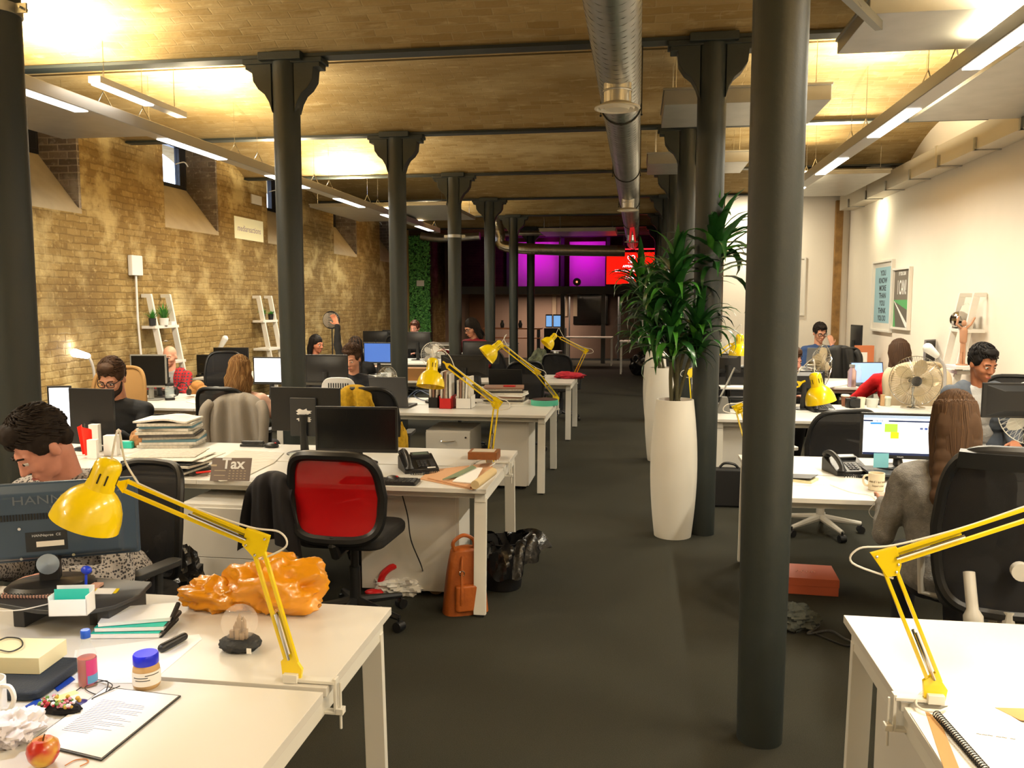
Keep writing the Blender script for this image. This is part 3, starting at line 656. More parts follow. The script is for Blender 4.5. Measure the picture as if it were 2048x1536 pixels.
# chairs
REDM = mat('red_chair_mesh', '#b80a10', .35, alpha=.82)
chair(P(672,990,Y=4.33).x+.11, 4.30, rad(177), 'black office chair with a glossy red mesh backrest tucked at the second row', mesh=REDM, back=(.25, .225), bz=.755, plast=mat('dark_chair_plastic', '#1d1e20', .4), tilt=.10, fr_w=.027, arms=False)
hc = chair(1.55, 3.80, rad(168), 'large black mesh chair with a white support and an orange dot sticker', plast=mat('white_grey_plastic', '#b9b5ab', .45), back=(.27, .34), bz=.83, high=True)
chair(P(200,1000,Y=3.15).x, 3.12, rad(-12), 'dark chair under the person in the knitted jumper', back=(.22, .25), bz=.78)
chair(P(212, 760, Y=6.5).x, 6.5, rad(12), 'chair draped with a tan jacket behind the bearded person', mesh=mat('tan_cloth', '#a07a48', .85), frame=mat('tan_cloth', '#a07a48', .85), bz=.9)
chair(P(477, 760, Y=6.7).x, 6.66, rad(180), 'chair draped with a light grey coat under the blond person', bz=.78)
chair(-2.15, 6.65, rad(185), 'black chair with a mustard yellow cloth hung over its backrest', bz=.80, back=(.26, .27))
chair(-5.05, 9.55, rad(10), 'black chair behind the plaid shirt', bz=.85)
chair(-2.05, 9.6, rad(8), 'black chair under the curly haired person', bz=.78)
chair(.80+.6, 6.55, rad(200), 'black mesh chair with a round silver knob pushed back at the third row', bz=.72, back=(.27, .25), plast=mat('white_grey_plastic', '#b9b5ab', .45))
chair(P(1822, 760, Y=9.3).x, 9.36, rad(186), 'chair draped with a cream coat behind the chrome fan', bz=.86, mesh=mat('cream_coat_cloth', '#c4b294', .9), frame=mat('cream_coat_cloth', '#c4b294', .9))
chair(2.95, 6.95, rad(-15), 'black chair behind the man in the grey jacket', bz=.85, back=(.27, .3))
chair(1.0, 9.3, rad(190), 'black chair between the two thick columns by the planters', bz=.8)
chair(P(1678, 700, Y=12.3).x, 12.3, rad(182), 'chair with a black coat over its back in front of the silver laptop', bz=.85)
chair(-1.35, 9.7, rad(200), 'black office chair between the black laptop and the next lamp', bz=.8)
chair(-2.0, 12.6, rad(150), 'black chair behind the lady in dark red', bz=.75)
chair(-4.4, 15.4, rad(180), 'low black chair in front of the two far monitors', bz=.85)
chair(-1.1, 12.4, rad(170), 'black armchair at the fourth row beside the aisle', bz=.72)
pedestal(-2.30, 4.30, 0, 'white pedestal with plain drawers between the red chair and the front lamp arm', dr=2, w=.46, h=.62)
pedestal(-1.72, 7.52, rad(0), 'white three-drawer pedestal with a curved handle under the third row')
pedestal(-1.02, 4.9, rad(90), 'tall white cabinet panel under the end of the second row', dr=1, depth=.6, w=.32, h=.66)
pedestal(-.98, 7.9, rad(90), 'tall white cabinet under the end of the third row', dr=1, depth=.34, w=.5, h=.68)
pedestal(.88, 7.6, 0, 'white cabinet under the third row beside the planters', dr=1, depth=.5, w=.32, h=.70)
pedestal(.76, 2.42, rad(-90), 'white cabinet under the far half of the closest desk by the painted wall', dr=1, depth=.5, w=.5, h=.63)
pedestal(.76, 1.88, rad(-90), 'white cabinet with a dark gap beside it under the desk with the ring-bound pad', dr=1, depth=.5, w=.5, h=.63)

b = MB(); b.lathe([(.014, 0), (.014, .003), (0, .003)], (0, 0, 0), 16, Matrix.Rotation(-pi/2, 3, 'X')); b.v = [v+Vector((-.07, .385, 1.135)) for v in b.v]; b.build('round_sticker', mat('orange_sticker', '#d8783a', .5), hc, label='orange round sticker')
b = MB(); b.tube(curve3([(.16, .36, .68), (.15, .42, .55), (.13, .42, .44), (.05, .36, .40), (0, .22, .42)], 5), [.022]*6+[.036]*5+[.04]*5+[.034]*5, 12); b.build('back_bracket', MATS['white_grey_plastic'], hc)
b = MB(); b.tube([(-.02, .33, .70), (-.02, .37, .70)], .035, 18); b.build('lumbar_knob', PW if 'PW' in globals() else WMET, hc)
import numpy as np, math
F=1680.; H=1.75; VX,VY=1275.,603.
pitch=math.atan((768-VY)/F)          # down
# yaw (left positive)
yaw=math.atan((VX-1024)/(F/math.cos(pitch)))
def basis():
    # forward when yaw: room axis +Y; camera looks left by yaw
    f=np.array([-math.sin(yaw)*math.cos(pitch), math.cos(yaw)*math.cos(pitch), -math.sin(pitch)])
    r=np.array([math.cos(yaw), math.sin(yaw),0.])
    u=np.cross(r,f)
    return r,u,f
R,U,Fw=basis()
C=np.array([0,0,H])
def ray(x,y):
    return R*(x-1024)/F - U*(y-768)/F + Fw
def atz(x,y,z):
    d=ray(x,y); t=(z-H)/d[2]; return C+d*t
def aty(x,y,Y):
    d=ray(x,y); t=Y/d[1]; return C+d*t
def atx(x,y,X):
    d=ray(x,y); t=X/d[0]; return C+d*t
def pr(p):
    v=np.array(p)-C; z=v@Fw
    return (round(1024+F*(v@R)/z,1), round(768-F*(v@U)/z,1))
# ================================================================ people
def remeshed(name, mb, m, parent, voxel=.008, smooth=3, disp=0, dscale=.1):
    me = mb.mesh(name); me.materials.append(m)
    o = bpy.data.objects.new(name, me); COL.objects.link(o); o.parent = parent
    r = o.modifiers.new('remesh', 'REMESH'); r.mode = 'VOXEL'; r.voxel_size = voxel; r.use_smooth_shade = True
    if smooth: q = o.modifiers.new('smooth', 'SMOOTH'); q.iterations = smooth; q.factor = .6
    if disp:
        tx = bpy.data.textures.get('cloth_folds_%g' % dscale) or bpy.data.textures.new('cloth_folds_%g' % dscale, 'CLOUDS'); tx.noise_scale = dscale
        d = o.modifiers.new('disp', 'DISPLACE'); d.texture = tx; d.strength = disp; d.mid_level = .5; d.texture_coords = 'LOCAL'
    return o
def cap(mb, a, ra, b, rb, n=14):
    a, b = Vector(a), Vector(b); d = b-a; L = d.length
    if L < 1e-6: return mb.ell(a, ra, n)
    d /= L; u = d.orthogonal().normalized(); M = Matrix((u, d.cross(u), d)).transposed()
    pr = [(ra*sin(t), -ra*cos(t)) for t in [pi/2*k/4 for k in range(5)]] + [(rb*sin(t), L-rb*cos(t)) for t in [pi/2+pi/2*k/4 for k in range(5)]]
    pr[0] = (0.0001, -ra); pr[-1] = (0.0001, L+rb)
    return mb.lathe(pr, a, n, M, caps=True)
def ik(S, W, l1, l2, pole):
    S, W = Vector(S), Vector(W); d = W-S; L = min(d.length, (l1+l2)*.995); dn = d.normalized(); W2 = S+dn*L
    a = (l1*l1-l2*l2+L*L)/(2*L); h = math.sqrt(max(0, l1*l1-a*a)); p = Vector(pole); p = (p-dn*p.dot(dn)).normalized()
    return S+dn*a+p*h, W2
def hand(mb, W, d, n, s=1, curl=.5):
    W, d, n = Vector(W), Vector(d).normalized(), Vector(n).normalized(); n = (n-d*n.dot(d)).normalized(); sd = d.cross(n)
    for k in (-.022, -.007, .008, .022): cap(mb, W+d*.01+sd*k*.6*s, .015*s, W+d*.082*s+sd*k*s*1.1, .0125*s, 8)
    for k, L in ((-.031, .058), (-.011, .074), (.010, .08), (.030, .070)):
        a = W+d*.088*s+sd*k*s; b = a+(d*cos(curl*.6)-n*sin(curl*.6))*L*.5*s; c = b+(d*cos(curl*1.6)-n*sin(curl*1.6))*L*.5*s
        cap(mb, a, .0095*s, b, .0088*s, 8); cap(mb, b, .0088*s, c, .0075*s, 8)
    a = W+d*.03*s+sd*.026*s; b = a+(d*.6+sd*.75-n*.25)*.04*s; c = b+(d*.9+sd*.25-n*.35)*.03*s
    cap(mb, a, .013*s, b, .0105*s, 8); cap(mb, b, .0105*s, c, .009*s, 8)
SKIN = lambda n, c: mat(n, c, .55, noise=.05, nscale=30)
def person(label, head, rz=0, lean=.25, hyaw=0, hpitch=.3, hroll=0, top=None, skin=None, trousers=None, hair=None, hmat=None, hands=None, s=1.0, glasses=False, beard=None, short=False, voxel=.008, standing=False, collar=None, thick=1.0, folds=.018, sleeves=True, jacket=None):
    """head: world position of the head centre. Local frame faces -Y."""
    sk = skin or SKIN('skin_light', '#c98f72'); trousers = trousers or mat('dark_trousers', '#15161c', .9)
    hipz = .53 if not standing else .86
    # spine from the head down
    Hw = Vector(head); TL = .50*s
    nb_off = Vector((0, -sin(lean)*TL, cos(lean)*TL))
    hd_off = nb_off + Vector((0, -sin(lean+hpitch*.5)*.165*s, cos(lean+hpitch*.5)*.165*s))
    hz = max(.38, Hw.z-hd_off.z); R = Matrix.Rotation(rz, 3, 'Z'); loc = Hw-(R @ hd_off); loc.z = 0
    t = thing('person', label, 'person', loc, rz, 'people at their desks')
    hip = Vector((0, 0, hz)); neck = hip+nb_off; H = hip+hd_off; sp = (neck-hip).normalized(); chest = hip+sp*.33*s; fwd = Vector((0, -cos(lean), -sin(lean)))
    Mh = Matrix.Rotation(hyaw, 3, 'Z') @ Matrix.Rotation(hroll, 3, 'Y') @ Matrix.Rotation(hpitch+lean*.3, 3, 'X')
    def hp(x, y, z): return H + Mh @ (Vector((x, y, z))*s)
    b = MB(); k = thick
    def torso(m, g):
        m.ell(hip+Vector((0, 0, .02)), ((.165+g)*s*k, (.12+g)*s*k, (.12+g)*s), 18)
        m.ell(hip+sp*.2*s, ((.145+g)*s*k, (.105+g)*s*k, (.17+g)*s), 18)
        m.ell(chest, ((.165+g)*s*k, (.115+g)*s*k, (.16+g)*s), 18)
        for sx in (-1, 1): cap(m, neck+Vector((0, .0, -.055*s)), (.06+g)*s, neck+Vector((sx*.175*s, .01, -.075*s)), (.055+g)*s)
        cap(m, neck+Vector((0, .01, -.05*s)), (.07+g)*s, neck+Vector((0, .005, -.01*s)), (.052+g*.3)*s)
    torso(b, -.012)
    arms = []
    for i, sx in enumerate((-1, 1)):
        S = neck+Vector((sx*.185*s, .005, -.075*s)); tgt = (hands or {}).get(sx, (sx*.16, -.42, .76-.0)); tgt = Vector(tgt)
        pole = (hands or {}).get('pole%d' % sx, (sx*.3, .5, -1)); E, W = ik(S, tgt, .29*s, .25*s, pole); arms.append((sx, S, E, W))
        cap(b, S, .046*s, E, .038*s); cap(b, E, .036*s, W, .026*s)
        hd = (hands or {}).get('dir%d' % sx, tuple((W-E).normalized()*.7+Vector((0, -.4, -.15)))); nn = (hands or {}).get('n%d' % sx, (0, 0, 1))
        hand(b, W, hd, nn, s)
    # neck and head
    cap(b, neck-sp*.03*s, .056*s, hp(0, .03, -.05), .05*s)
    def he(c, r): b.ell(hp(*c), tuple(v*s for v in r), 16, Mh)
    he((0, .018, .035), (.074, .093, .088)); he((0, -.02, -.02), (.066, .068, .07)); he((0, -.03, -.062), (.052, .052, .048)); he((0, -.066, -.096), (.024, .018, .018))
    for sx in (-1, 1):
        he((sx*.034, -.058, -.03), (.026, .024, .026)); he((sx*.077, .012, -.012), (.010, .02, .031)); he((sx*.012, -.094, -.036), (.008, .01, .007))
        cap(b, hp(sx*.012, -.078, .022), .010*s, hp(sx*.045, -.066, .02), .010*s, 8)
    for sx in (-1, 1): he((sx*.030, -.0735, .007), (.0155, .0135, .0115))
    cap(b, hp(0, -.082, .008), .008*s, hp(0, -.104, -.032), .0115*s, 10)
    cap(b, hp(-.016, -.083, -.066), .008*s, hp(.016, -.083, -.066), .008*s, 8); cap(b, hp(-.012, -.08, -.078), .008*s, hp(.012, -.08, -.078), .008*s, 8)
    legs = []
    for sx in (-1, 1):
        if standing: K = hip+Vector((sx*.1, -.03, -.38*s)); A = Vector((sx*.11, .0, .08))
        else: K = Vector((sx*.12, -.42*s, max(.46, hz-.03))); A = Vector((sx*.12, -.36*s, .09))
        J = hip+Vector((sx*.09*s, 0, -.02)); legs.append((sx, J, K, A))
        cap(b, J, .075*s, K, .05*s); cap(b, K, .05*s, A, .035*s); cap(b, A+Vector((0, .02, -.045)), .028, A+Vector((0, -.16, -.058)), .022)
    remeshed('body', b, sk, t, voxel)
    lp = MB()
    for sx in (-1, 1):
        e = MB(); e.ell(hp(sx*.030, -.0735, .002), (.0132*s,)*3, 10); eo = e.build('eye', mat('eye_white', '#d8d0c8', .3), t)
        ir = MB(); ir.ell(hp(sx*.030, -.0835, .001), (.0062*s,)*3, 8); ir.build('iris', mat('iris_dark', '#241812', .2), eo); br = MB()
        br.tube([hp(sx*.014, -.0895, .022), hp(sx*.03, -.0885, .028), hp(sx*.047, -.074, .022)], .0035*s, 6)
        br.build('eyebrow', (hmat or mat('hair_dark_brown', '#231914', .55)) if hair != 'bald' else mat('fair_brow', '#8a5f45', .7), t)
    hm = hmat or mat('hair_dark_brown', '#231914', .55)
    lp.tube([hp(-.022, -.086, -.0715), hp(-.01, -.0915, -.069), hp(0, -.0925, -.0705), hp(.01, -.0915, -.069), hp(.022, -.086, -.0715)], [.002*s, .0042*s, .0045*s, .0042*s, .002*s], 6)
    lp.build('lips', mat('lip_pink', '#a85a52', .5), t)
    if top:
        c = MB(); torso(c, .012 if not jacket else .004)
        for sx, S, E, W in arms:
            if short: cap(c, S, .062*s, S+(E-S)*.62, .052*s)
            else: cap(c, S, .06*s, E, .05*s); cap(c, E, .048*s, E+(W-E)*.93, .036*s)
        remeshed('top', c, top, t, max(voxel, .009), 2, folds, .09)
    if jacket:
        c = MB()
        for side in (-1, 1):
            c.ell(chest+Vector((side*.10*s, .01, .0)), (.105*s, .135*s, .20*s), 14); c.ell(hip+Vector((side*.1*s, .01, .08)), (.105*s, .14*s, .2*s), 14)
            cap(c, neck+Vector((side*.06*s, .03, -.02*s)), .04*s, neck+Vector((side*.18*s, .01, -.07*s)), .066*s)
        for sx, S, E, W in arms: cap(c, S, .072*s, E, .058*s); cap(c, E, .056*s, E+(W-E)*.93, .042*s)
        remeshed('jacket', c, jacket, t, max(voxel, .009), 2, .015, .09)
    l = MB()
    for sx, J, K, A in legs: cap(l, J, .092*s, K, .066*s); cap(l, K, .066*s, A+Vector((0, 0, .02)), .05*s)
    l.ell(hip-Vector((0, 0, .01)), (.18*s, .14*s, .11*s), 14); remeshed('trousers', l, trousers, t, .012, 2)
    for sx, J, K, A in legs:
        q = MB(); q.ell(A+Vector((0, -.07, -.05)), (.042, .125, .042), 14); q.v = [Vector((p.x, p.y, max(p.z, .001))) for p in q.v]; q.build('shoe', mat('black_shoe', '#101012', .4), t)
    # hair
    rng = random.Random(len(label)); hb = MB()
    def hv(c, r): hb.ell(hp(*c), tuple(v*s for v in r), 16, Mh)
    def strands(n, fn, r, m, nm='hair_strands'):
        g = MB()
        for i in range(n): g.tube([hp(*p) for p in fn(rng)], [r*s*q for q in (.7, 1, 1, 1, .35)], 5)
        g.build(nm, m, hobj)
    def surf(th, ph, k=1.0): return (.083*k*sin(th)*cos(ph), .022+.102*k*sin(th)*sin(ph), .045+.096*k*cos(th))
    if hair in ('short', 'quiff', 'curly', 'thin'):
        g = 1.0 if hair != 'quiff' else 1.04
        hv((0, .028, .052), (.081*g, .096*g, .088*g)); hv((0, -.035, .098), (.06, .048, .03 if hair != 'quiff' else .042))
        for sx in (-1, 1): hv((sx*.062, .01, .03), (.022, .055, .05)); hv((sx*.036, .068, .0), (.032, .032, .045))
        hv((0, .075, .0), (.06, .04, .06))
        hobj = remeshed('hair', hb, hm, t, .007, 1, .012, .03)
        def f(r):
            ph = r.uniform(0, 2*pi); th = r.uniform(0.05, 1.25 if sin(ph) < 0 else 1.9); 
            if hair == 'curly':
                p = surf(th, ph, 1.02); return [(p[0]+.012*cos(q*2.1+ph), p[1]+.012*sin(q*2.1+ph), p[2]+q*.004) for q in range(5)]
            dth = .22; dp = .25
            return [surf(th+dth*q/4, ph+dp*(q/4), 1.0+.05*sin(pi*q/4)+(.05 if hair == 'quiff' and th < .8 else 0)) for q in range(5)]
        strands(420, f, .0034, hm)
    elif hair in ('long', 'bob', 'wavy'):
        hv((0, .026, .045), (.086, .102, .095)); L = {'long': .42, 'bob': .19, 'wavy': .22}[hair]; wd = {'long': .108, 'bob': .09, 'wavy': .10}[hair]
        hv((0, .085, -.03), (wd*.85, .05, .11))
        if hair == 'long':
            for q_ in range(6): hv((0, .086+.004*q_, -.04-.055*q_), (.086+.006*q_, .042, .07))
        for sx in (-1, 1): cap(hb, hp(sx*.066, .03, .02), (.026 if hair != 'long' else .018)*s, hp(sx*wd*(.9 if hair != 'long' else .7), .05, -L*(.75 if hair != 'long' else .45)), (.03 if hair != 'long' else .02)*s, 10)
        hobj = remeshed('hair', hb, hm, t, .008, 2, .004, .04)
        def f(r):
            ph = r.uniform(-.15*pi, 1.15*pi) if hair != 'bob' else r.uniform(-.12*pi, 1.12*pi); c, q = cos(ph), sin(ph); out = []
            l = L*r.uniform(.8, 1.05); w0 = r.uniform(.98, 1.06); t0 = r.uniform(.0, .9)
            for i in range(5):
                u = i/4
                if u < .35: p = surf(t0+(1.5-t0)*u/.35, ph, w0)
                else:
                    v = (u-.35)/.65; a = surf(1.5, ph, w0); k2 = 1+.25*v*(1 if hair != 'bob' else .4); p = (a[0]*k2+.008*sin(9*v+ph*5)*(2 if hair == 'wavy' else 1), .03+(a[1]-.03)*(1-.05*v)+.02*v, a[2]-l*v)
                out.append(p)
            return out
        strands(900 if hair == 'long' else 420, f, .0036, hm)
        if hair == 'long' : strands(300, f, .0036, mat(hm.name+'_light', '#5a4330', .7, spec=.2), 'hair_highlights')
        if hair == 'wavy' and hm.name == 'hair_dark_blond': strands(160, f, .0038, mat('hair_blond_light', '#9c7a4e', .7, spec=.2), 'hair_highlights')
    if beard:
        q = MB(); q.ell(hp(0, -.035, -.075), (.057*s, .058*s, .042*s), 14, Mh); q.ell(hp(0, -.066, -.098), (.03*s, .026*s, .026*s), 12, Mh)
        for sx in (-1, 1): cap(q, hp(sx*.058, -.01, -.02), .014*s, hp(sx*.05, -.035, -.07), .018*s, 8)
        cap(q, hp(-.026, -.086, -.056), .006*s, hp(.026, -.086, -.056), .006*s, 8); remeshed('beard', q, beard, t, .006, 1, .006, .02)
    if glasses:
        q = MB()
        for sx in (-1, 1):
            q.tube([hp(sx*.031+.024*math.copysign(abs(cos(a))**.6, cos(a)), -.099+.008*abs(sx*.031+.024*cos(a))/.05, .002+.019*math.copysign(abs(sin(a))**.6, sin(a))) for a in [2*pi*j/20 for j in range(20)]], .003*s, 6, closed=True)
            q.tube([hp(sx*.055, -.09, .008), hp(sx*.078, -.04, .01), hp(sx*.08, .02, .005)], .0028*s, 6)
        q.tube([hp(-.007, -.1, .004), hp(.007, -.1, .004)], .0025*s, 6); q.build('glasses', mat('dark_spectacle_frame', '#1a1014', .3), t)
    if collar:
        q = MB(); q.T = None; cpt = neck+Vector((0, -.005, -.012*s)); q.tube([cpt+Vector((.062*s*cos(a), .062*s*sin(a)-.0, -.012*s*sin(-a))) for a in [2*pi*j/20 for j in range(20)]], .011*s, 8, closed=True); q.build('collar', collar, t)
    return t
def knit(name, c1, c2, scale, kind='checker'):
    m = mat(name, c1, .9, bump=.3, bscale=120); nt = m.node_tree; b = nt.nodes['Principled BSDF']
    tc = nt.nodes.new('ShaderNodeTexCoord'); v = nt.nodes.new('ShaderNodeTexVoronoi' if kind == 'speck' else 'ShaderNodeTexWave'); v.inputs['Scale'].default_value = scale
    nt.links.new(tc.outputs['Object'], v.inputs['Vector']); r = nt.nodes.new('ShaderNodeValToRGB')
    r.color_ramp.elements[0].color = lin(c1); r.color_ramp.elements[1].color = lin(c2); r.color_ramp.elements[0].position = .35; r.color_ramp.elements[1].position = .5
    if kind == 'plaid':
        v.bands_direction = 'X'; v2 = nt.nodes.new('ShaderNodeTexWave'); v2.bands_direction = 'Z'; v2.inputs['Scale'].default_value = scale; nt.links.new(tc.outputs['Object'], v2.inputs['Vector'])
        mm = nt.nodes.new('ShaderNodeMath'); mm.operation = 'MULTIPLY'; nt.links.new(v.outputs['Fac'], mm.inputs[0]); nt.links.new(v2.outputs['Fac'], mm.inputs[1]); nt.links.new(mm.outputs[0], r.inputs[0])
    else: nt.links.new(v.outputs[0], r.inputs[0])
    nt.links.new(r.outputs[0], b.inputs['Base Color']); return m
HB = mat('hair_dark_brown', '#1e1612', .75, spec=.25); HBR = mat('hair_brown', '#4a3423', .7, spec=.25); HBL = mat('hair_dark_blond', '#765634', .75, spec=.2); HK = mat('hair_black', '#14100f', .7, spec=.25); HM = mat('hair_mid_brown', '#3d2a1c', .7, spec=.25)
GREYT = mat('grey_tee', '#8d8a88', .9)
person('person in a speckled grey knitted jumper looking down behind the large slate monitor', P(82, 893, Y=2.78), rz=rad(-5), lean=.42, hyaw=rad(-28), hpitch=.55, top=knit('speckled_knit', '#3a393d', '#aaa5a2', 95, 'speck'), hair='quiff', hmat=HB, s=1.06, voxel=.007, collar=GREYT, hands={-1: (-.14, -.46, .78), 1: (.14, -.46, .78)}, skin=SKIN('skin_ruddy', '#c58874'))
person('bearded person with dark glasses in a black jumper looking down', P(224, 757, Y=5.98), rz=rad(4), lean=.22, hyaw=rad(2), hpitch=.38, top=mat('black_jumper', '#15171b', .9, bump=.2, bscale=200), hair='quiff', hmat=HM, s=1.14, glasses=True, beard=mat('beard_dark', '#2a1c15', .8), skin=SKIN('skin_light', '#c98f72'))
person('bald person in a red plaid shirt over a grey tee', P(339, 713, Y=9.35), rz=rad(8), lean=.1, hyaw=rad(-3), hpitch=.15, top=GREYT, jacket=knit('red_plaid', '#a32026', '#3b3a4a', 9, 'plaid'), hair='bald', s=1.0, skin=SKIN('skin_fair', '#d69d80'), voxel=.009)
person('person with wavy dark blond bob seen from behind in a pale pink top', P(481, 743, Y=6.62), rz=rad(183), lean=.06, hyaw=0, hpitch=.1, top=mat('pale_pink_top', '#dcb09a', .85), hair='wavy', hmat=HBL, s=1.0, short=True, hands={1: (.16, -.30, .76), -1: (-.22, -.28, .76), 'pole-1': (-.9, .3, -.8)}, skin=SKIN('skin_light', '#b9805f'))
person('smiling person with dark straight hair turned sideways', P(634, 697, Y=12.3), rz=rad(70), lean=.1, hpitch=.1, top=mat('charcoal_top', '#25262a', .9), hair='bob', hmat=HK, s=1.08, voxel=.01, skin=SKIN('skin_tan', '#b97658'))
q = P(673, 672, Y=11.2); pr_ = P(712, 705, Y=11.35)
person('person in black with long dark hair seen from behind, one arm raised and waving', pr_, rz=rad(180), lean=.0, hpitch=0, top=mat('black_top', '#101114', .9), hair='long', hmat=HK, s=1.1, voxel=.01, hands={1: (.30, -.10, 1.42), 'dir1': (.35, -.2, .6), 'n1': (0, -1, 0), 'pole1': (1, 0, .3), -1: (-.15, -.4, .78)}, skin=SKIN('skin_tan', '#b97658'))
person('person with curly brown hair in a dark jumper bent behind the wide monitor', P(704, 720, Y=9.0), rz=rad(2), lean=.1, hyaw=rad(-8), hpitch=.35, top=mat('navy_black_jumper', '#16181f', .9), hair='curly', hmat=HM, s=1.12, voxel=.01, thick=1.15, skin=SKIN('skin_light', '#c98f72'))
person('standing person with curly dark hair in a dark red jumper leaning to one side', P(942, 656, Y=12.45), rz=rad(-35), lean=.25, hyaw=rad(-10), hpitch=.35, top=mat('dark_red_jumper', '#7c1422', .9, bump=.3, bscale=150), hair='wavy', hmat=HK, s=1.08, voxel=.01, standing=True, glasses=True, hands={-1: (-.42, -.42, 1.0), 'pole-1': (-.6, .4, -.6), 1: (.2, -.35, .9)}, skin=SKIN('skin_light', '#c98f72'))
person('red-haired person half hidden behind a black monitor by the green plant wall', P(829, 657, Y=15.9), rz=rad(-10), lean=.05, hpitch=.1, top=mat('black_top', '#101114', .9), hair='short', hmat=mat('hair_auburn', '#4a2414', .5), s=1.12, voxel=.012, skin=SKIN('skin_ruddy', '#c58874'))
person('person with glasses and a blue jumper resting chin on hand behind the silver laptop', P(1640, 666, Y=13.95), rz=rad(12), lean=.1, hyaw=rad(0), hpitch=.3, top=mat('blue_jumper', '#2c4470', .9), hair='short', hmat=HB, s=1.2, voxel=.01, glasses=True, hands={1: (.1, -.34, 1.06), 'pole1': (.4, -.3, -1), 'dir1': (-.1, .3, 1), 'n1': (0, -1, 0), -1: (-.2, -.4, .78)}, skin=SKIN('skin_light', '#c98f72'))
person('person in a bright red jumper seen from behind at the light blue laptop', P(1797, 712, Y=9.75), rz=rad(172), lean=.22, hyaw=rad(12), hpitch=.15, top=mat('bright_red_jumper', '#c00c14', .9, bump=.3, bscale=150), hair='bob', hmat=HM, s=1.22, voxel=.01, glasses=True, hands={1: (.18, -.42, .78), -1: (-.2, -.4, .78), 'pole1': (1, .2, -.7)})
person('man in a grey blazer over a pale grey jumper looking down', P(1966, 727, Y=6.62), rz=rad(-8), lean=.16, hyaw=rad(28), hpitch=.3, top=mat('pale_grey_jumper', '#a9a8a6', .9, bump=.4, bscale=60), jacket=mat('slate_blazer', '#4a515c', .85, bump=.15, bscale=200), hair='short', hmat=HK, s=1.05, skin=SKIN('skin_brown', '#a86c4c'), thick=1.05)
person('person with very long straight brown hair and grey fluffy jumper seen from behind', P(1908, 846, Y=3.98), rz=rad(172), lean=.04, hpitch=.15, top=mat('grey_fluffy_jumper', '#7d7b78', .95, noise=.15, nscale=60, bump=.5, bscale=200), hair='long', hmat=mat('hair_long_brown', '#4c3828', .7, spec=.25), s=1.04, hands={1: (.24, -.30, .78), 'pole1': (.25, .6, -1), -1: (-.2, -.35, .78)}, thick=1.18, folds=.02)
person('person with brown hair seen in profile just past the closest column by the planters', P(1584, 728, Y=9.3), rz=rad(20), lean=.1, hyaw=rad(15), hpitch=.2, top=mat('black_top', '#101114', .9), hair='quiff', hmat=HM, s=1.12, voxel=.01, skin=SKIN('skin_ruddy', '#c58874'))
# ================================================================ clutter
from mathutils import noise as NS
def V3(p, z): return (p[0], p[1], z)
def one(mb, name, label, cat, mats, group=None, **k): return tag(mb.build(name, mats, **k), label, cat, group)
def sheet(name, label, cat, px, m, z=DZ, th=.001, group=None, **k):
    pts = [P(x, y, z=z+th) for x, y in px]; b = MB(); b.prism([(p.x, p.y) for p in pts], z+.0005, z+th); return tag(b.build(name, m, **k), label, cat, group)
def blob(mb, c, r, amp=.25, fr=3, n=28, seed=0, flat=True):
    n = int(n*1.6)
    k = len(mb.v); mb.ell((0, 0, 0), 1, n)
    for i in range(k, len(mb.v)):
        p = mb.v[i]; q = Vector((p.x*r[0]/max(r)*1.3, p.y, p.z))*fr+Vector((seed*7.3, seed, 0)); f = 1+amp*.8*NS.noise(q)+amp*.9*(.5-abs(NS.noise(q*1.7)))*1.2+amp*.25*(.5-abs(NS.noise(q*4.1)))-amp*.3
        v = Vector((p.x*r[0]*f, p.y*r[1]*f, p.z*r[2]*f))
        if flat and v.z < -r[2]*.75: v.z = -r[2]*.75
        mb.v[i] = v+Vector(c)+Vector((0, 0, r[2]*.75))
    return mb
def stack(label, cat, name, x, y, z, w, d, n, th, cols, rz=0, jit=.02, rj=.1, group=None, root=True):
    """pile: every item its own object"""
    zz = z
    for i in range(n):
        b = MB(T=TR((x+random.uniform(-jit, jit), y+random.uniform(-jit, jit), zz+.0006), rz+random.uniform(-rj, rj))); q = .96+.06*random.random()
        b.box(-w/2*q, w/2*q, -d/2, d/2, 0, th); tag(b.build(name, cols[i % len(cols)], bevel=min(.002, th*.3)), label % ({0: 'bottom', n-1: 'topmost'}.get(i, ['second lowest', 'third lowest', 'fourth lowest', 'fifth lowest', 'sixth lowest', 'seventh lowest', 'eighth lowest', 'ninth lowest'][min(i-1, 8)])), cat, group); zz += th+.0006
    return zz
PW = mat('glossy_white_card', '#e9e7e2', .35); TEAL = mat('teal_card', '#2fb7a4', .5); CREAM = mat('cream_card', '#d8cfa6', .6); NEWS = mat('newsprint', '#b9b2a4', .9, noise=.2, nscale=60)
NEWS2 = mat('newsprint_light', '#d2ccc0', .9, noise=.12, nscale=40); NEWSD = mat('dark_magazine', '#3a3735', .5, noise=.4, nscale=30); ORB = mat('orange_plastic_bag', '#f9a314', .32, trans=.3, coat=.5, noise=.1, nscale=7, bump=.25, bscale=9)
def spiral(mb, a, b, r, n):
    a, b = Vector(a), Vector(b); d = (b-a); u = d.normalized(); s_ = u.cross(Vector((0, 0, 1)))
    for i in range(n):
        c = a+d*(i+.5)/n; mb.tube([c+(s_*cos(t)+Vector((0, 0, 1))*sin(t))*r for t in [2*pi*j/10 for j in range(10)]], .0013, 4, closed=True)
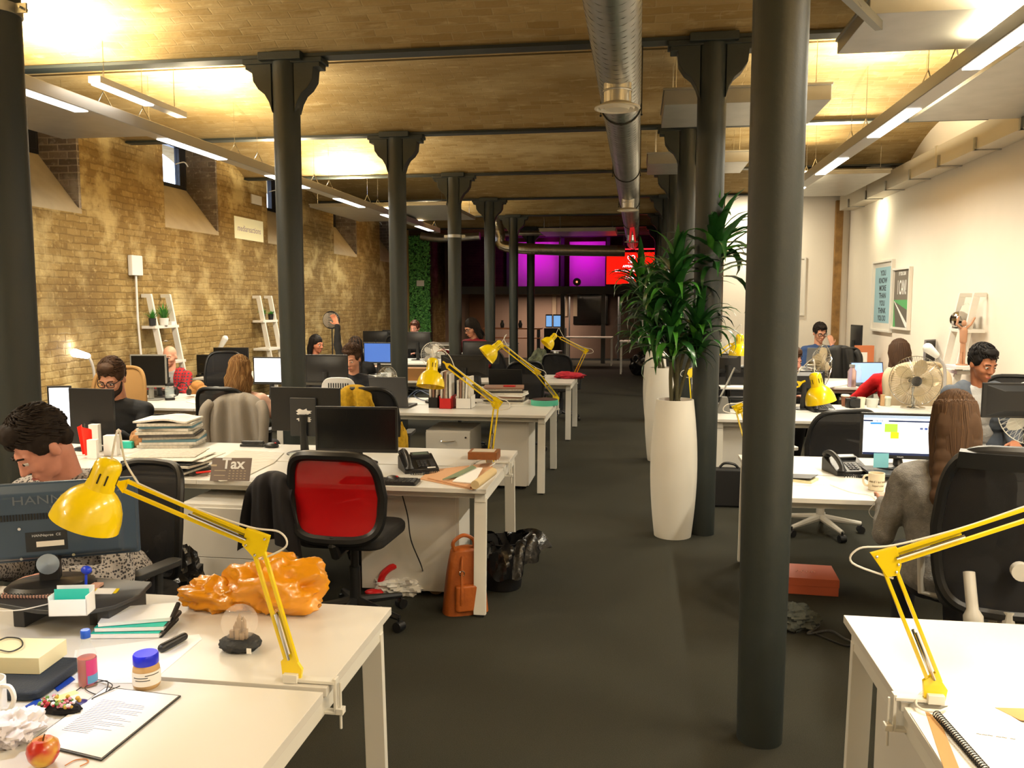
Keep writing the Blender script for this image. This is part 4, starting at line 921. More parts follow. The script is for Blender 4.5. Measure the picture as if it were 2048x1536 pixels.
# --- closest desk on the brick wall side
t = thing('monitor_riser', 'black curved monitor riser under the large slate monitor', 'monitor stand', (P(92, 1245, z=.82).x, 2.40, DZ)); b = MB()
b.prism([(-.30, -.13), (-.1, -.17), (.04, -.17), (.11, -.1), (.13, .0), (.10, .12), (-.26, .14)], .075, .09); b.build('platform', DGREY, t, bevel=.004)
for sx in (-.22, .07): b = MB(); b.box(sx-.02, sx+.02, -.1, .1, 0, .075); b.build('leg', DGREY, t, bevel=.003)
RZ = DZ+.091
def p2(x, y, z=DZ): p = P(x, y, z=z); return p
c = p2(145, 1225, RZ); b = MB(T=TR(c+Vector((0, 0, 0)), rad(12))); b.box(-.055, .055, -.03, -.028, 0, .05); b.box(-.055, .055, .028, .03, 0, .075); b.box(-.055, -.053, -.03, .03, 0, .06); b.box(.053, .055, -.03, .03, 0, .06); b.box(-.055, .055, -.03, .03, 0, .002)
h = thing('card_holder', 'white folded card holder with teal inside in front of the slate monitor', 'card holder', c); b.T = None
b.v = [v-c for v in b.v]; b.build('sleeve', PW, h); b = MB(T=TR((0, 0, 0), rad(12))); b.box(-.05, .05, .0, .004, .003, .072); b.build('card', TEAL, h)
c = p2(208, 1242); b = MB(T=TR(c, rad(14))); b.box(-.03, .03, -.035, .035, 0, .085); one(b, 'pen_box', 'dark marbled box holding a yellow card beside the black riser', 'box', mat('dark_marble', '#37383a', .4, noise=.5, nscale=25), bevel=.002)
b = MB(T=TR(c+Vector((0, -.002, .086)), rad(8), rx=rad(14))); b.box(-.036, .04, -.03, .035, 0, .0025); k = one(b, 'yellow_card', 'yellow and white card lying tilted on the dark marbled box', 'card', mat('yellow_card', '#e5c817', .4)); b = MB(T=TR(c+Vector((0, -.001, .0895)), rad(8), rx=rad(14))); b.box(-.03, .03, -.01, .032, 0, .0008); b.build('white_label', PAPER, k)
c = p2(172, 1192, RZ); b = MB(); b.tube([(c.x, c.y, RZ), (c.x+.004, c.y, RZ+.07)], .004, 8); b.ell((c.x+.006, c.y, RZ+.085), (.018, .012, .014), 12); one(b, 'scrub_brush', 'blue-headed clear plastic brush standing behind the card holder', 'brush', mat('blue_plastic', '#1f3fd0', .3))
t = thing('spiral_notebook', 'pale pink spiral notebook lying on the riser behind the monitor neck', 'notebook', p2(95, 1190, RZ+.0)); b = MB(T=TR((0, 0, 0), rad(8))); b.box(-.13, .13, -.03, .1, 0, .008); b.build('pages', mat('pink_cover', '#c99c88', .7), t); b = MB(); spiral(b, (-.13, -.045, .006), (.13, -.012, .006), .007, 26); b.build('spiral_binding', BLK, t)
# notebooks, folder, case
c = p2(268, 1262)
lb = ['thick white-edged spiral notebook at the bottom of the stack beside the sauce bottle', 'teal spiral notebook in the middle of the stack beside the sauce bottle', 'white-covered notebook on top of the stack beside the sauce bottle']
for i, (mm_, th, dx, dy, a) in enumerate(((TEAL, .016, 0, 0, 10), (TEAL, .014, .005, .012, 12), (PW, .012, .0, .03, 22))):
    z = DZ+[.001, .0185, .0335][i]; t = thing('spiral_notebook', lb[i], 'notebook', (c.x+dx, c.y+dy, z), rad(a), 'spiral notebooks')
    b = MB(); b.box(-.105, .1, -.06, .075, .001, th-.001); b.build('pages', PW, t); b = MB(); b.box(-.106, .101, -.061, .076, th-.001, th); b.build('cover', mm_, t)
    b = MB(); spiral(b, (.104, -.06, th/2), (.104, .075, th/2), .0075, 22); b.build('spiral_binding', BLK, t)
sheet('clear_folder', 'clear plastic folder with white sheets under the notebooks and black case', 'folder', [(150, 1300), (398, 1268), (404, 1278), (300, 1366), (140, 1366)], PW, th=.0008)
a, d = p2(325, 1305), p2(368, 1282); b = MB(); cap(b, a+Vector((0, 0, .014)), .013, d+Vector((0, 0, .014)), .012); one(b, 'glasses_case', 'black slim case lying on the clear folder', 'case', BLK)
sheet('card_wallet', 'red and white card lying behind the stack of notebooks', 'card', [(228, 1222), (262, 1214), (292, 1218), (262, 1232)], RED, z=DZ+.001, th=.004)
# sauce bottle
t = thing('sauce_bottle', 'square glass bottle of red sauce with a blue cap on the closest desk', 'bottle', p2(176, 1370)); SG = mat('clear_bottle_glass', '#dfeef0', .05, alpha=.2)
b = MB(); b.lathe([(.022, 0), (.024, .004), (.024, .085), (.02, .1), (.011, .115), (.0105, .135)], n=24); b.build('glass', SG, t); b = MB(); b.lathe([(.0215, .003), (.0225, .006), (.0225, .078), (0, .079)], n=24); b.build('red_sauce', mat('chilli_sauce', '#b02a10', .3), t)
b = MB(); b.lathe([(.0125, .132), (.0125, .15), (.011, .153), (0, .153)], n=20); b.build('cap', mat('blue_cap', '#1f4fae', .3), t)
b = MB(T=Matrix.Rotation(rad(-60), 4, 'Z')); b.grid(lambda u, v: (.0246*cos(u*2.6), .0246*sin(u*2.6), .01+.066*v), 12, 2, .0003); lb_ = b.build('label', mat('label_magenta', '#c33a7c', .4), t)
b = MB(T=Matrix.Rotation(rad(-60), 4, 'Z')); b.grid(lambda u, v: (.0249*cos(u*2.4+.1), .0249*sin(u*2.4+.1), .012+.022*v), 12, 2, .0003); b.build('label_print', mat('label_sky', '#5a9ac9', .4), lb_)
# peanut butter jar
t = thing('spread_jar', 'jar of pale spread with a bright blue lid on the closest desk', 'jar', p2(294, 1372)); b = MB(); b.lathe([(.030, 0), (.034, .006), (.035, .012), (.034, .052), (.031, .062), (.029, .066), (0, .066)], n=28); b.build('jar_body', mat('tan_spread', '#bd9a68', .35), t)
b = MB(); b.lathe([(.031, .064), (.0325, .066), (.0325, .088), (.030, .092), (0, .092)], n=28); b.build('lid', mat('bright_blue_lid', '#0c1fd0', .3), t)
b = MB(T=Matrix.Rotation(rad(-150), 4, 'Z')); b.grid(lambda u, v: (.0357*cos(u*3.2), .0357*sin(u*3.2), .013+.036*v), 16, 2, .0003); lb_ = b.build('label', PW, t)
b = MB(T=Matrix.Rotation(rad(-150), 4, 'Z')); [b.grid(lambda u, v, q=q: (.036*cos(.6+u*1.1+q[1]), .036*sin(.6+u*1.1+q[1]), q[0]+.0022*v), 8, 1, .0002) for q in ((.035, 0), (.028, .15), (.041, .9))]; b.build('label_print', DGREY, lb_)
# snow globe
t = thing('snow_globe', 'snow globe with a dark rocky base and a small castle inside', 'snow globe', p2(481, 1298)); b = MB(); blob(b, (0, 0, 0), (.062, .05, .026), .12, 3, 24); b.v = [Vector((p.x, p.y, min(p.z, .036))) for p in b.v]; b.build('base', mat('dark_stone', '#25282c', .7, bump=.6, bscale=60), t)
b = MB(); b.ell((0, 0, .082), (.053,)*3, 32); b.build('glass_ball', mat('globe_glass', '#fff4ea', .02, alpha=.18, spec=1), t)
b = MB(); rr = random.Random(2); [b.box(x-.006, x+.006, y-.006, y+.006, .036, .036+hh) for x, y, hh in ((0, 0, .06), (.01, .004, .05), (-.012, 0, .035), (.02, -.006, .028), (-.022, -.004, .022), (.0, -.014, .03), (.014, -.014, .02))]; [b.lathe([(.007, 0), (0, .014)], (x, y, z), 8) for x, y, z in ((0, 0, .096), (.01, .004, .086), (-.012, 0, .071))]; b.build('castle', mat('castle_bronze', '#9c8468', .5, .2), t)
b = MB(); b.box(.042, .056, -.047, -.0455, .008, .024); b.build('price_sticker', PAPER, t)
# orange carrier bag
t = thing('carrier_bag', 'crumpled orange plastic carrier bag behind the snow globe', 'bag', (p2(520, 1215).x, p2(520, 1215).y, DZ)); b = MB(); blob(b, (.06, .0, 0), (.165, .10, .10), .42, 1.25, 44, 4); blob(b, (-.13, -.02, 0), (.14, .07, .055), .45, 1.5, 36, 9); b.build('bag', ORB, t, angle=60)
for (bx, bz, s_, an, st) in ((.02, .10, .026, 10, 'live well'), (.11, .05, .018, 60, 'sainsburys'), (-.06, .085, .012, 25, 'live well for less')): text('bag_print', st, s_, TR((bx, -.088+abs(bx)*.1, bz), rx=rad(62)) @ Matrix.Rotation(rad(an), 4, 'Z'), mat('pale_orange_print', '#f6cf96', .5), t)
# boxes, sleeve, document, apple...
a = p2(60, 1362); b = MB(T=TR((a.x-.03, a.y+.0, DZ+.001), rad(4))); b.slab(-.19, .13, -.12, .10, 0, .026, .03); one(b, 'laptop_sleeve', 'dark navy padded laptop sleeve under the cream box', 'laptop sleeve', mat('navy_neoprene', '#1b2530', .7, bump=.2, bscale=200), bevel=.009)
b = MB(T=TR((a.x-.06, a.y+.045, DZ+.028), rad(6))); b.box(-.12, .095, -.07, .06, 0, .045); one(b, 'cream_box', 'cream card box lying on the navy laptop sleeve', 'box', CREAM, bevel=.001)
q = thing('clipboard', 'black clipboard with a printed white page on the closest desk', 'clipboard', (0, 0, 0)); px = [(212, 1374), (358, 1391), (203, 1516), (62, 1482)]
g = [P(x, y, z=DZ+.006) for x, y in px]; b = MB(); cen = sum(g, Vector())/4; q.location = (cen.x, cen.y, DZ); cc_ = Vector((cen.x, cen.y, DZ))
b.prism([((p-cen)*1.03).xy for p in g], .0008, .005); b.build('board', BLK, q, bevel=.001); b = MB(); b.prism([((p-cen)*.99).xy for p in g], .0052, .006); pg = b.build('page', PAPER, q)
u = (g[1]-g[0]).normalized(); v = (g[0]-g[3]); v = (v-u*v.dot(u)).normalized(); W_ = (g[1]-g[0]).length*.9; H_ = (g[0]-g[3]).length*.9; b = MB(); rr = random.Random(5)
sk = (g[0]-g[3])/(g[0]-g[3]).length
for i in range(21):
    y = -.28+.56*i/21; ww = W_*rr.uniform(.3, .43) if i % 4 else W_*.2; y0 = -sk*H_*(y)*1.15; x0 = -W_*.36
    if i > 17: ww = W_*.22
    c_ = y0+u*(x0); d_ = u*ww*1.7
    p0 = c_; p1 = c_+d_; b.add([p0+Vector((0, 0, .0064)), p1+Vector((0, 0, .0064)), p1+sk*.0016+Vector((0, 0, .0064)), p0+sk*.0016+Vector((0, 0, .0064))], [(0, 1, 2, 3)])
b.build('printed_lines', mat('grey_print', '#6f6c86', .8), pg)
t = thing('apple', 'red and yellow apple in front of the clipboard', 'apple', p2(88, 1530)); AP = mat('apple_skin', '#b5321c', .3, coat=.3); nt = AP.node_tree; n_ = nt.nodes.new('ShaderNodeTexNoise'); tc = nt.nodes.new('ShaderNodeTexCoord'); n_.inputs['Scale'].default_value = 16; r_ = nt.nodes.new('ShaderNodeValToRGB'); r_.color_ramp.elements[0].color = lin('#b02a1c'); r_.color_ramp.elements[1].color = lin('#d0a83c'); r_.color_ramp.elements[0].position = .45; r_.color_ramp.elements[1].position = .62; nt.links.new(tc.outputs['Object'], n_.inputs[0]); nt.links.new(n_.outputs[0], r_.inputs[0]); nt.links.new(r_.outputs[0], nt.nodes['Principled BSDF'].inputs[0])
b = MB(); b.lathe([(.0, .004), (.012, .001), (.022, .006), (.031, .02), (.034, .036), (.031, .05), (.02, .06), (.01, .06), (.003, .053), (0, .051)], n=28, caps=False); b.build('flesh', AP, t); b = MB(); b.tube([(0, 0, .05), (.002, 0, .062), (.006, 0, .072)], .0015, 6); b.build('stem', mat('apple_stem', '#4a3520', .7), t)
b = MB(); c = p2(28, 1478); blob(b, (c.x, c.y, DZ), (.055, .065, .035), .5, 2.2, 36, 3); one(b, 'crumpled_tissue', 'crumpled white tissue behind the apple', 'tissue', mat('tissue', '#d6d2d6', .9), angle=50)
t = thing('mug', 'white mug at the picture edge, mostly its handle showing', 'mug', p2(-22, 1430)); b = MB(); b.lathe([(.036, 0), (.04, .004), (.041, .09), (.038, .09), (.037, .006), (0, .006)], n=24, caps=False); b.build('cup', PW, t); b = MB(); b.tube(curve3([(.038, 0, .078), (.062, 0, .076), (.072, 0, .05), (.06, 0, .022), (.038, 0, .016)], 5), .006, 8); b.build('handle', PW, t)
c = p2(122, 1425); b = MB(); blob(b, (c.x, c.y, DZ), (.055, .022, .016), .2, 3, 24, 2); t = one(b, 'beaded_purse', 'small black purse covered in colourful beads', 'purse', mat('black_velvet', '#121012', .95))
rr = random.Random(9)
for cn, ch in (('red', '#a02232'), ('green', '#5c8a3a'), ('pink', '#c98a96'), ('white', '#e0d8e0'), ('gold', '#b8963c')):
    b = MB(); [b.ell((c.x+rr.uniform(-.045, .045), c.y+rr.uniform(-.02, .018), DZ+.026+rr.uniform(-.004, .008)), rr.uniform(.003, .006), 8) for _ in range(13)]; o = b.build('beads', mat('bead_'+cn, ch, .3), t)
b = MB(); c = p2(162, 1408); b.lathe([(.016, 0), (.017, .004), (.012, .007), (0, .007)], (c.x, c.y, DZ+.001), 20); one(b, 'round_badge', 'small round dark blue badge beside the beaded purse', 'badge', mat('violet_blue', '#2f2d6a', .4))
sheet('ticket', 'small white ticket with a lime stripe beside the beaded purse', 'ticket', [(105, 1395), (150, 1380), (158, 1386), (112, 1402)], mat('lime_ticket', '#cdd98a', .6), z=DZ+.03, th=.001)
sheet('lanyard_card', 'blue lanyard card lying beside the laptop sleeve', 'card', [(40, 1418), (78, 1395), (84, 1402), (50, 1428)], mat('deep_blue_card', '#1b3f9a', .4), th=.003)
sheet('lanyard_card', 'dark blue lanyard strap with white lettering by the sauce bottle', 'card', [(108, 1375), (142, 1352), (150, 1358), (115, 1382)], mat('deep_blue_card', '#1b3f9a', .4), th=.003)
def cable(label, pts, r, m, name='cable', k=7): b = MB(); b.tube(curve3(pts, k), r, 6); return one(b, name, label, 'cable', m)
cable('tangled black earphone cable between the sauce bottle and clipboard', [V3(p2(x, y), DZ+.003+.004*(i % 3)) for i, (x, y) in enumerate([(150, 1385), (190, 1365), (225, 1378), (200, 1392), (170, 1380), (215, 1370), (205, 1398), (185, 1402), (240, 1380)])], .0014, BLK)
cable('black looped cable lying on the cream box', [(P(x, y, z=DZ+.078).x, P(x, y, z=DZ+.078).y, DZ+.078) for x, y in [(0, 1300), (22, 1303), (44, 1292), (40, 1278), (15, 1275), (0, 1280)]], .002, BLK)
cable('pale grey cable in front of the riser base', [V3(P(x, y, z=RZ+.004), RZ+.004) for x, y in [(0, 1222), (40, 1220), (75, 1213), (100, 1207)]], .002, mat('white_cord', '#d9d5cb', .5))
cable('orange rubber band beside the apple', [V3(p2(x, y), DZ+.002) for x, y in [(130, 1533), (150, 1522), (172, 1520), (176, 1526), (160, 1534)]], .0012, mat('orange_rubber', '#c07a3a', .6), 'rubber_band')
# --- second row, brick wall side
# newspapers
c = P(335, 893, z=DZ); z = stack('%s folded newspaper of the tall pile behind the scattered papers', 'newspaper', 'newspaper', c.x, c.y+.06, DZ, .38, .27, 9, .019, [NEWS, NEWS2, mat('blue_newsprint', '#5f8290', .8), NEWS, NEWSD], rz=.15, jit=.02, rj=.2, group='newspapers in the tall pile')
b = MB(T=TR((c.x-.01, c.y+.05, z), .12)); b.grid(lambda u, v: (-.19+.38*u, -.15+.29*v, .016+.035*sin(pi*min(1, u*1.15))*u), 12, 4, .012); k = one(b, 'newspaper', 'open-folded newspaper with a large headline draped over the tall pile', 'newspaper', NEWS2)
text('headline', 'BREAKCASH', .05, TR((c.x-.03, c.y+.08, z+.05), .12, ry=rad(-5)), mat('ink_black', '#333030', .8), k, sx=.8)
c = P(300, 948, z=DZ); z = stack('%s dark magazine under the loose newspapers by the red clip', 'magazine', 'magazine', c.x+.05, c.y+.1, DZ, .46, .27, 6, .012, [NEWSD, NEWS, mat('magazine_black', '#1f1e20', .4)], rz=-.1, jit=.03, rj=.25, group='dark magazines under the newspapers')
z = stack('%s loose newspaper spread over the dark magazines', 'newspaper', 'newspaper', c.x+.07, c.y+.16, z, .42, .3, 4, .005, [NEWS2, NEWS], rz=.1, jit=.05, rj=.4, group='loose newspapers')
b = MB(T=TR(P(410, 945, z=DZ+.02), .7)); b.box(-.05, .05, -.012, .012, 0, .008); one(b, 'bulldog_clip', 'red clip holding the dark magazines together', 'clip', mat('bright_red_plastic', '#e0281a', .4), bevel=.002)
sheet('newspaper', 'pinkish newspaper at the far edge of the scattered papers', 'newspaper', [(236, 935), (282, 908), (330, 916), (262, 952)], mat('pink_paper', '#d6a49a', .85), th=.012, group='loose newspapers')
t = thing('desk_calendar', 'brown card printed with the word Tax standing on white papers', 'card', P(459, 962, z=DZ+.002), rad(6)); T = TR((0, 0, .0), rx=rad(-24)); b = MB(T=T); b.box(-.115, .115, 0, .002, 0, .135); cdp = b.build('card', mat('taupe_card', '#6f625a', .6), t)
text('title', 'Tax', .085, T @ face((.01, -.0008, .098), (1, 0, 0), (0, 0, 1)), PW, cdp, bold=.002); b = MB(T=T); b.box(-.12, -.085, -.0008, 0, .085, .095); b.box(-.095, -.03, -.0008, 0, .03, .034); b.box(-.095, -.03, -.0008, 0, .058, .062); [b.box(-.01+i*.022, -.0+i*.022, -.0008, 0, .012+j*.015, .016+j*.015) for i in range(5) for j in range(4)]; b.build('print', mat('card_print', '#b8a88c', .7), cdp)
sheet('plastic_mailer', 'crinkled clear plastic envelope under the brown Tax card', 'envelope', [(415, 950), (430, 925), (470, 900), (568, 905), (548, 925), (480, 958), (440, 962)], mat('milky_plastic', '#d8d2c2', .25, bump=.5, bscale=20), th=.006, bevel=.002)
def tumbler(x, y, label, r=.037, h=.095, m=None): 
    c = P(x, y, z=DZ); b = MB(); b.lathe([(r*.8, 0), (r, h), (r*.94, h), (r*.75, .01), (0, .01)], (c.x, c.y, DZ), 24, caps=False); return one(b, 'drinking_glass', label, 'glass', m or mat('used_glass', '#e9ece2', .1, alpha=.45, noise=.15, nscale=30))
tumbler(594, 945, 'smeared drinking glass behind the red chair', .043, .115)
def carton(x, y, w, d, h, label, m=PW, rz=.1, name='white_box', z=DZ): c = P(x, y, z=z); b = MB(T=TR((c.x, c.y+d/2, z+.0005), rz)); b.box(-w/2, w/2, -d/2, d/2, 0, h); return one(b, name, label, 'box', m, bevel=.001)
carton(187, 905, .062, .05, .19, 'tall narrow white box standing behind two shorter ones', rz=.2); carton(183, 918, .06, .04, .125, 'narrow white box with a rounded front beside the knitted jumper', rz=.2); carton(219, 912, .085, .06, .135, 'wide white box standing between the narrow boxes and the newspapers', rz=.2)
carton(250, 897, .09, .04, .045, 'flat turquoise box beside the paper bag', TEAL, name='turquoise_box')
b = MB(); c = P(283, 893, z=DZ); blob(b, (c.x, c.y, DZ), (.075, .06, .075), .2, 2, 28, 6); one(b, 'bread_roll_bag', 'round brown paper bag beside the turquoise box', 'paper bag', mat('brown_paper', '#a9794e', .8, noise=.2, nscale=20), angle=20)
b = MB(); c = P(158, 918, z=DZ); b.grid(lambda u, v: (c.x-.04+.10*u+.03*v*(1-u), c.y+.05+.02*sin(9*u), DZ+.02+.2*(1-v)*(1-.3*abs(u-.3))), 12, 6, .003); one(b, 'red_ribbon', 'bright red-orange cloth hanging behind the head of dark hair', 'cloth', mat('red_orange_cloth', '#e8301c', .7))
b = MB(T=TR(P(505, 893, z=DZ), .05)); b.box(-.085, .085, -.02, .02, 0, .018); b.box(-.075, .08, -.016, .016, .022, .04); b.cyl((.07, -.018, .02), (.07, .018, .02), .016); one(b, 'stapler', 'long black stapler beside the black mouse', 'stapler', BLK, bevel=.003)
# brown envelopes, boxes
c = P(915, 962, z=DZ); z = DZ
for i, (px, m_, lab) in enumerate(((([(840, 957), (860, 940), (985, 925), (985, 940), (945, 978)]), mat('peach_envelope', '#c99a72', .7), 'large peach envelope at the bottom of the papers by the lamp clamp'), ([(855, 955), (880, 942), (960, 940), (940, 975)], mat('peach_envelope', '#c99a72', .7), 'second peach envelope under the white letters'), ([(905, 962), (940, 935), (965, 935), (948, 966)], PAPER, 'white letters lying across the peach envelopes'), ([(885, 958), (945, 930), (952, 934), (915, 952)], mat('green_grey_card', '#6f7d62', .7), 'dull green card on the peach envelopes'))):
    sheet('envelope', lab, 'envelope', px, m_, z=z, th=.006, group='envelopes by the lamp'); z += .007
b = MB(); a, d = P(950, 970, z=DZ+.035), P(986, 943, z=DZ+.035); b.tube([a, d], .024, 16); one(b, 'paper_roll', 'rolled cream paper lying beside the peach envelopes', 'paper roll', mat('cream_paper', '#c9b184', .7))
LEA = mat('brown_leather', '#7c4a22', .5, noise=.15, nscale=20)
t = carton(966, 920, .19, .14, .05, 'lower brown leather tray box beside the lamp', LEA, rz=.05, name='leather_box'); t = carton(964, 920, .18, .14, .045, 'upper brown leather tray box with a dark lined top', LEA, rz=.02, name='leather_box', z=DZ+.052)
b = MB(); c = P(964, 920, z=DZ+.052); b.T = TR((c.x, c.y+.07, DZ+.098), .02); b.box(-.07, .07, -.05, .05, 0, .002); b.build('lining', mat('white_lining', '#b8ab98', .6), t)
cable('white cord with a plug lying by the lamp clamp', [V3(P(x, y, z=DZ), DZ+.006) for x, y in [(935, 940), (950, 925), (975, 918), (995, 922), (980, 935)]], .0035, mat('white_cord', '#d9d5cb', .5))
cable('black cable hanging down in front of the white cabinet', [V3(P(800, 985, Y=4.55), .70), V3(P(815, 1030, Y=4.6), P(815, 1030, Y=4.6).z), V3(P(822, 1080, Y=4.6), P(822, 1080, Y=4.6).z), V3(P(842, 1130, Y=4.65), P(842, 1130, Y=4.65).z), V3(P(850, 1160, z=.01), .012)], .004, BLK)
# --- third row, brick wall side
def rack(px, py, n, m_, label, labs, hh=.27, Yw=None):
    c = P(px, py, z=DZ); t = thing('magazine_rack', label, 'magazine rack', (c.x, c.y+.06, DZ)); b = MB(); w = .028*n/2+.004
    b.box(-w, w, -.09, -.086, 0, .1); b.box(-w, -w+.004, -.09, .12, 0, .12); b.box(w-.004, w, -.09, .12, 0, .12); b.box(-w, w, -.09, .12, 0, .003); b.build('rack', m_, t)
    for i in range(n):
        b = MB(T=TR((c.x-w+.016+i*.028, c.y+.075, DZ+.004), random.uniform(-.04, .04), ry=random.uniform(-.02, .08))); b.box(-.011, .009, -.09, .09, 0, hh*random.uniform(.8, 1.05)); one(b, 'magazine', labs % ['first', 'second', 'third', 'fourth', 'fifth', 'sixth', 'seventh', 'eighth'][i], 'magazine', [NEWS2, mat('magazine_spine', '#8a6a5a', .6), NEWS, PW][i % 4], 'magazines standing in racks')
rack(892, 817, 4, mat('red_card', '#c01c1c', .5), 'red magazine file on the third row', '%s magazine along in the red file', .36)
rack(928, 817, 5, PW, 'white magazine file with red print beside the red one', '%s magazine along in the white file', .30)
rack(868, 815, 3, BLKM, 'black magazine file behind the white oval timer', '%s magazine along in the black file', .26)
c = P(1005, 806, z=DZ); z = stack('%s magazine of the broad pile beside the turquoise tin', 'magazine', 'magazine', c.x, c.y+.1, DZ, .42, .3, 9, .017, [NEWS2, NEWSD, NEWS, mat('magazine_spine', '#8a6a5a', .6), PW], jit=.03, rj=.15, group='magazines in the broad pile')
b = MB(); b.T = TR((c.x+.02, c.y+.08, z)); b.box(-.02, .1, -.03, .02, 0, .014); one(b, 'red_pouch', 'small red pouch on top of the broad magazine pile', 'pouch', RED, bevel=.004)
t = thing('round_tin', 'round turquoise tin with a dark lid by the lamp on the third row', 'tin', P(1087, 812, z=DZ)+Vector((0, .1, 0))); b = MB(); b.lathe([(.135, 0), (.137, .003), (.137, .05), (.13, .052), (0, .052)], n=36); b.build('tin', mat('turquoise_tin', '#4fae96', .4), t); b = MB(); b.lathe([(.128, .053), (.126, .058), (0, .06)], n=36); b.build('lid', mat('dark_lid', '#3c2b2c', .5, noise=.4, nscale=14), t)
b = MB(); c = P(901, 811, z=DZ); b.ell((c.x, c.y, DZ+.033), (.038, .02, .033), 20); one(b, 'white_timer', 'small white oval gadget in front of the red file', 'gadget', PW)
t = thing('pen_pot', 'grey pen pot with pencils behind the white oval gadget', 'pen pot', P(884, 806, z=DZ)); b = MB(); b.lathe([(.035, 0), (.037, .1), (.034, .1), (.03, .005)], n=18, caps=False); b.build('pot', DGREY, t); [MB().tube([(.01*i-.015, 0, .01), (.018*i-.03, .01*(i % 2), .17)], .004, 6).build('pen', mm2, t) for i, mm2 in enumerate((RED, BLK, YEL, mat('blue_plastic', '#1f3fd0', .3)))]
b = MB(T=TR(P(868, 803, z=DZ)+Vector((.0, 0, 0)), .3)); b.prism([(-.04, 0), (.05, 0), (.03, .07), (-.02, .09)], -.025, .025, 'x'); one(b, 'cordless_phone', 'small grey handset leaning by the pen pot', 'telephone', mat('mid_grey', '#4a4a46', .5), bevel=.004)
cable('blue network cable coiled behind the grey laptop', [V3(P(x, y, z=DZ), DZ+.01+.015*(i % 2)) for i, (x, y) in enumerate([(812, 800), (835, 785), (862, 793), (880, 800), (850, 803), (828, 795), (845, 783), (870, 790)])], .005, mat('navy_cable', '#25375c', .5))
# carrier with bread, flask and headphones at the wall end of the third row
b = MB(); c = P(396, 788, z=DZ+.03); [blob(b, (c.x+dx, c.y, DZ+.03+dz), (.07, .06, .055), .12, 3, 20, i) for i, (dx, dz) in enumerate(((-.05, 0), (.05, 0), (.0, .05)))]; one(b, 'bread_loaf', 'golden bread rolls beside the headphones', 'bread', mat('bread_crust', '#a9743c', .8, noise=.2, nscale=12))
t = thing('food_tray', 'white plastic food tray in front of the bread', 'tray', P(425, 800, z=DZ)); b = MB(); b.box(-.17, .15, -.06, .1, 0, .055); b.build('tray', PW, t, bevel=.01); b = MB(); b.ell((.03, .02, .08), (.12, .08, .06), 18); b.build('bowl', PW, t)
t = thing('headphones', 'black headphones resting on the third row near the bread', 'headphones', P(366, 797, z=DZ)+Vector((0, 0, 0))); b = MB(); b.tube([(.07*cos(a), 0, .09+.08*sin(a)) for a in [pi*j/12-.2 for j in range(15)]], .006, 8); b.build('headband', BLK, t); b = MB(); [b.tube([(sx*.07-.012, 0, .07), (sx*.07+.012, 0, .07)], .034, 16) for sx in (-1, 1)]; b.build('ear_cups', BLK, t)
t = thing('cafetiere', 'glass and black coffee press in front of the grey tee', 'coffee press', P(340, 800, z=DZ)); b = MB(); b.lathe([(.045, 0), (.047, .15), (.044, .15), (.042, .01)], n=20, caps=False); b.build('glass', SG, t); b = MB(); b.lathe([(.048, .15), (.045, .175), (.01, .185), (.008, .22), (.015, .235), (0, .24)], n=20); b.lathe([(.05, 0), (.05, .025)], n=20); b.tube([(.047, 0, .14), (.085, 0, .13), (.085, 0, .05), (.047, 0, .04)], .007, 8); b.build('lid_and_handle', BLK, t)
b = MB(T=TR(P(318, 790, z=DZ)+Vector((-.02, .05, 0)), .1)); b.box(-.16, .12, -.08, .12, 0, .05); one(b, 'black_tray', 'flat black box under the silver-edged monitor', 'box', BLK, bevel=.006)
sheet('papers', 'loose papers near the edge of the third row beside the grey coat', 'paper', [(372, 803), (400, 798), (432, 806), (410, 812)], NEWS2, th=.006)
# --- fourth row: red cloth bag
b = MB(); c = P(1142, 757, z=DZ); blob(b, (c.x-.02, c.y, DZ), (.20, .09, .045), .3, 2, 28, 3); blob(b, (c.x-.08, c.y+.05, DZ+.02), (.12, .07, .04), .3, 2, 24, 5); one(b, 'red_cloth_bag', 'crumpled red cloth bag around the foot of the far lamp', 'bag', mat('crimson_cloth', '#a3182c', .8), angle=50)
# fans
fan(*P(868, 760, z=DZ).xy, DZ, rad(8), 'white desk fan with a round cage behind the second yellow lamp', R=.165, hub=.33)
fan(*P(1828, 818, z=DZ).xy, DZ, rad(-4), 'large chrome desk fan in front of the cream coat', R=.235, hub=.27, cage=CHROME, blade=mat('champagne_blade', '#b8a888', .3, .6), nb=5, wires=60)
fan(P(1640, 730, Y=8.5).x, 8.45, DZ, rad(55), 'chrome desk fan turned sideways beside the black coat', R=.21, hub=.40, cage=CHROME, blade=mat('champagne_blade', '#b8a888', .3, .6))
fan(*P(2062, 930, z=DZ).xy, DZ, rad(-12), 'white desk fan cut by the picture edge beside the long brown hair', R=.20, hub=.33)
fan(*P(1455, 735, z=DZ).xy, DZ, rad(5), 'white desk fan showing between two columns behind a yellow arm', R=.17, hub=.30)
fan(P(772, 740, Y=8.45).x, 8.45, DZ, rad(60), 'small chrome desk fan low beside the grey laptop', R=.15, hub=.20, cage=CHROME, blade=SG)
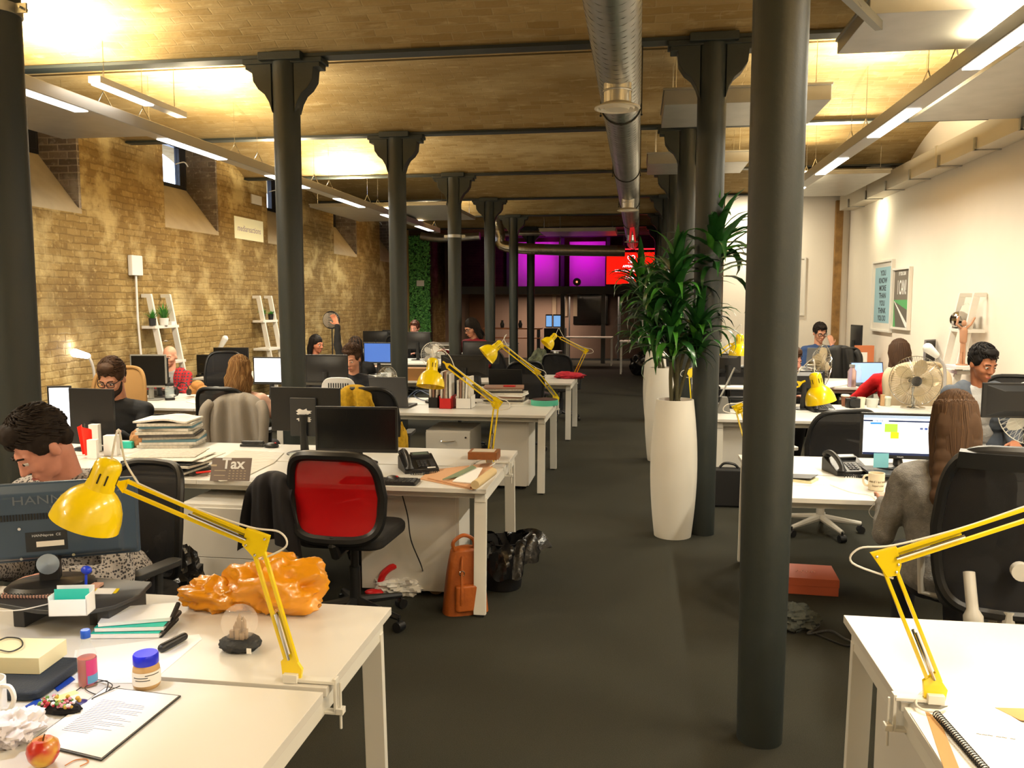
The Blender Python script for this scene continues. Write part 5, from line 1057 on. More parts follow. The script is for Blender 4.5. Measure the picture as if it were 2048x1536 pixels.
# --- right, second row
t = thing('mug', 'cream mug printed with mediareactions beside the black desk phone', 'mug', P(1752, 980, z=DZ)); b = MB(); b.lathe([(.037, 0), (.041, .004), (.042, .095), (.039, .095), (.038, .008), (0, .008)], n=28, caps=False); b.build('cup', mat('cream_mug', '#e6d9bd', .3), t); b = MB(); b.tube(curve3([(-.04, 0, .08), (-.062, -.005, .078), (-.07, -.005, .055), (-.06, 0, .03), (-.04, 0, .022)], 5), .006, 8); b.build('handle', mat('cream_mug', '#e6d9bd', .3), t)
for i, ch in enumerate('mediareac'): a = rad(-90-58+i*15); text('mug_lettering', ch, .019, face((.0425*cos(a), .0425*sin(a), .052), (-sin(a), cos(a), 0), (0, 0, 1)), mat('mug_print', '#8c7c64', .6), t)
for i, ch in enumerate('Superstar'): a = rad(-90-40+i*10); text('mug_lettering', ch, .014, face((.0425*cos(a), .0425*sin(a), .03), (-sin(a), cos(a), 0), (0, 0, 1)), mat('mug_print', '#8c7c64', .6), t)
c = P(1790, 935, z=DZ); t = thing('monitor_riser', 'dark flat monitor riser under the map screen', 'monitor stand', (c.x-.02, 5.06, DZ)); b = MB(); b.slab(-.24, .24, -.12, .15, .03, .045, .03); b.build('platform', DGREY, t, bevel=.003); [MB().box(sx-.02, sx+.02, -.08, .1, 0, .03).build('leg', DGREY, t) for sx in (-.18, .18)]
# screen page
def page(mon, items):
    for nm, x0, x1, z0, z1, col, em in items:
        b = MB(); sc_ = [k for k in mon.children if k.name.startswith('screen')][0]; bb = sc_.data.vertices; xs = [v.co.x for v in bb]; zs = [v.co.z for v in bb]; w0, w1, h0, h1 = min(xs), max(xs), min(zs), max(zs); yy = min(v.co.y for v in bb)-.0006
        b.box(w0+(w1-w0)*x0, w0+(w1-w0)*x1, yy-.0003, yy, h0+(h1-h0)*z0, h0+(h1-h0)*z1); b.build(nm, mat('screen_'+col.strip('#'), col, .4, emit=em), sc_)
page(mm, [('browser_bar', 0, 1, .84, .88, '#14264e', .6), ('tab_strip', 0, 1, .93, 1, '#8fa3bd', .8), ('search_box', .12, .33, .845, .875, '#dfe8f4', 1), ('map_green', .28, .45, .58, .79, '#8fe03a', .9), ('map_yellow', .36, .47, .42, .58, '#ffe01a', .9), ('profile_banner', .09, .24, .77, .82, '#2f7fd0', .8), ('taskbar', 0, 1, 0, .06, '#16264e', .5), ('icon', .74, .78, .66, .71, '#4a5a8a', .6), ('icon', .80, .84, .66, .71, '#2a4a9a', .6), ('link_line', .5, .66, .74, .75, '#b8c8da', .8)])
sheet('monitor_brand_mark', 'x', 'x', [(0, 0), (1, 0), (1, 1)], BLK) if False else None
text('brand_text', 'PHILIPS', .011, face((0, -.0015, [k for k in mm.children if k.name.startswith('screen')][0].data.vertices[0].co.z-.011), (1, 0, 0), (0, 0, 1)), mat('label_white', '#c9ced6', .5), mm)
b = MB(); c = P(1762, 888, Y=5.12); b.T = TR((c.x, c.y-.025, 0), .05, rx=0); b.box(-.045, .04, 0, .001, .785, .87); one(b, 'sticky_note', 'light blue sticky note hanging below the map screen', 'note', mat('sky_blue_note', '#7cc4d8', .7))
t = thing('notebook', 'dark notebook with a cream page edge beside the closest column by the planters', 'notebook', P(1600, 962, z=DZ), rad(-28)); b = MB(); b.box(-.06, .08, -.05, .08, 0, .016); b.build('pages', CREAM, t); b = MB(T=TR((0, 0, .022), ry=rad(-5))); b.box(-.065, .075, -.05, .085, 0, .004); b.build('cover', DGREY, t)
b = MB(T=TR(P(1590, 965, z=DZ), .2)); b.box(-.13, .14, -.07, .05, 0, .0015); one(b, 'papers', 'white sheets under the dark notebook', 'paper', PAPER)
cable('white earphones trailing over the desk edge below the mug', [V3(P(1660, 970, z=DZ), DZ+.003), V3(P(1700, 985, z=DZ), DZ+.003), V3(P(1740, 992, z=DZ), DZ+.003), V3(P(1752, 1003, z=DZ), DZ+.002), V3(P(1738, 1022, Y=4.44), P(1738, 1022, Y=4.44).z), V3(P(1748, 1037, Y=4.44), P(1748, 1037, Y=4.44).z), V3(P(1770, 1035, Y=4.44), P(1770, 1035, Y=4.44).z), V3(P(1765, 1005, Y=4.45), DZ-.0)], .0018, PW)
# third row right
t = thing('camera', 'black compact camera beside the take-away cup', 'camera', P(1705, 815, z=DZ)); b = MB(); b.box(-.065, .065, -.03, .03, 0, .09); b.box(-.025, .03, -.03, .02, .09, .105); b.build('camera_body', BLK, t, bevel=.006); b = MB(); b.tube([(-.01, -.03, .045), (-.01, -.075, .045)], .032, 20); b.build('camera_lens', BLK, t)
def cup(x, y, label, col='#e4dcc6', lid=None, r=.04, h=.1, cat='cup'):
    t = thing('paper_cup', label, cat, P(x, y, z=DZ)); b = MB(); b.lathe([(r*.78, 0), (r, h), (r*.93, h), (r*.72, .004), (0, .004)], n=20, caps=False); b.build('cup', mat('cup_'+col.strip('#'), col, .6), t)
    if lid: b = MB(); b.lathe([(r*1.04, h-.004), (r*1.04, h+.006), (r*.9, h+.014), (0, h+.014)], n=20); b.build('lid', mat('lid_'+lid.strip('#'), lid, .4), t)
cup(1690, 812, 'take-away coffee cup with a brown sleeve and white lid', '#8c5a40', '#e8e0d4'); cup(1722, 815, 'plain cream cup beside the black camera'); cup(1744, 814, 'pale ribbed paper bowl behind the cream cup', '#cfd2cc', r=.06, h=.08, cat='bowl'); cup(1775, 812, 'small pale cup with a lid in front of the chrome fan', '#c9cbb8', '#d9dccb', r=.032, h=.08); carton(1765, 812, .035, .03, .11, 'small tan box standing beside the pale lidded cup', mat('tan_box', '#b8946c', .7), name='small_box')
# fourth row right
t = thing('water_bottle', 'clear pink-tinted water bottle beside the light blue laptop', 'bottle', P(1703, 774, z=DZ)); b = MB(); b.lathe([(.045, 0), (.05, .01), (.05, .19), (.03, .22), (.03, .24)], n=20); b.build('bottle', mat('pink_clear', '#dcb8b0', .1, trans=.6), t); b = MB(); b.lathe([(.033, .24), (.033, .27), (0, .27)], n=20); b.build('cap', mat('grey_cap', '#9a9a94', .4), t)
t = thing('water_bottle', 'second clear bottle half behind the pink-tinted one', 'bottle', P(1716, 771, z=DZ)); b = MB(); b.lathe([(.035, 0), (.036, .01), (.036, .19), (.02, .22), (.02, .26)], n=20); b.build('bottle', SG, t)
sheet('papers', 'white papers lying on the fourth row beside the bottles', 'paper', [(1640, 765), (1690, 760), (1700, 768), (1650, 776)], PAPER, th=.012)
t = thing('squeeze_bottle', 'small teal bottle beside the silver grey laptop', 'bottle', P(1693, 713, Y=12.9)*1); t.location.z = DZ; b = MB(); b.lathe([(.07, 0), (.075, .01), (.075, .13), (.03, .16), (.03, .22), (0, .22)], n=16); b.build('bottle', mat('teal_plastic', '#3aa0aa', .4), t)
b = MB(T=TR((P(1732, 700, Y=13.2).x, 13.3, DZ), .1)); b.box(-.13, .13, -.05, .05, 0, .36); k = one(b, 'drinks_carton', 'orange and white carton near the white wall behind the edge-on monitor', 'carton', mat('orange_box', '#c8744a', .6), bevel=.002); b = MB(T=TR((P(1732, 700, Y=13.2).x, 13.3, DZ), .1)); b.box(-.1, .03, -.052, -.05, .03, .26); b.build('label', PAPER, k)
def gooseneck(pts, label, head, lit=None, m=None):
    pts = [Vector(p) for p in pts]; t = thing('desk_lamp', label, 'lamp', pts[0]); o = pts[0]; m = m or mat('pale_grey_plastic', '#a8a4a2', .4)
    b = MB(); b.lathe([(0, 0), (.09, 0), (.09, .015), (.02, .03)], n=24); b.build('base', m, t); b = MB(); b.tube(curve3([p-o for p in pts], 6), .014, 10); b.build('neck', m, t)
    b = MB(); a = pts[-1]-o; h = Vector(head)-o; cap(b, a, .03, h, .045); b.build('lamp_head', mat('lit_lamp_head', '#f2f4ff', .4, emit=12) if lit else PW, t)
    if lit:
        l = bpy.data.lights.new('lamp_light', 'POINT'); l.energy = 5; l.color = (.8, .88, 1); l.shadow_soft_size = .06; lo = bpy.data.objects.new('lamp_light', l); COL.objects.link(lo); lo.location = h+Vector((-.05, 0, .09)); lo.parent = t
gooseneck([V3(P(190, 780, Y=8.2), DZ), P(188, 745, Y=8.2), P(182, 722, Y=8.2), P(175, 712, Y=8.2)], 'desk lamp with a glowing cool white head in front of the brick wall', P(150, 706, Y=8.2), lit=True)
gooseneck([V3(P(436, 752, Y=11.2), DZ), P(437, 715, Y=11.2), P(440, 696, Y=11.2)], 'small white desk lamp with an unlit hooded head above a wide black monitor', P(450, 677, Y=11.2))
gooseneck([V3(P(1888, 790, Y=8.0), DZ), P(1890, 745, Y=8.0), P(1882, 722, Y=8.0), P(1872, 710, Y=8.0)], 'unlit grey bendy desk lamp between the cream coat and the grey blazer', P(1856, 696, Y=8.0))
# yellow cloth, grey coat, coats
def drape(x, y, rz, w, d, z1, drop, m, label, name, cat='coat', front=.16, seed=0, sleeve=True):
    t = thing(name, label, cat, (x, y, 0), rz); b = MB()
    def f(u, v):
        k = 2*u-1; s_ = v*(front+drop)-front; ww = w*(.80+.34*max(0, s_)/drop)
        X = k*ww/2; sl = .075*abs(k)**2.6; fold = (.022*sin(u*15+seed)+.012*sin(u*29+seed*2+v*3))*min(1, max(0, s_)*5+.15)
        if s_ < 0: return (X, -.02-.03*min(1, -s_*9)+fold*.3, z1-sl-(-s_)**1.3)
        r = min(1, s_/.05); return (X, -.02+.075*math.sqrt(r)+fold+.02*s_, z1-sl+.015*(1-r)*r*4-s_+.02*sin(u*9+seed)*max(0, s_))
    b.grid(f, 48, 26, .007); c_ = b.build('cloth', m, t, angle=70)
    if sleeve:
        for sx in (-1, 1):
            q = MB(); q.tube(curve3([(sx*w*.40, .03, z1-.08), (sx*w*.50, .075, z1-.16), (sx*w*.49, .09, z1-.16-drop*.45), (sx*w*.46, .085, z1-.12-drop*.8)], 6), [.03]+[.042]*8+[.038]*9+[.034], 14); q.build('sleeve', m, t, angle=70)
    return t
drape(P(474, 800, Y=6.35).x, 6.36, rad(182), .50, .1, 1.02, .52, mat('light_grey_coat', '#8b8378', .85, bump=.2, bscale=90), 'light grey raincoat hung over the chair of the blond person', 'coat', seed=1)
q = P(700, 785, Y=6.3); drape(q.x+.03, 6.33, rad(184), .34, .1, 1.10, .17, mat('mustard_cloth', '#b8921c', .9, noise=.2, nscale=40, bump=.5, bscale=120), 'mustard yellow checked cloth hung over a black chair back', 'scarf', 'scarf', seed=3, sleeve=False)
drape(P(1678, 730, Y=12.0).x, 11.98, rad(182), .48, .1, 1.16, .50, BLKM, 'black coat hung over the chair before the silver laptop', 'coat', seed=5)
drape(P(1826, 740, Y=9.05).x, 9.02, rad(186), .60, .1, 1.14, .55, mat('cream_coat_cloth', '#c4b294', .9), 'cream wool coat hung over the chair behind the large chrome fan', 'coat', seed=2)
drape(P(562, 1030, Y=4.2).x, 4.12, rad(165), .34, .1, .86, .36, mat('black_floral_cloth', '#15141a', .85), 'black coat with a pink lining hanging on the arm of the red chair', 'coat', seed=4, sleeve=False)
b = MB(); c = P(540, 1015, Y=4.15); blob(b, (c.x-.01, c.y-.02, c.z-.03), (.07, .03, .03), .3, 3, 20); one(b, 'pink_scarf', 'crumpled pink scarf on top of the black coat by the red chair', 'scarf', mat('pink_cloth', '#b0283c', .85))
b = MB(); c = P(800, 870, Y=6.5); blob(b, (c.x+.0, c.y, .42), (.06, .08, .2), .25, 3, 28, 2); one(b, 'yellow_scarf', 'mustard yellow scarf hanging low beside the white pedestal', 'scarf', mat('mustard_cloth', '#b8921c', .9))

# white slotted chair back, letter tray, wedge stand
t = thing('plastic_chair', 'white plastic chair with a slotted rounded back beyond the torn-sticker monitor', 'chair', (P(672, 780, Y=7.0).x, 7.05, 0)); b = MB(); z1_ = P(672, 756, Y=7.0).z
b.prism([(.16*math.copysign(abs(cos(a))**.5, cos(a)), z1_-.22+.22*math.copysign(abs(sin(a))**.5, sin(a))) for a in [2*pi*j/32 for j in range(32)]], 0, .03, 'y'); b.box(-.2, .2, .0, .36, .43, .46); b.build('shell', PW, t, bevel=.006)
b = MB(); [b.box(-.09+i*.022, -.08+i*.022, -.002, .0, z1_-.10, z1_-.05) for i in range(9)]; b.build('slots', DGREY, t)
for sx in (-.17, .17):
    for y_ in (.03, .33): b = MB(); b.cyl((sx, y_, 0), (sx, y_, .44), .012); b.build('leg', CHROME, t)
t = thing('letter_tray', 'black letter tray holding white sheets between the closest two columns', 'tray', (P(1468, 790, Y=8.3).x, 8.3, DZ)); b = MB()
for z_ in (.0, .09, .18): b.box(-.17, .17, -.12, .12, z_, z_+.006)
for sx in (-.17, .165): b.box(sx, sx+.005, -.12, .12, 0, .24)
b.build('tray', BLK, t); b = MB(); b.box(-.14, .15, -.11, .11, .187, .205); b.build('paper', PAPER, t)
t = thing('wedge_stand', 'grey wedge-shaped stand with a thin rod beside the second column', 'stand', P(1447, 826, z=DZ)); b = MB(); b.prism([(-.07, 0), (.06, 0), (.03, .15), (-.02, .15)], -.04, .04, 'y'); b.build('wedge', mat('speckled_grey', '#6f6f6c', .7), t, bevel=.004); b = MB(); b.tube([(-.03, 0, .15), (.09, 0, .42)], .008, 8); b.build('rod', STEEL, t)
sheet('papers', 'pink papers at the picture edge beside the knitted jumper', 'paper', [(-30, 912), (22, 914), (20, 940), (-30, 946)], mat('pink_paper', '#d6a49a', .85), th=.01)
# ================================================================ floor things, plants, wall things, ceiling things
BAGP = mat('black_bin_liner', '#0c0c0e', .25, bump=.6, bscale=18)
t = thing('waste_bin', 'black waste bin with its liner folded over the rim behind the leather backpack', 'bin', P(1003, 1178, z=0)+Vector((0, .05, 0))); b = MB(); b.lathe([(.11, 0), (.115, .005), (.14, .30), (.134, .30), (.108, .01), (0, .01)], n=28, caps=False); b.build('bin', BLK, t)
b = MB()
def lin_(u, v):
    a = 2*pi*u; r = .145+.05*sin(3*a)*v+.02*sin(11*a+5*v)+.02*v+.09*max(0, cos(a-.0))*v; return (r*cos(a), r*sin(a), .31+.04*sin(v*pi)-.14*v+.05*sin(2*a+1)*(.3+v)+.015*sin(9*a+v*7))
b.grid(lin_, 72, 10, .003); b.grid(lambda u, v: ((.145-.04*v+.01*sin(9*2*pi*u))*cos(2*pi*u), (.145-.04*v)*sin(2*pi*u), .31-.2*v+.05*sin(4*pi*u+1)*.3), 48, 5, .002); b.build('bin_liner', BAGP, t, angle=25)
# backpack
c = P(925, 1232, z=0); TAN = mat('tan_leather', '#a0541e', .5, noise=.15, nscale=12, bump=.2, bscale=60)
t = thing('backpack', 'tan brown leather backpack leaning on the desk leg', 'bag', (c.x, c.y+.08, 0), rad(25)); b = MB()
b.grid(lambda u, v: ((.13-.03*v-.02*v*v*v)*math.copysign(abs(cos(2*pi*u))**.6, cos(2*pi*u)), (.075-.02*v)*math.copysign(abs(sin(2*pi*u))**.7, sin(2*pi*u))+.0, .36*v+.0), 40, 12)
b.add([(0, 0, .365)], []); b.ell((0, 0, .352), (.085, .052, .03), 20); b.ell((0, 0, .012), (.128, .072, .012), 20); b.build('bag_body', TAN, t); b = MB(); b.slab(-.075, .075, -.105, -.055, .03, .18, .02); b.build('front_pocket', TAN, t, bevel=.012)
b = MB(); b.tube(curve3([(-.06, -.02, .35), (-.075, -.03, .41), (-.02, -.035, .45), (.04, -.03, .42), (.05, -.02, .35)], 6), .011, 8); b.build('handle', TAN, t); b = MB(); b.tube(curve3([(-.03, -.07, .34), (-.04, -.09, .25), (-.045, -.11, .12), (-.05, -.09, .05)], 5), .008, 6); b.tube(curve3([(.06, .06, .32), (.1, .1, .2), (.09, .08, .06)], 5), .01, 6); b.build('strap', TAN, t)
b = MB(); [b.tube([(-.04+.014*cos(a), -.094+z_*.0, z_+.014*sin(a)) for a in [2*pi*j/12 for j in range(12)]], .0028, 6, closed=True) for z_ in (.25, .12)]; b.build('buckle', CHROME, t)
a, d = P(872, 1172, z=.055), P(897, 1112, z=.055); b = MB(); b.tube([a+Vector((0, 0, .0)), a+(d-a)*1.1+Vector((0, 0, .0))], .052, 24); k = one(b, 'rolled_mat', 'rolled brown mat lying on the floor behind the leather backpack', 'mat', mat('kraft_mat', '#85694a', .9)); b = MB(); dr_ = (a-d).normalized(); b.tube([a+dr_*.001, a+dr_*.004], .03, 20); b.build('roll_core', mat('dark_core', '#2a2018', .9), k)
b = MB(); c = P(790, 1192, z=0); blob(b, (c.x, c.y+.1, 0), (.19, .12, .07), .45, 1.9, 40, 8); k = one(b, 'carrier_bag', 'white and red plastic carrier bag on the floor under the second row', 'bag', mat('white_bag', '#e8e4da', .4, bump=.4, bscale=16), angle=18); b = MB(); b.tube(curve3([(c.x-.1, c.y+.01, .05), (c.x-.07, c.y-.0, .13), (c.x-.02, c.y+.03, .17), (c.x+.02, c.y+.08, .15)], 5), .02, 8); b.ell((c.x-.12, c.y-.03, .025), (.06, .03, .022), 12); b.build('red_print', mat('bag_red', '#c41a1c', .4), k)
b = MB(); c = P(740, 1160, z=0); blob(b, (c.x, c.y+.22, 0), (.22, .16, .15), .25, 1.6, 36, 5); one(b, 'black_bag', 'soft black bag slumped under the desk behind the red chair', 'bag', BLKM, angle=30)
b = MB(); c = P(330, 1180, z=0); blob(b, (P(335, 1110, Y=4.0).x, 4.0, 0), (.17, .15, .28), .35, 2, 40, 7); one(b, 'rubbish_bag', 'shiny black rubbish bag under the second row beside the white drawers', 'bag', BAGP, angle=18)
OBX = mat('orange_card', '#b5583a', .6)
c = P(1622, 1195, z=0); t = thing('pizza_box', 'orange cardboard box on the carpet beside the closest column by the planters', 'box', (c.x, c.y+.17, 0), rad(-3)); b = MB(); b.box(-.17, .17, -.13, .15, .001, .1); b.build('box', OBX, t, bevel=.002); b = MB(); b.box(-.173, .173, -.133, .153, .055, .103); b.build('lid', OBX, t, bevel=.002)
b = MB(); [b.tube(curve3([(x_, -.02, .1035), (x_+.012, .02, .1035), (x_+.024, -.01, .1035)], 5), .003, 5) for x_ in (-.06, -.03, 0, .03)]; b.build('print', mat('box_print', '#c9836a', .6), t)
b = MB(); c = P(1600, 1270, z=0); blob(b, (P(1590, 1265, z=0).x, P(1590, 1265, z=0).y+.08, 0), (.13, .10, .07), .4, 2, 36, 2); k = one(b, 'cloth_bag', 'crumpled grey-green drawstring bag on the carpet beside the closest column', 'bag', mat('grey_green_cloth', '#3f423c', .85, bump=.4, bscale=40), angle=25)
cable('black and white cord trailing from the drawstring bag', [V3(P(x, y, z=.01), .012) for x, y in [(1585, 1215), (1625, 1225), (1638, 1250), (1615, 1268), (1660, 1262), (1690, 1278), (1720, 1290)]], .006, mat('speckled_cord', '#3c3c3c', .8, noise=.8, nscale=300), 'cord')
cable('thin dark strap lying beside the trailing cord', [V3(P(x, y, z=.01), .008) for x, y in [(1620, 1262), (1650, 1275), (1690, 1290), (1712, 1288)]], .005, BLK, 'strap')
t = thing('briefcase', 'black case standing on the floor between the second and closest columns', 'case', P(1455, 1015, z=0)+Vector((.0, .06, 0))); b = MB(); b.box(-.13, .16, -.06, .06, 0, .33); b.build('case', BLKM, t, bevel=.02); b = MB(); b.tube(curve3([(-.07, 0, .33), (-.03, 0, .37), (.05, 0, .365), (.09, 0, .33)], 5), .011, 8); b.build('handle', BLK, t)
# right near desk papers
t = thing('spiral_notebook', 'open white ring-bound notebook with a black coil on the closest desk by the painted wall', 'notebook', (0, 0, 0)); px = [(1872, 1436), (2040, 1470), (2180, 1640), (1980, 1560)]; g = [P(x, y, z=DZ) for x, y in px]; o = g[0]; t.location = (o.x, o.y, DZ+.006)
b = MB(); b.prism([(p-o).xy for p in g], 0, .007); b.build('pages', PW, t); b = MB(); spiral(b, Vector((0, 0, .005)), (g[3]-o)+Vector((0, 0, .005)), .0095, 30); b.build('spiral_binding', BLK, t)
text('handwriting', '~~~ ~~ ~', .02, TR(((g[1]-o)*.55+(g[3]-o)*.25).to_tuple()[:2]+(.0075,), rad(-10)), mat('pencil_grey', '#8f8a88', .8), t)
for i, (px, m_, lab) in enumerate((([(1820, 1425), (1862, 1418), (1905, 1500), (1890, 1536)], PAPER, 'white sheet at the desk edge beside the ring-bound pad'), ([(1850, 1420), (1880, 1440), (1920, 1540), (1895, 1560)], mat('tan_folder', '#b58a54', .7), 'tan card folder under the ring-bound pad'), ([(1900, 1405), (1990, 1412), (2100, 1480), (1950, 1470), (1885, 1430)], PAPER, 'loose white sheet behind the ring-bound pad'), ([(1990, 1415), (2100, 1418), (2140, 1450), (2040, 1440)], mat('tan_folder', '#b58a54', .7), 'tan folder behind the loose white sheet'))):
    sheet('papers', lab, 'paper', px, m_, z=DZ+.001*i, th=.002)
cable('white lamp cord looping at the clamp by the ring-bound pad', [V3(P(x, y, z=DZ), DZ+.012) for x, y in [(1852, 1385), (1838, 1400), (1832, 1418), (1850, 1430), (1875, 1432), (1895, 1425)]], .003, mat('white_cord', '#d9d5cb', .5))
# planters and dracaenas
SOIL = mat('terracotta_pebbles', '#6e2c1c', .8, bump=.6, bscale=120)
def planter(x, y, label, px=None):
    t = thing('planter', label, 'planter', (x, y, 0), 0, 'tall white planters'); b = MB(); H = 1.03
    pr = [(.125+.048*sin(pi*(.08+.84*k/14)), H*k/14) for k in range(15)]; b.lathe([(.0, 0)]+pr+[(pr[-1][0]-.012, H), (pr[-1][0]-.016, H-.03)], n=40, caps=False); b.build('pot', mat('matt_white_pot', '#d9d4c8', .55), t)
    b = MB(); b.lathe([(.125, H-.03), (0, H-.025)], n=32); b.build('soil', SOIL, t); return t
LEAF = mat('dracaena_leaf', '#1f4a1e', .3, noise=.35, nscale=9); LEAF2 = mat('dracaena_leaf_light', '#3f7a2a', .3, noise=.3, nscale=9); BARK = mat('dracaena_stem', '#4c4a34', .85, bump=.5, bscale=80)
def dracaena(base, crowns, label, seed):
    base = Vector(base); t = thing('dracaena_plant', label, 'plant', base); r = random.Random(seed)
    for (cp, s_, n) in crowns:
        c = Vector(cp)-base; b = MB(); m0 = Vector((r.uniform(-.03, .03), r.uniform(-.03, .03), 0)); b.tube(curve3([m0, m0+c*.35+Vector((0, 0, .06)), c*.8+Vector((0, 0, .02)), c+Vector((0, 0, .05))], 6), [.017]+[.014]*18, 10); b.build('stem', BARK, t)
        for kk, M_ in ((0, LEAF), (1, LEAF2)):
            b = MB()
            for i in range(int(n*(.72 if kk == 0 else .28))):
                a = r.uniform(0, 2*pi); el = r.uniform(-.25, 1.35); L = s_*1.15*r.uniform(.75, 1.15); wd = .030*r.uniform(.8, 1.3)*s_/.38; dr = r.uniform(.5, 1.3)*(1.1-el*.35)
                o = c+Vector((0, 0, r.uniform(-.16, .08))); pts = []; p = o.copy(); e = el+.35
                for j in range(8): pts.append(p.copy()); p = p+Vector((cos(a)*cos(e), sin(a)*cos(e), sin(e)))*L/7; e -= dr*.28*(.5+j*.22)
                sd = Vector((-sin(a), cos(a), 0))
                k0 = len(b.v); vs = []
                for j, q in enumerate(pts):
                    ww = wd*sin(pi*min(1, .12+.88*(j/7)**.75)) if j < 7 else 0.001; up = Vector((0, 0, ww*.35)); vs += [q-sd*ww+up, q, q+sd*ww+up]
                b.add(vs, [(3*j+i_, 3*j+i_+1, 3*j+i_+4, 3*j+i_+3) for j in range(7) for i_ in (0, 1)])
            b.build('leaves', M_, t, angle=80)
planter(.285, 6.29, 'tall white barrel planter standing closest beside the second column'); planter(.27, 9.33, 'tall white barrel planter directly behind the closest one'); planter(.27, 12.37, 'tall white barrel planter furthest along the row of columns')
dracaena((.285, 6.29, 1.005), [(P(1432, 512, Y=6.35), .42, 60), (P(1352, 580, Y=6.25), .38, 62), (P(1345, 680, Y=6.15), .34, 60), (P(1398, 672, Y=6.2), .34, 50), (P(1310, 640, Y=6.3), .32, 46)], 'large dracaena with several leafy crowns growing from the closest white planter', 1)
dracaena((.27, 9.33, 1.005), [(P(1282, 568, Y=9.2), .40, 60), (P(1320, 620, Y=9.3), .42, 60), (P(1290, 680, Y=9.2), .36, 50)], 'dracaena in the second white planter, its leaves crossing the red screen', 2)
dracaena((.27, 12.37, 1.005), [(P(1318, 570, Y=12.3), .45, 50), (P(1330, 640, Y=12.3), .4, 40)], 'dracaena in the furthest white planter, mostly hidden by the others', 3)
# ladder shelves
def ladder(x, y, rz, label, z0=.0, H=1.83, m=None, shelves=(.55, .98, 1.42), w=.42):
    t = thing('ladder_shelf', label, 'shelf', (x, y, 0), rz, 'white leaning ladder shelves'); m = m or mat('white_painted_wood', '#ddd8ce', .45)
    for s in (-1, 1):
        b = MB(); b.bar((s*w/2, -.42, 0), (s*w/2, -.10, H), .032, .07, (0, 1, 0)); b.bar((s*w/2, -.13, H-.01), (s*w/2, -.005, H-.01), .036, .045); b.build('side_rail', m, t, bevel=.002)
    for z in shelves:
        y0 = -.42+.32*z/H; b = MB(); b.box(-w/2-.06, w/2+.06, y0-.03, -.02, z, z+.035); b.build('shelf_board', m, t, bevel=.002)
    return t
la = ladder(-5.995, 9.75, rad(90), 'white leaning ladder shelf with a grass plant beside the wall router'); lb2 = ladder(-5.995, 12.75, rad(90), 'white leaning ladder shelf with two dark pots behind the blond person')
lr = ladder(3.645, 9.75, rad(-90), 'white leaning ladder shelf with a mirror ball by the painted wall', w=.40)
def potplant(x, y, z, label, n=50, L=.22, pot=PW, r0=.045):
    t = thing('potted_grass', label, 'plant', (x, y, z)); b = MB(); b.lathe([(r0*.8, 0), (r0, .09), (r0*.85, .09), (r0*.7, .06), (0, .06)], n=18, caps=False); b.build('pot', pot, t); b = MB(); r = random.Random(n)
    for i in range(n):
        a = r.uniform(0, 2*pi); e = r.uniform(.6, 1.5); l = L*r.uniform(.7, 1.1); d = Vector((cos(a)*cos(e), sin(a)*cos(e), sin(e))); s_ = Vector((-sin(a), cos(a), 0))*.005; p0 = Vector((0, 0, .06)); p1 = p0+d*l*.6; p2_ = p1+(d-Vector((0, 0, .5)))*l*.45
        b.add([p0-s_, p0+s_, p1+s_, p1-s_, p2_], [(0, 1, 2, 3), (3, 2, 4)])
    b.build('leaves', mat('bright_grass', '#3f8a34', .5), t)
potplant(-5.82, 9.72, 1.457, 'green grass plant in a white pot on the ladder shelf by the router', 70, .26, r0=.06); potplant(-5.84, 9.50, 1.457, 'smaller grass plant in a grey pot at the shelf end', 40, .2, DGREY)
potplant(-5.86, 12.6, 1.457, 'small dark leafy plant on the second ladder shelf', 50, .16, DGREY); potplant(-5.86, 12.9, 1.457, 'low green plant in a black pot on the second ladder shelf', 40, .12, BLK)
b = MB(); b.box(-5.9, -5.8, 9.86, 9.95, 1.456, 1.50); one(b, 'small_white_box', 'small white box on the ladder shelf beside the grass plant', 'box', PW)
def bell(x, y, z, r, h, label): b = MB(); b.lathe([(r, 0), (r, h*.6), (r*.75, h*.85), (.012, h*.97), (.012, h), (0, h)], (x, y, z), 28, caps=False); return one(b, 'glass_dome', label, 'glass dome', mat('thin_glass', '#ffffff', .02, trans=1, ior=1.08))
bell(-5.82, 9.75, 1.017, .09, .26, 'glass bell dome on the lower shelf behind the bald person')
t = thing('mirror_ball', 'small mirror ball on the ladder shelf by the painted wall', 'mirror ball', (3.50, 9.88, 1.457)); b = MB(); b.ell((0, 0, .095), .095, 20); b.build('mirror_tiles', mat('mirror_tile', '#b5b0aa', .12, 1), t, flat=True)
bell(3.5, 9.69, 1.457, .07, .28, 'clear glass dome beside the mirror ball')
t = thing('wooden_figure', 'slim wooden figure with raised arms standing on a low white shelf', 'figurine', P(1924, 728, X=3.42)); WOOD = mat('pale_wood', '#b98a6c', .6); b = MB(); s_ = .34
for a, ra, d, rb in (((-.02, 0, 0), .012, (-.025, 0, .2), .014), ((-.025, 0, .2), .014, (-.012, 0, .42), .02), ((.03, 0, 0), .012, (.025, 0, .2), .014), ((.025, 0, .2), .014, (.012, 0, .42), .02), ((0, 0, .43), .035, (0, 0, .62), .04), ((-.03, 0, .66), .014, (-.13, 0, .74), .011), ((-.13, 0, .74), .011, (-.1, 0, .88), .01), ((.03, 0, .66), .014, (.12, 0, .74), .011), ((.12, 0, .74), .011, (.18, 0, .86), .01)): cap(b, Vector(a)*1.0*s_/.6, ra, Vector(d)*s_/.6, rb, 10)
b.ell((0, 0, .76*s_/.6), (.025, .025, .035), 12); b.T = None; R_ = Matrix.Rotation(rad(-10), 3, 'Z'); b.build('figure', WOOD, t); b = MB(); b.lathe([(.06, -.012), (.06, 0), (0, 0)], n=20); b.build('foot_disc', WOOD, t)
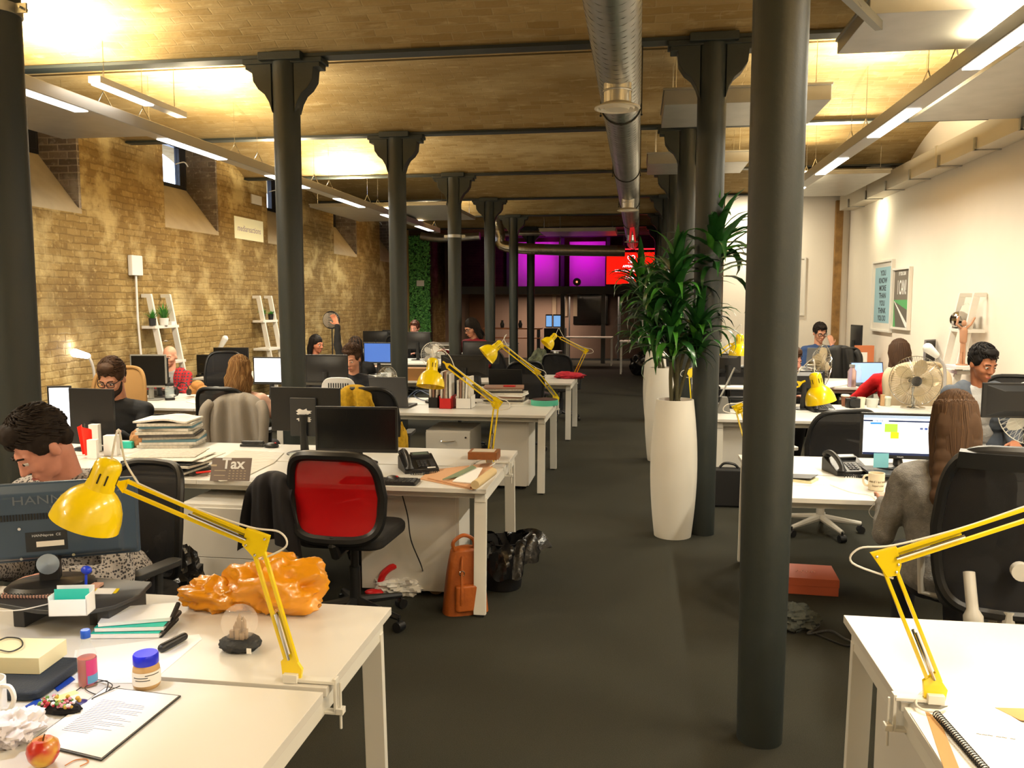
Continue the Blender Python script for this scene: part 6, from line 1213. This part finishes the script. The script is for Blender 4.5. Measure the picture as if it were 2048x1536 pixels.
fz = t.location.z; b = MB(); b.box(3.3, 3.645, P(1924, 728, X=3.42).y-.18, P(1924, 728, X=3.42).y+.15, fz-.045, fz-.013); one(b, 'wall_shelf', 'low white wall shelf under the wooden figure', 'shelf', PW, bevel=.002)
# pictures
def picture(X, y0, y1, z0, z1, label, paint):
    t = thing('framed_poster', label, 'picture', (X, (y0+y1)/2, z0), 0, 'framed posters'); h = z1-z0; w = (y1-y0)/2; b = MB(); f = .03
    for a in ((-w, -w+f, 0, h), (w-f, w, 0, h), (-w+f, w-f, 0, f), (-w+f, w-f, h-f, h)): b.box(-.05, -.002, a[0], a[1], a[2], a[3])
    b.build('frame', mat('white_frame', '#dcd6cb', .4), t, bevel=.002); b = MB(); b.box(-.02, -.004, -w+f, w-f, f, h-f); paint(t, b.build('print', mat('poster_ground', '#d9d2c6', .5), t), w-f, h); return t
def fr(t, x, y, z): return face((-.0212, y, z), (0, -1, 0), (0, 0, 1))
def pa(t, pr, w, h):
    b = MB(); b.box(-.0208, -.02, -w+.06, w-.06, .13, h-.10); b.build('colour_block', mat('pale_blue_print', '#8fb4c0', .6), t)
    for i, s_ in enumerate(('YOU', 'KNOW', 'MORE', 'THAN', 'YOU', 'THINK', 'YOU DO')): text('poster_text', s_, .112, fr(t, 0, 0, h-.19-i*.112), mat('poster_ink', '#22303a', .6), t, bold=.003, sx=1.15 if len(s_) < 6 else .9)
picture(3.65, 12.83, 13.85, 1.30, 2.36, 'tall framed poster with dark block lettering on pale blue', pa)
def pb(t, pr, w, h):
    g = MB(); g.box(-.0208, -.02, -w+.01, w-.01, .03, h*.48); g.build('green_field', mat('poster_green', '#4f9a5c', .6), t); g = MB(); g.box(-.0209, -.02, -w+.01, w-.01, h*.48, h*.96); g.build('grey_ground', mat('poster_grey', '#6c6459', .6), t)
    g = MB(); g.add([(-.0215, w-.02, h*.46), (-.0215, -w+.01, h*.3), (-.0215, -w+.01, .03), (-.0215, w*.65, .03)], [(0, 1, 2, 3)]); g.build('road', mat('road_grey', '#5c564e', .6), t)
    g = MB(); g.add([(-.022, w-.03, h*.455), (-.022, w-.05, h*.46), (-.022, -w+.02, .06), (-.022, -w*.65, .03)], [(0, 1, 2, 3)]); g.build('road_line', PW, t)
    text('poster_text', 'IF YOU CAN', .07, fr(t, 0, 0, h*.90), PW, t, bold=.002, sx=.8); text('poster_text', 'I CAN!', .28, fr(t, 0, 0, h*.67), PW, t, bold=.003, sx=.48)
picture(3.65, 12.02, 12.80, 1.36, 2.22, 'framed poster reading I CAN! above a green field and grey road', pb)
t = thing('framed_poster', 'white framed picture with a teal block on the end wall behind the column', 'picture', (P(1570, 517, Y=15.58).x, 15.598, 1.50), 0, 'framed posters'); b = MB(); [b.box(*q_) for q_ in ((-.33, .33, -.03, -.002, 0, .03), (-.33, .33, -.03, -.002, 1.0, 1.03), (-.36, -.33, -.03, -.002, 0, 1.03), (.33, .36, -.03, -.002, 0, 1.03))]; b.build('frame', mat('white_frame', '#dcd6cb', .4), t); b = MB(); b.box(-.33, .33, -.012, -.004, .03, 1.0); b.build('print', mat('poster_ground', '#d9d2c6', .5), t); b = MB(); b.box(-.2, .2, -.0135, -.012, .14, .88); b.build('teal_block', mat('poster_teal', '#3c98a4', .6), t)
# brick wall things
t = thing('wifi_router', 'white box on the brick wall above a white conduit', 'router', (-5.998, 9.4, 2.06)); b = MB(); b.slab(0, .06, -.11, .11, 0, .24, .01); b.build('case', PW, t, bevel=.015); b = MB(); b.tube([(.03, 0, 0), (.03, .0, -.5), (.03, .06, -1.3)], .013, 8); b.build('conduit', PW, t)
b = MB(); b.box(-5.999, -5.994, 12.02, 13.0, 2.70, 3.03); k = one(b, 'projected_logo', 'pale glowing panel standing in for a logo projected high on the brick wall', 'sign', mat('projected_glow_panel', '#e4dcae', .6, emit=.28)); text('logo_lettering', 'mediareactions', .13, face((-5.9935, 12.51, 2.86), (0, 1, 0), (0, 0, 1)), mat('projected_lilac', '#a892a0', .7), k)  # projected light painted as a thin, faintly glowing board with lettering
b = MB(); b.box(-5.999, -5.98, 12.6, 12.95, 3.28, 3.42); k = one(b, 'air_grille', 'small white slotted grille high on the brick wall', 'vent', PW)
t = thing('wall_spotlight', 'round chrome ribbed light on a bracket in front of the brick wall', 'light', P(664, 655, Y=14.8)); t.location.z = DZ; hz_ = P(664, 640, Y=14.8).z-DZ; b = MB(); b.tube([(0, 0, 0), (0, 0, hz_-.16)], .012, 8); b.lathe([(.1, 0), (.1, .02), (0, .02)], n=20); b.build('stand', BLK, t); b = MB(); b.tube([(-.03, .09, hz_), (.0, -.02, hz_)], [.10, .155], 28); b.build('drum', CHROME, t); b = MB(); b.tube([(.155*cos(a), -.03, hz_+.155*sin(a)) for a in [2*pi*j/28 for j in range(28)]], .012, 8, closed=True); [b.box(-.14*cos(x_), .14*cos(x_), -.035, -.028, hz_+.15*sin(x_)-.004, hz_+.15*sin(x_)+.004) for x_ in [rad(-75+15*j) for j in range(11)]]; b.build('ribbed_grille', BLK, t)
# ivy wall
t = thing('plant_wall', 'tall panel of artificial green leaves beyond the brick wall', 'plant wall', (-5.68, 21.58, 0)); b = MB(); b.box(-.30, .30, 0, .04, .4, 3.45); b.build('backing', mat('dark_green_backing', '#16301a', .9), t); r = random.Random(4)
for kk, hx in ((0, '#3a8040'), (1, '#6ab85c')):
    b = MB()
    for i in range(1500):
        x, z = r.uniform(-.31, .31), r.uniform(.4, 3.45); a = r.uniform(0, 6.28); s_ = r.uniform(.02, .045); u = Vector((cos(a), -.5*r.random(), sin(a)))*s_; v = Vector((-sin(a), -.4*r.random(), cos(a)))*s_*.5; c_ = Vector((x, -.01-.04*r.random(), z)); b.add([c_-u, c_+v, c_+u, c_-v], [(0, 1, 2, 3)])
    b.build('leaves', mat('artificial_leaf_%d' % kk, hx, .5), t)
b = MB(); b.box(-5.72, -5.52, 21.50, 21.53, 2.15, 2.3); one(b, 'thermostat', 'white box mounted on the panel of artificial leaves', 'controller', PW, bevel=.004)
b = MB(); b.box(-5.998, -5.93, 21.45, 21.57, 0, 3.6); struct(b.build('trim_%d' % n_t, mat('pale_timber', '#a38a5c', .7))); n_t += 1
# mezzanine
SB = mat('grey_painted_steel', '#34383a', .5)
b = MB(); b.box(-5.35, 2.6, 23.9, 24.05, 1.98, 2.16); b.box(-5.35, 2.6, 23.86, 24.1, 2.15, 2.18); b.box(-5.35, 2.6, 23.86, 24.1, 1.96, 1.98); struct(b.build('trim_%d' % n_t, SB)); n_t += 1
b = MB(); b.box(-5.35, 2.6, 24.05, 26, 2.1, 2.14); struct(b.build('floor_mezzanine', BLKM))
for x in (-5.3, -2.1, -.95): b = MB(); b.box(x-.06, x+.06, 23.9, 24.02, 0, 1.98); struct(b.build('trim_%d' % n_t, SB)); n_t += 1
PURP = mat('white_recess_panel', '#cfc8cf', .6)
for i, (x0, x1) in enumerate(((-3.72, -2.32), (-2.0, -.95))): b = MB(); b.box(x0, x1, 25.0, 25.05, 2.16, 3.5); struct(b.build('wall_recess_%d' % (i+1), PURP))
for x in (-3.8, -2.2, -.86): b = MB(); b.box(x-.05, x+.05, 24.8, 25.05, 2.16, 3.6); struct(b.build('trim_%d' % n_t, SB)); n_t += 1
b = MB(); b.box(-.8, 2.6, 25.2, 25.3, 2.14, 3.7); struct(b.build('wall_upper', DBRICK))
t = thing('television', 'large screen glowing red with white lettering above the back doorway', 'screen', (P(1266, 540, Y=23.8).x, 23.7, 2.20)); b = MB(); b.box(-.76, .76, 0, .07, 0, .93); b.build('housing', BLK, t, bevel=.01); b = MB(); b.box(-.05, .05, .02, .3, -.03, .3); b.build('bracket', BLK, t); b = MB(); b.box(-.73, .73, -.003, 0, .03, .9); scn = b.build('screen', mat('lit_red_screen', '#f01408', .4, emit=1.3), t)
SW = mat('screen_white_text', '#ffe8ee', .4, emit=1.6)
for s_, z, sz in (('APPEAL FOR', .52, .085), ('LIFE SAVING RESEARCH', .40, .085), ('Ten Mile', .2, .1), ('Run', .09, .09)): text('screen_text', s_, sz, face((-.05, -.004, z), (1, 0, 0), (0, 0, 1)), SW, scn, bold=.002)
b = MB(); hp_ = [(.13*sin(a)**3*.75-.05, -.004, .74+.0065*(13*cos(a)-5*cos(2*a)-2*cos(3*a)-cos(4*a))) for a in [2*pi*j/32 for j in range(32)]]; b.tube(hp_, .011, 6, closed=True); b.box(-.13, .03, -.006, -.004, .61, .625); b.build('heart_logo', SW, scn)
t = thing('red_light_bar', 'thin glowing red strip above the red screen', 'light', (P(1285, 499, Y=23.2).x, 23.2, P(1285, 499, Y=23.2).z)); b = MB(); b.box(-.66, .66, 0, .05, 0, .03); b.build('tube', mat('lit_red_tube', '#ff2030', .4, emit=2), t); b = MB(); [MB().cyl((x_, .03, .03), (x_, .03, vz(23.23)-t.location.z), .005, n=6).build('hanger', STEEL, t) for x_ in (-.5, .5)]
t = thing('stage_light', 'small dark round spotlight on the mezzanine beam before the magenta wall', 'light', (P(1154, 568, Y=23.95).x, 23.97, 2.18)); b = MB(); b.tube([(0, -.1, .12), (0, .1, .12)], .11, 18); b.box(-.01, .01, -.01, .01, 0, .02); b.build('can', BLK, t); b = MB(); b.ell((0, -.1, .12), (.03, .01, .03), 10); b.build('lens', mat('lit_amber', '#ff9060', .4, emit=1.5), t)
# pipes and silver ducts at the back
FOIL = mat('crinkled_foil', '#b8b09c', .25, .9, bump=.7, bscale=14)
def duct(name, label, pts, r, m):
    b = MB(); b.tube(curve3(pts, 5), r, 18); o = one(b, name, label, 'duct', m)
    for p in (pts[1], pts[-2]): b = MB(); b.cyl((p.x, p.y, p.z), (p.x, p.y, vz(p.y)+.02), .006, n=6); b.build('hanger', STEEL, o)
    return o
duct('foil_duct', 'crinkled silver foil duct crossing in front of the magenta wall', [P(990, 425, Y=20), P(1000, 470, Y=20), P(1012, 493, Y=20), P(1120, 500, Y=20), P(1250, 502, Y=20)], .13, FOIL)
duct('foil_duct', 'slim straight grey pipe above the crinkled foil duct', [P(1000, 467, Y=20.5), P(1120, 466, Y=20.5), P(1262, 464, Y=20.5)], .06, STEEL)
duct('foil_duct', 'grey-green ribbed duct end beside the leaf panel top', [P(842, 472, Y=21.0), P(870, 476, Y=21), P(905, 476, Y=21), P(960, 472, Y=21)], .10, STEEL)
# under the mezzanine: glazed room, tables, counter
t = thing('glass_partition', 'floor to ceiling glass screen with a long door handle under the mezzanine', 'partition', (.0, 25.1, 0)); b = MB(); b.box(-2.0, 1.4, 0, .012, .05, 1.95); b.build('glass', mat('partition_glass', '#ffffff', .0, trans=1, ior=1.03), t); b = MB(); [b.box(x-.02, x+.02, -.01, .02, 0, 1.96) for x in (-2.0, -.55, 0.9)]; b.box(-2, 1.4, -.01, .02, 0, .05); b.build('frame', SB, t); b = MB(); b.tube([(-.5, -.06, .8), (-.5, -.06, 1.5)], .012, 6); b.build('door_handle', SB, t)
b = MB(); b.box(-1.95, -.9, 25.95, 25.99, 1.05, 1.95); struct(b.build('window_7', mat('dark_glazing', '#1c1a18', .1)))
for i, x in enumerate((-2.6, -2.25, -1.95)): b = MB(); b.box(x, x+.12, 25.93, 25.97, 1.3, 1.95); tag(b.build('banner_strip', mat('pale_panel', '#b5a48c', .7)), 'pale vertical banner strip %s in the glazed room' % ['beside the column', 'between two others', 'beside the dark window'][i], 'banner', 'banner strips')
b = MB(); b.box(-5.2, -4.4, 25.9, 25.95, 0, 2.0); struct(b.build('door_1', mat('warm_door', '#6c4c34', .6)))
def table(px, py, Yw, w, d, h, label, legs=True, m=WHITE): 
    t = thing('side_table', label, 'table', V3(P(px, py, Y=Yw), 0)); b = MB(); b.box(-w/2, w/2, 0, d, h-.03, h); b.build('table_top', m, t, bevel=.002)
    for sx in (-1, 1):
        for y in (.04, d-.04): b = MB(); b.box(sx*(w/2-.04)-.02, sx*(w/2-.04)+.02, y-.02, y+.02, 0, h-.03); b.build('leg', m, t)
    return t
table(1178, 672, 23.0, 1.3, .6, .78, 'white table in front of the glass screen at the far end'); table(1285, 685, 20.4, 1.1, .6, .80, 'white table behind the planters with a purple cloth')
b = MB(); c = P(1278, 678, Y=20.6); b.box(c.x-.2, c.x+.15, 20.5, 20.75, .802, .85); one(b, 'purple_cloth', 'folded purple cloth on the far white table', 'cloth', mat('purple_cloth', '#6a2f9a', .8), bevel=.015)
WD = mat('orange_wood', '#a8683c', .6)
t = thing('wooden_counter', 'orange wooden shelf unit with pots behind the far columns', 'counter', V3(P(1035, 660, Y=22.5), 0)); b = MB(); b.box(-.95, .65, 0, .4, 1.0, 1.04); b.box(-.8, .6, 0, .4, .75, .78); b.build('shelf', WD, t); b = MB(); [b.box(x-.03, x+.03, .05, .35, 0, 1.0) for x in (-.85, .55)]; b.build('support', BLK, t)
for i in range(4): 
    p_ = P(1004+18*i, 660, Y=22.6); b = MB(); b.lathe([(.045, 0), (.06, .1), (.03, .16), (.035, .2), (0, .2)], (p_.x, 22.65, 1.041), 14); one(b, 'tea_pot', 'dark jug, %s along the orange wooden counter' % ['first', 'second', 'third', 'fourth'][i], 'jug', BLK, 'jugs on the counter')
for i, (px, w_) in enumerate(((1098, .10), (1117, .16))): p_ = P(px, 640, Y=24.3); b = MB(); b.box(p_.x-w_, p_.x+w_, 24.3, 24.34, 1.0, 1.38); k = one(b, 'tablet_screen', ['narrow glowing light blue screen beside the far steel post', 'wider glowing light blue screen on the dark counter at the far end'][i], 'screen', BLK); b = MB(); b.box(p_.x-w_+.02, p_.x+w_-.02, 24.296, 24.3, 1.03, 1.34); b.build('display', mat('lit_sky_screen', '#7fb4f0', .4, emit=.8), k)
b = MB(); b.box(P(1088, 700, Y=24.2).x, P(1130, 700, Y=24.2).x, 24.2, 24.7, 0, .98); one(b, 'dark_counter', 'dark counter under the glowing blue screens', 'counter', BLKM, bevel=.005)
b = MB(); p_ = P(1113, 720, Y=21); b.lathe([(.14, 0), (.16, .5), (.15, .52), (0, .52)], (p_.x, 21, 0), 20); one(b, 'steel_bin', 'silver bin standing in front of the far tables', 'bin', STEEL)
b = MB(); p_ = P(1282, 725, Y=19.8); blob(b, (p_.x+.05, 20.2, 0), (.3, .2, .32), .2, 3, 30, 3); one(b, 'black_bin_bag', 'black netted bag under the table behind the planters', 'bag', BAGP, angle=30)
b = MB(); p_ = P(1085, 690, Y=14.6); blob(b, (p_.x, 14.6, .0), (.28, .2, .50), .3, 2, 30, 6); one(b, 'patterned_coat', 'green and white patterned coat heaped on a chair before the far lamp', 'coat', mat('camouflage_cloth', '#4c5240', .9, noise=.8, nscale=12), angle=30)
b = MB(); c = P(836, 755, Y=9.9); b.T = TR((P(830, 730, Y=10.6).x, 10.6, DZ), .05); b.box(-.14, .16, -.1, .12, 0, .16); one(b, 'cardboard_box', 'open brown cardboard box behind the hanging yellow shade', 'box', mat('cardboard', '#8a6236', .8), bevel=.002)
# ceiling rafts, chiller boxes, wall ducting
RAFT = mat('grey_metal_raft', '#a8a69f', .38, .55, noise=.08, nscale=5)
def raft(x0, x1, y0, y1, z, th, label, m=RAFT, cat='ceiling panel'):
    t = thing('ceiling_panel', label, cat, ((x0+x1)/2, (y0+y1)/2, z)); w, d = (x1-x0)/2, (y1-y0)/2; b = MB(); b.box(-w, w, -d, d, 0, th); b.box(-w-.012, w+.012, -d-.012, d+.012, th-.02, th); b.build('panel', m, t, bevel=.004)
    for sx in (-1, 1):
        for sy in (-1, 1): yy = sy*(d-.12); b = MB(); b.cyl((sx*(w-.1), yy, th), (sx*(w-.1), yy, vz((y0+y1)/2+yy)-z), .003, n=5); b.build('hanging_rod', CHROME, t)
    return t
raft(1.30, 2.62, 5.28, 6.08, 3.40, .10, 'shiny silver ceiling panel beside the closest column strap')
raft(2.45, 3.40, 4.2, 8.4, 3.40, .06, 'long grey ceiling panel beside the white wall ducting')
raft(.2, 1.55, 7.40, 8.35, 3.40, .14, 'silver ceiling box behind the second column by the planters')
raft(.1, 1.3, 10.6, 11.5, 3.42, .14, 'smaller silver ceiling box behind the third column by the planters')
raft(1.75, 3.25, 11.8, 14.2, 3.42, .06, 'pale grey ceiling panel in front of the white end wall')
raft(-5.9, -4.75, 4.3, 8.1, 3.42, .06, 'dull grey ceiling panel above the brick wall niches')
raft(-5.6, -3.2, 14.0, 16.6, 3.36, .06, 'bright silver ceiling panel between the third and fourth columns')
raft(-2.2, -.5, 18.9, 20.3, 3.3, .08, 'dim grey ceiling panel near the far end of the spiral duct')
t = thing('batten_light', 'short glowing light batten under the brick vault near the brick wall', 'light', (-4.08, 6.62, 3.395)); b = MB(); b.box(-.05, .05, -.62, .62, 0, .05); b.build('housing', PW, t, bevel=.003); b = MB(); b.box(-.04, .04, -.6, .1, -.012, .0); b.build('diffuser', mat('lit_diffuser', '#fff8ee', .5, emit=9), t)
[MB().cyl((0, y, .05), (0, y, vz(6.62+y)-3.395), .003, n=5).build('hanging_rod', CHROME, t) for y in (-.5, .5)]
# wall ducting on the painted wall
WD2 = mat('cream_metal_ducting', '#c9c1b0', .4, .3)
t = thing('wall_ducting', 'long cream rectangular ducting with brackets high on the painted wall', 'ducting', (3.645, 0, 3.30)); b = MB(); b.box(-.24, 0, 0, 15.3, 0, .24); b.build('duct', WD2, t, bevel=.004)
for k in range(14):
    y = 1.0+1.05*k; b = MB(); b.box(-.26, 0, y-.02, y+.02, -.012, 0); b.box(-.262, -.24, y-.02, y+.02, -.012, .12); b.build('bracket', STEEL, t)
for y in (3.6, 7.2, 10.6, 13.6): b = MB(); b.box(-.25, 0, y-.02, y+.02, -.008, .25); b.build('joint', WD2, t, bevel=.002)
# fan coil at the top by the closest column
t = thing('extract_fan', 'silver cylinder fan unit on a steel arm beside the closest column', 'fan unit', (.9, 4.75, 3.50)); b = MB(); b.tube([(.22, 0, .05), (.75, 0, .05)], .10, 24); b.build('drum', STEEL, t); b = MB(); [b.tube([(.06+.0*k, .10*cos(2*pi*k/24), .05+.10*sin(2*pi*k/24)), (.22, .10*cos(2*pi*k/24), .05+.10*sin(2*pi*k/24))], .005, 4) for k in range(24)]; b.tube([(.05, 0, .05), (.06, 0, .05)], .105, 24); b.build('slotted_cap', PW, t)
t = thing('support_arm', 'grey steel arm running from the closest column strap to the silver panel', 'bracket', (.62, 3.34, 2.99)); b = MB(); b.bar((0, 0, 0), (.75, 2.0, .36), .04, .05); b.build('arm', mat('grey_steel_arm', '#77766f', .5, .5), t); b = MB(); b.bar((.0, .02, .09), (.42, 1.1, .2), .03, .035); b.build('brace', mat('grey_steel_arm', '#77766f', .5, .5), t)
# small things on the vaults
for i, (px, py) in enumerate(((1155, 398), (1048, 408))): c = P(px, py, Y=14.2); b = MB(); b.lathe([(.05, 0), (.06, .03), (.06, .05)], (c.x, 14.2, vz(14.2)-.045), 18); one(b, 'smoke_detector', ['white round smoke detector on the brick vault beside the duct', 'small dark fitting on the brick vault'][i], 'detector', PW if i == 0 else BLK)
for i, y in enumerate((6.38+1.2, 9.42+1.6, 12.46+1.3)): b = MB(); b.tube([(-5.9, y, vz(y)-.05), (3.5, y, vz(y)-.05)], .008, 6); one(b, 'conduit_rod', 'thin metal rod crossing the %s vault' % ['second', 'third', 'fourth'][i], 'rod', mat('vault_rod', '#6c5c40', .6, .5), 'thin rods across the vaults')
c = P(1264, 445, Y=15.4); t = thing('red_reflection_cutout', 'glowing red cut-out added for a reflection at the far end of the spiral duct', 'reflection', (c.x, 15.3, c.z-.35)); b = MB(); b.add([(x*.14, 0, z*.6) for x, z in ((-.1, 1), (.15, .95), (.2, .6), (.55, 0), (.35, 0), (.05, .35), (-.15, 0), (-.35, 0), (-.2, .6))]+[(x*.14, .01, z*.6) for x, z in ((-.1, 1), (.15, .95), (.2, .6), (.55, 0), (.35, 0), (.05, .35), (-.15, 0), (-.35, 0), (-.2, .6))], [tuple(range(9)), tuple(range(17, 8, -1))]+[(i, (i+1) % 9, (i+1) % 9+9, i+9) for i in range(9)]); b.build('figure', mat('red_glow_card', '#e0202a', .5, emit=.3), t)  # added glowing cut-out in place of a red reflection on the duct
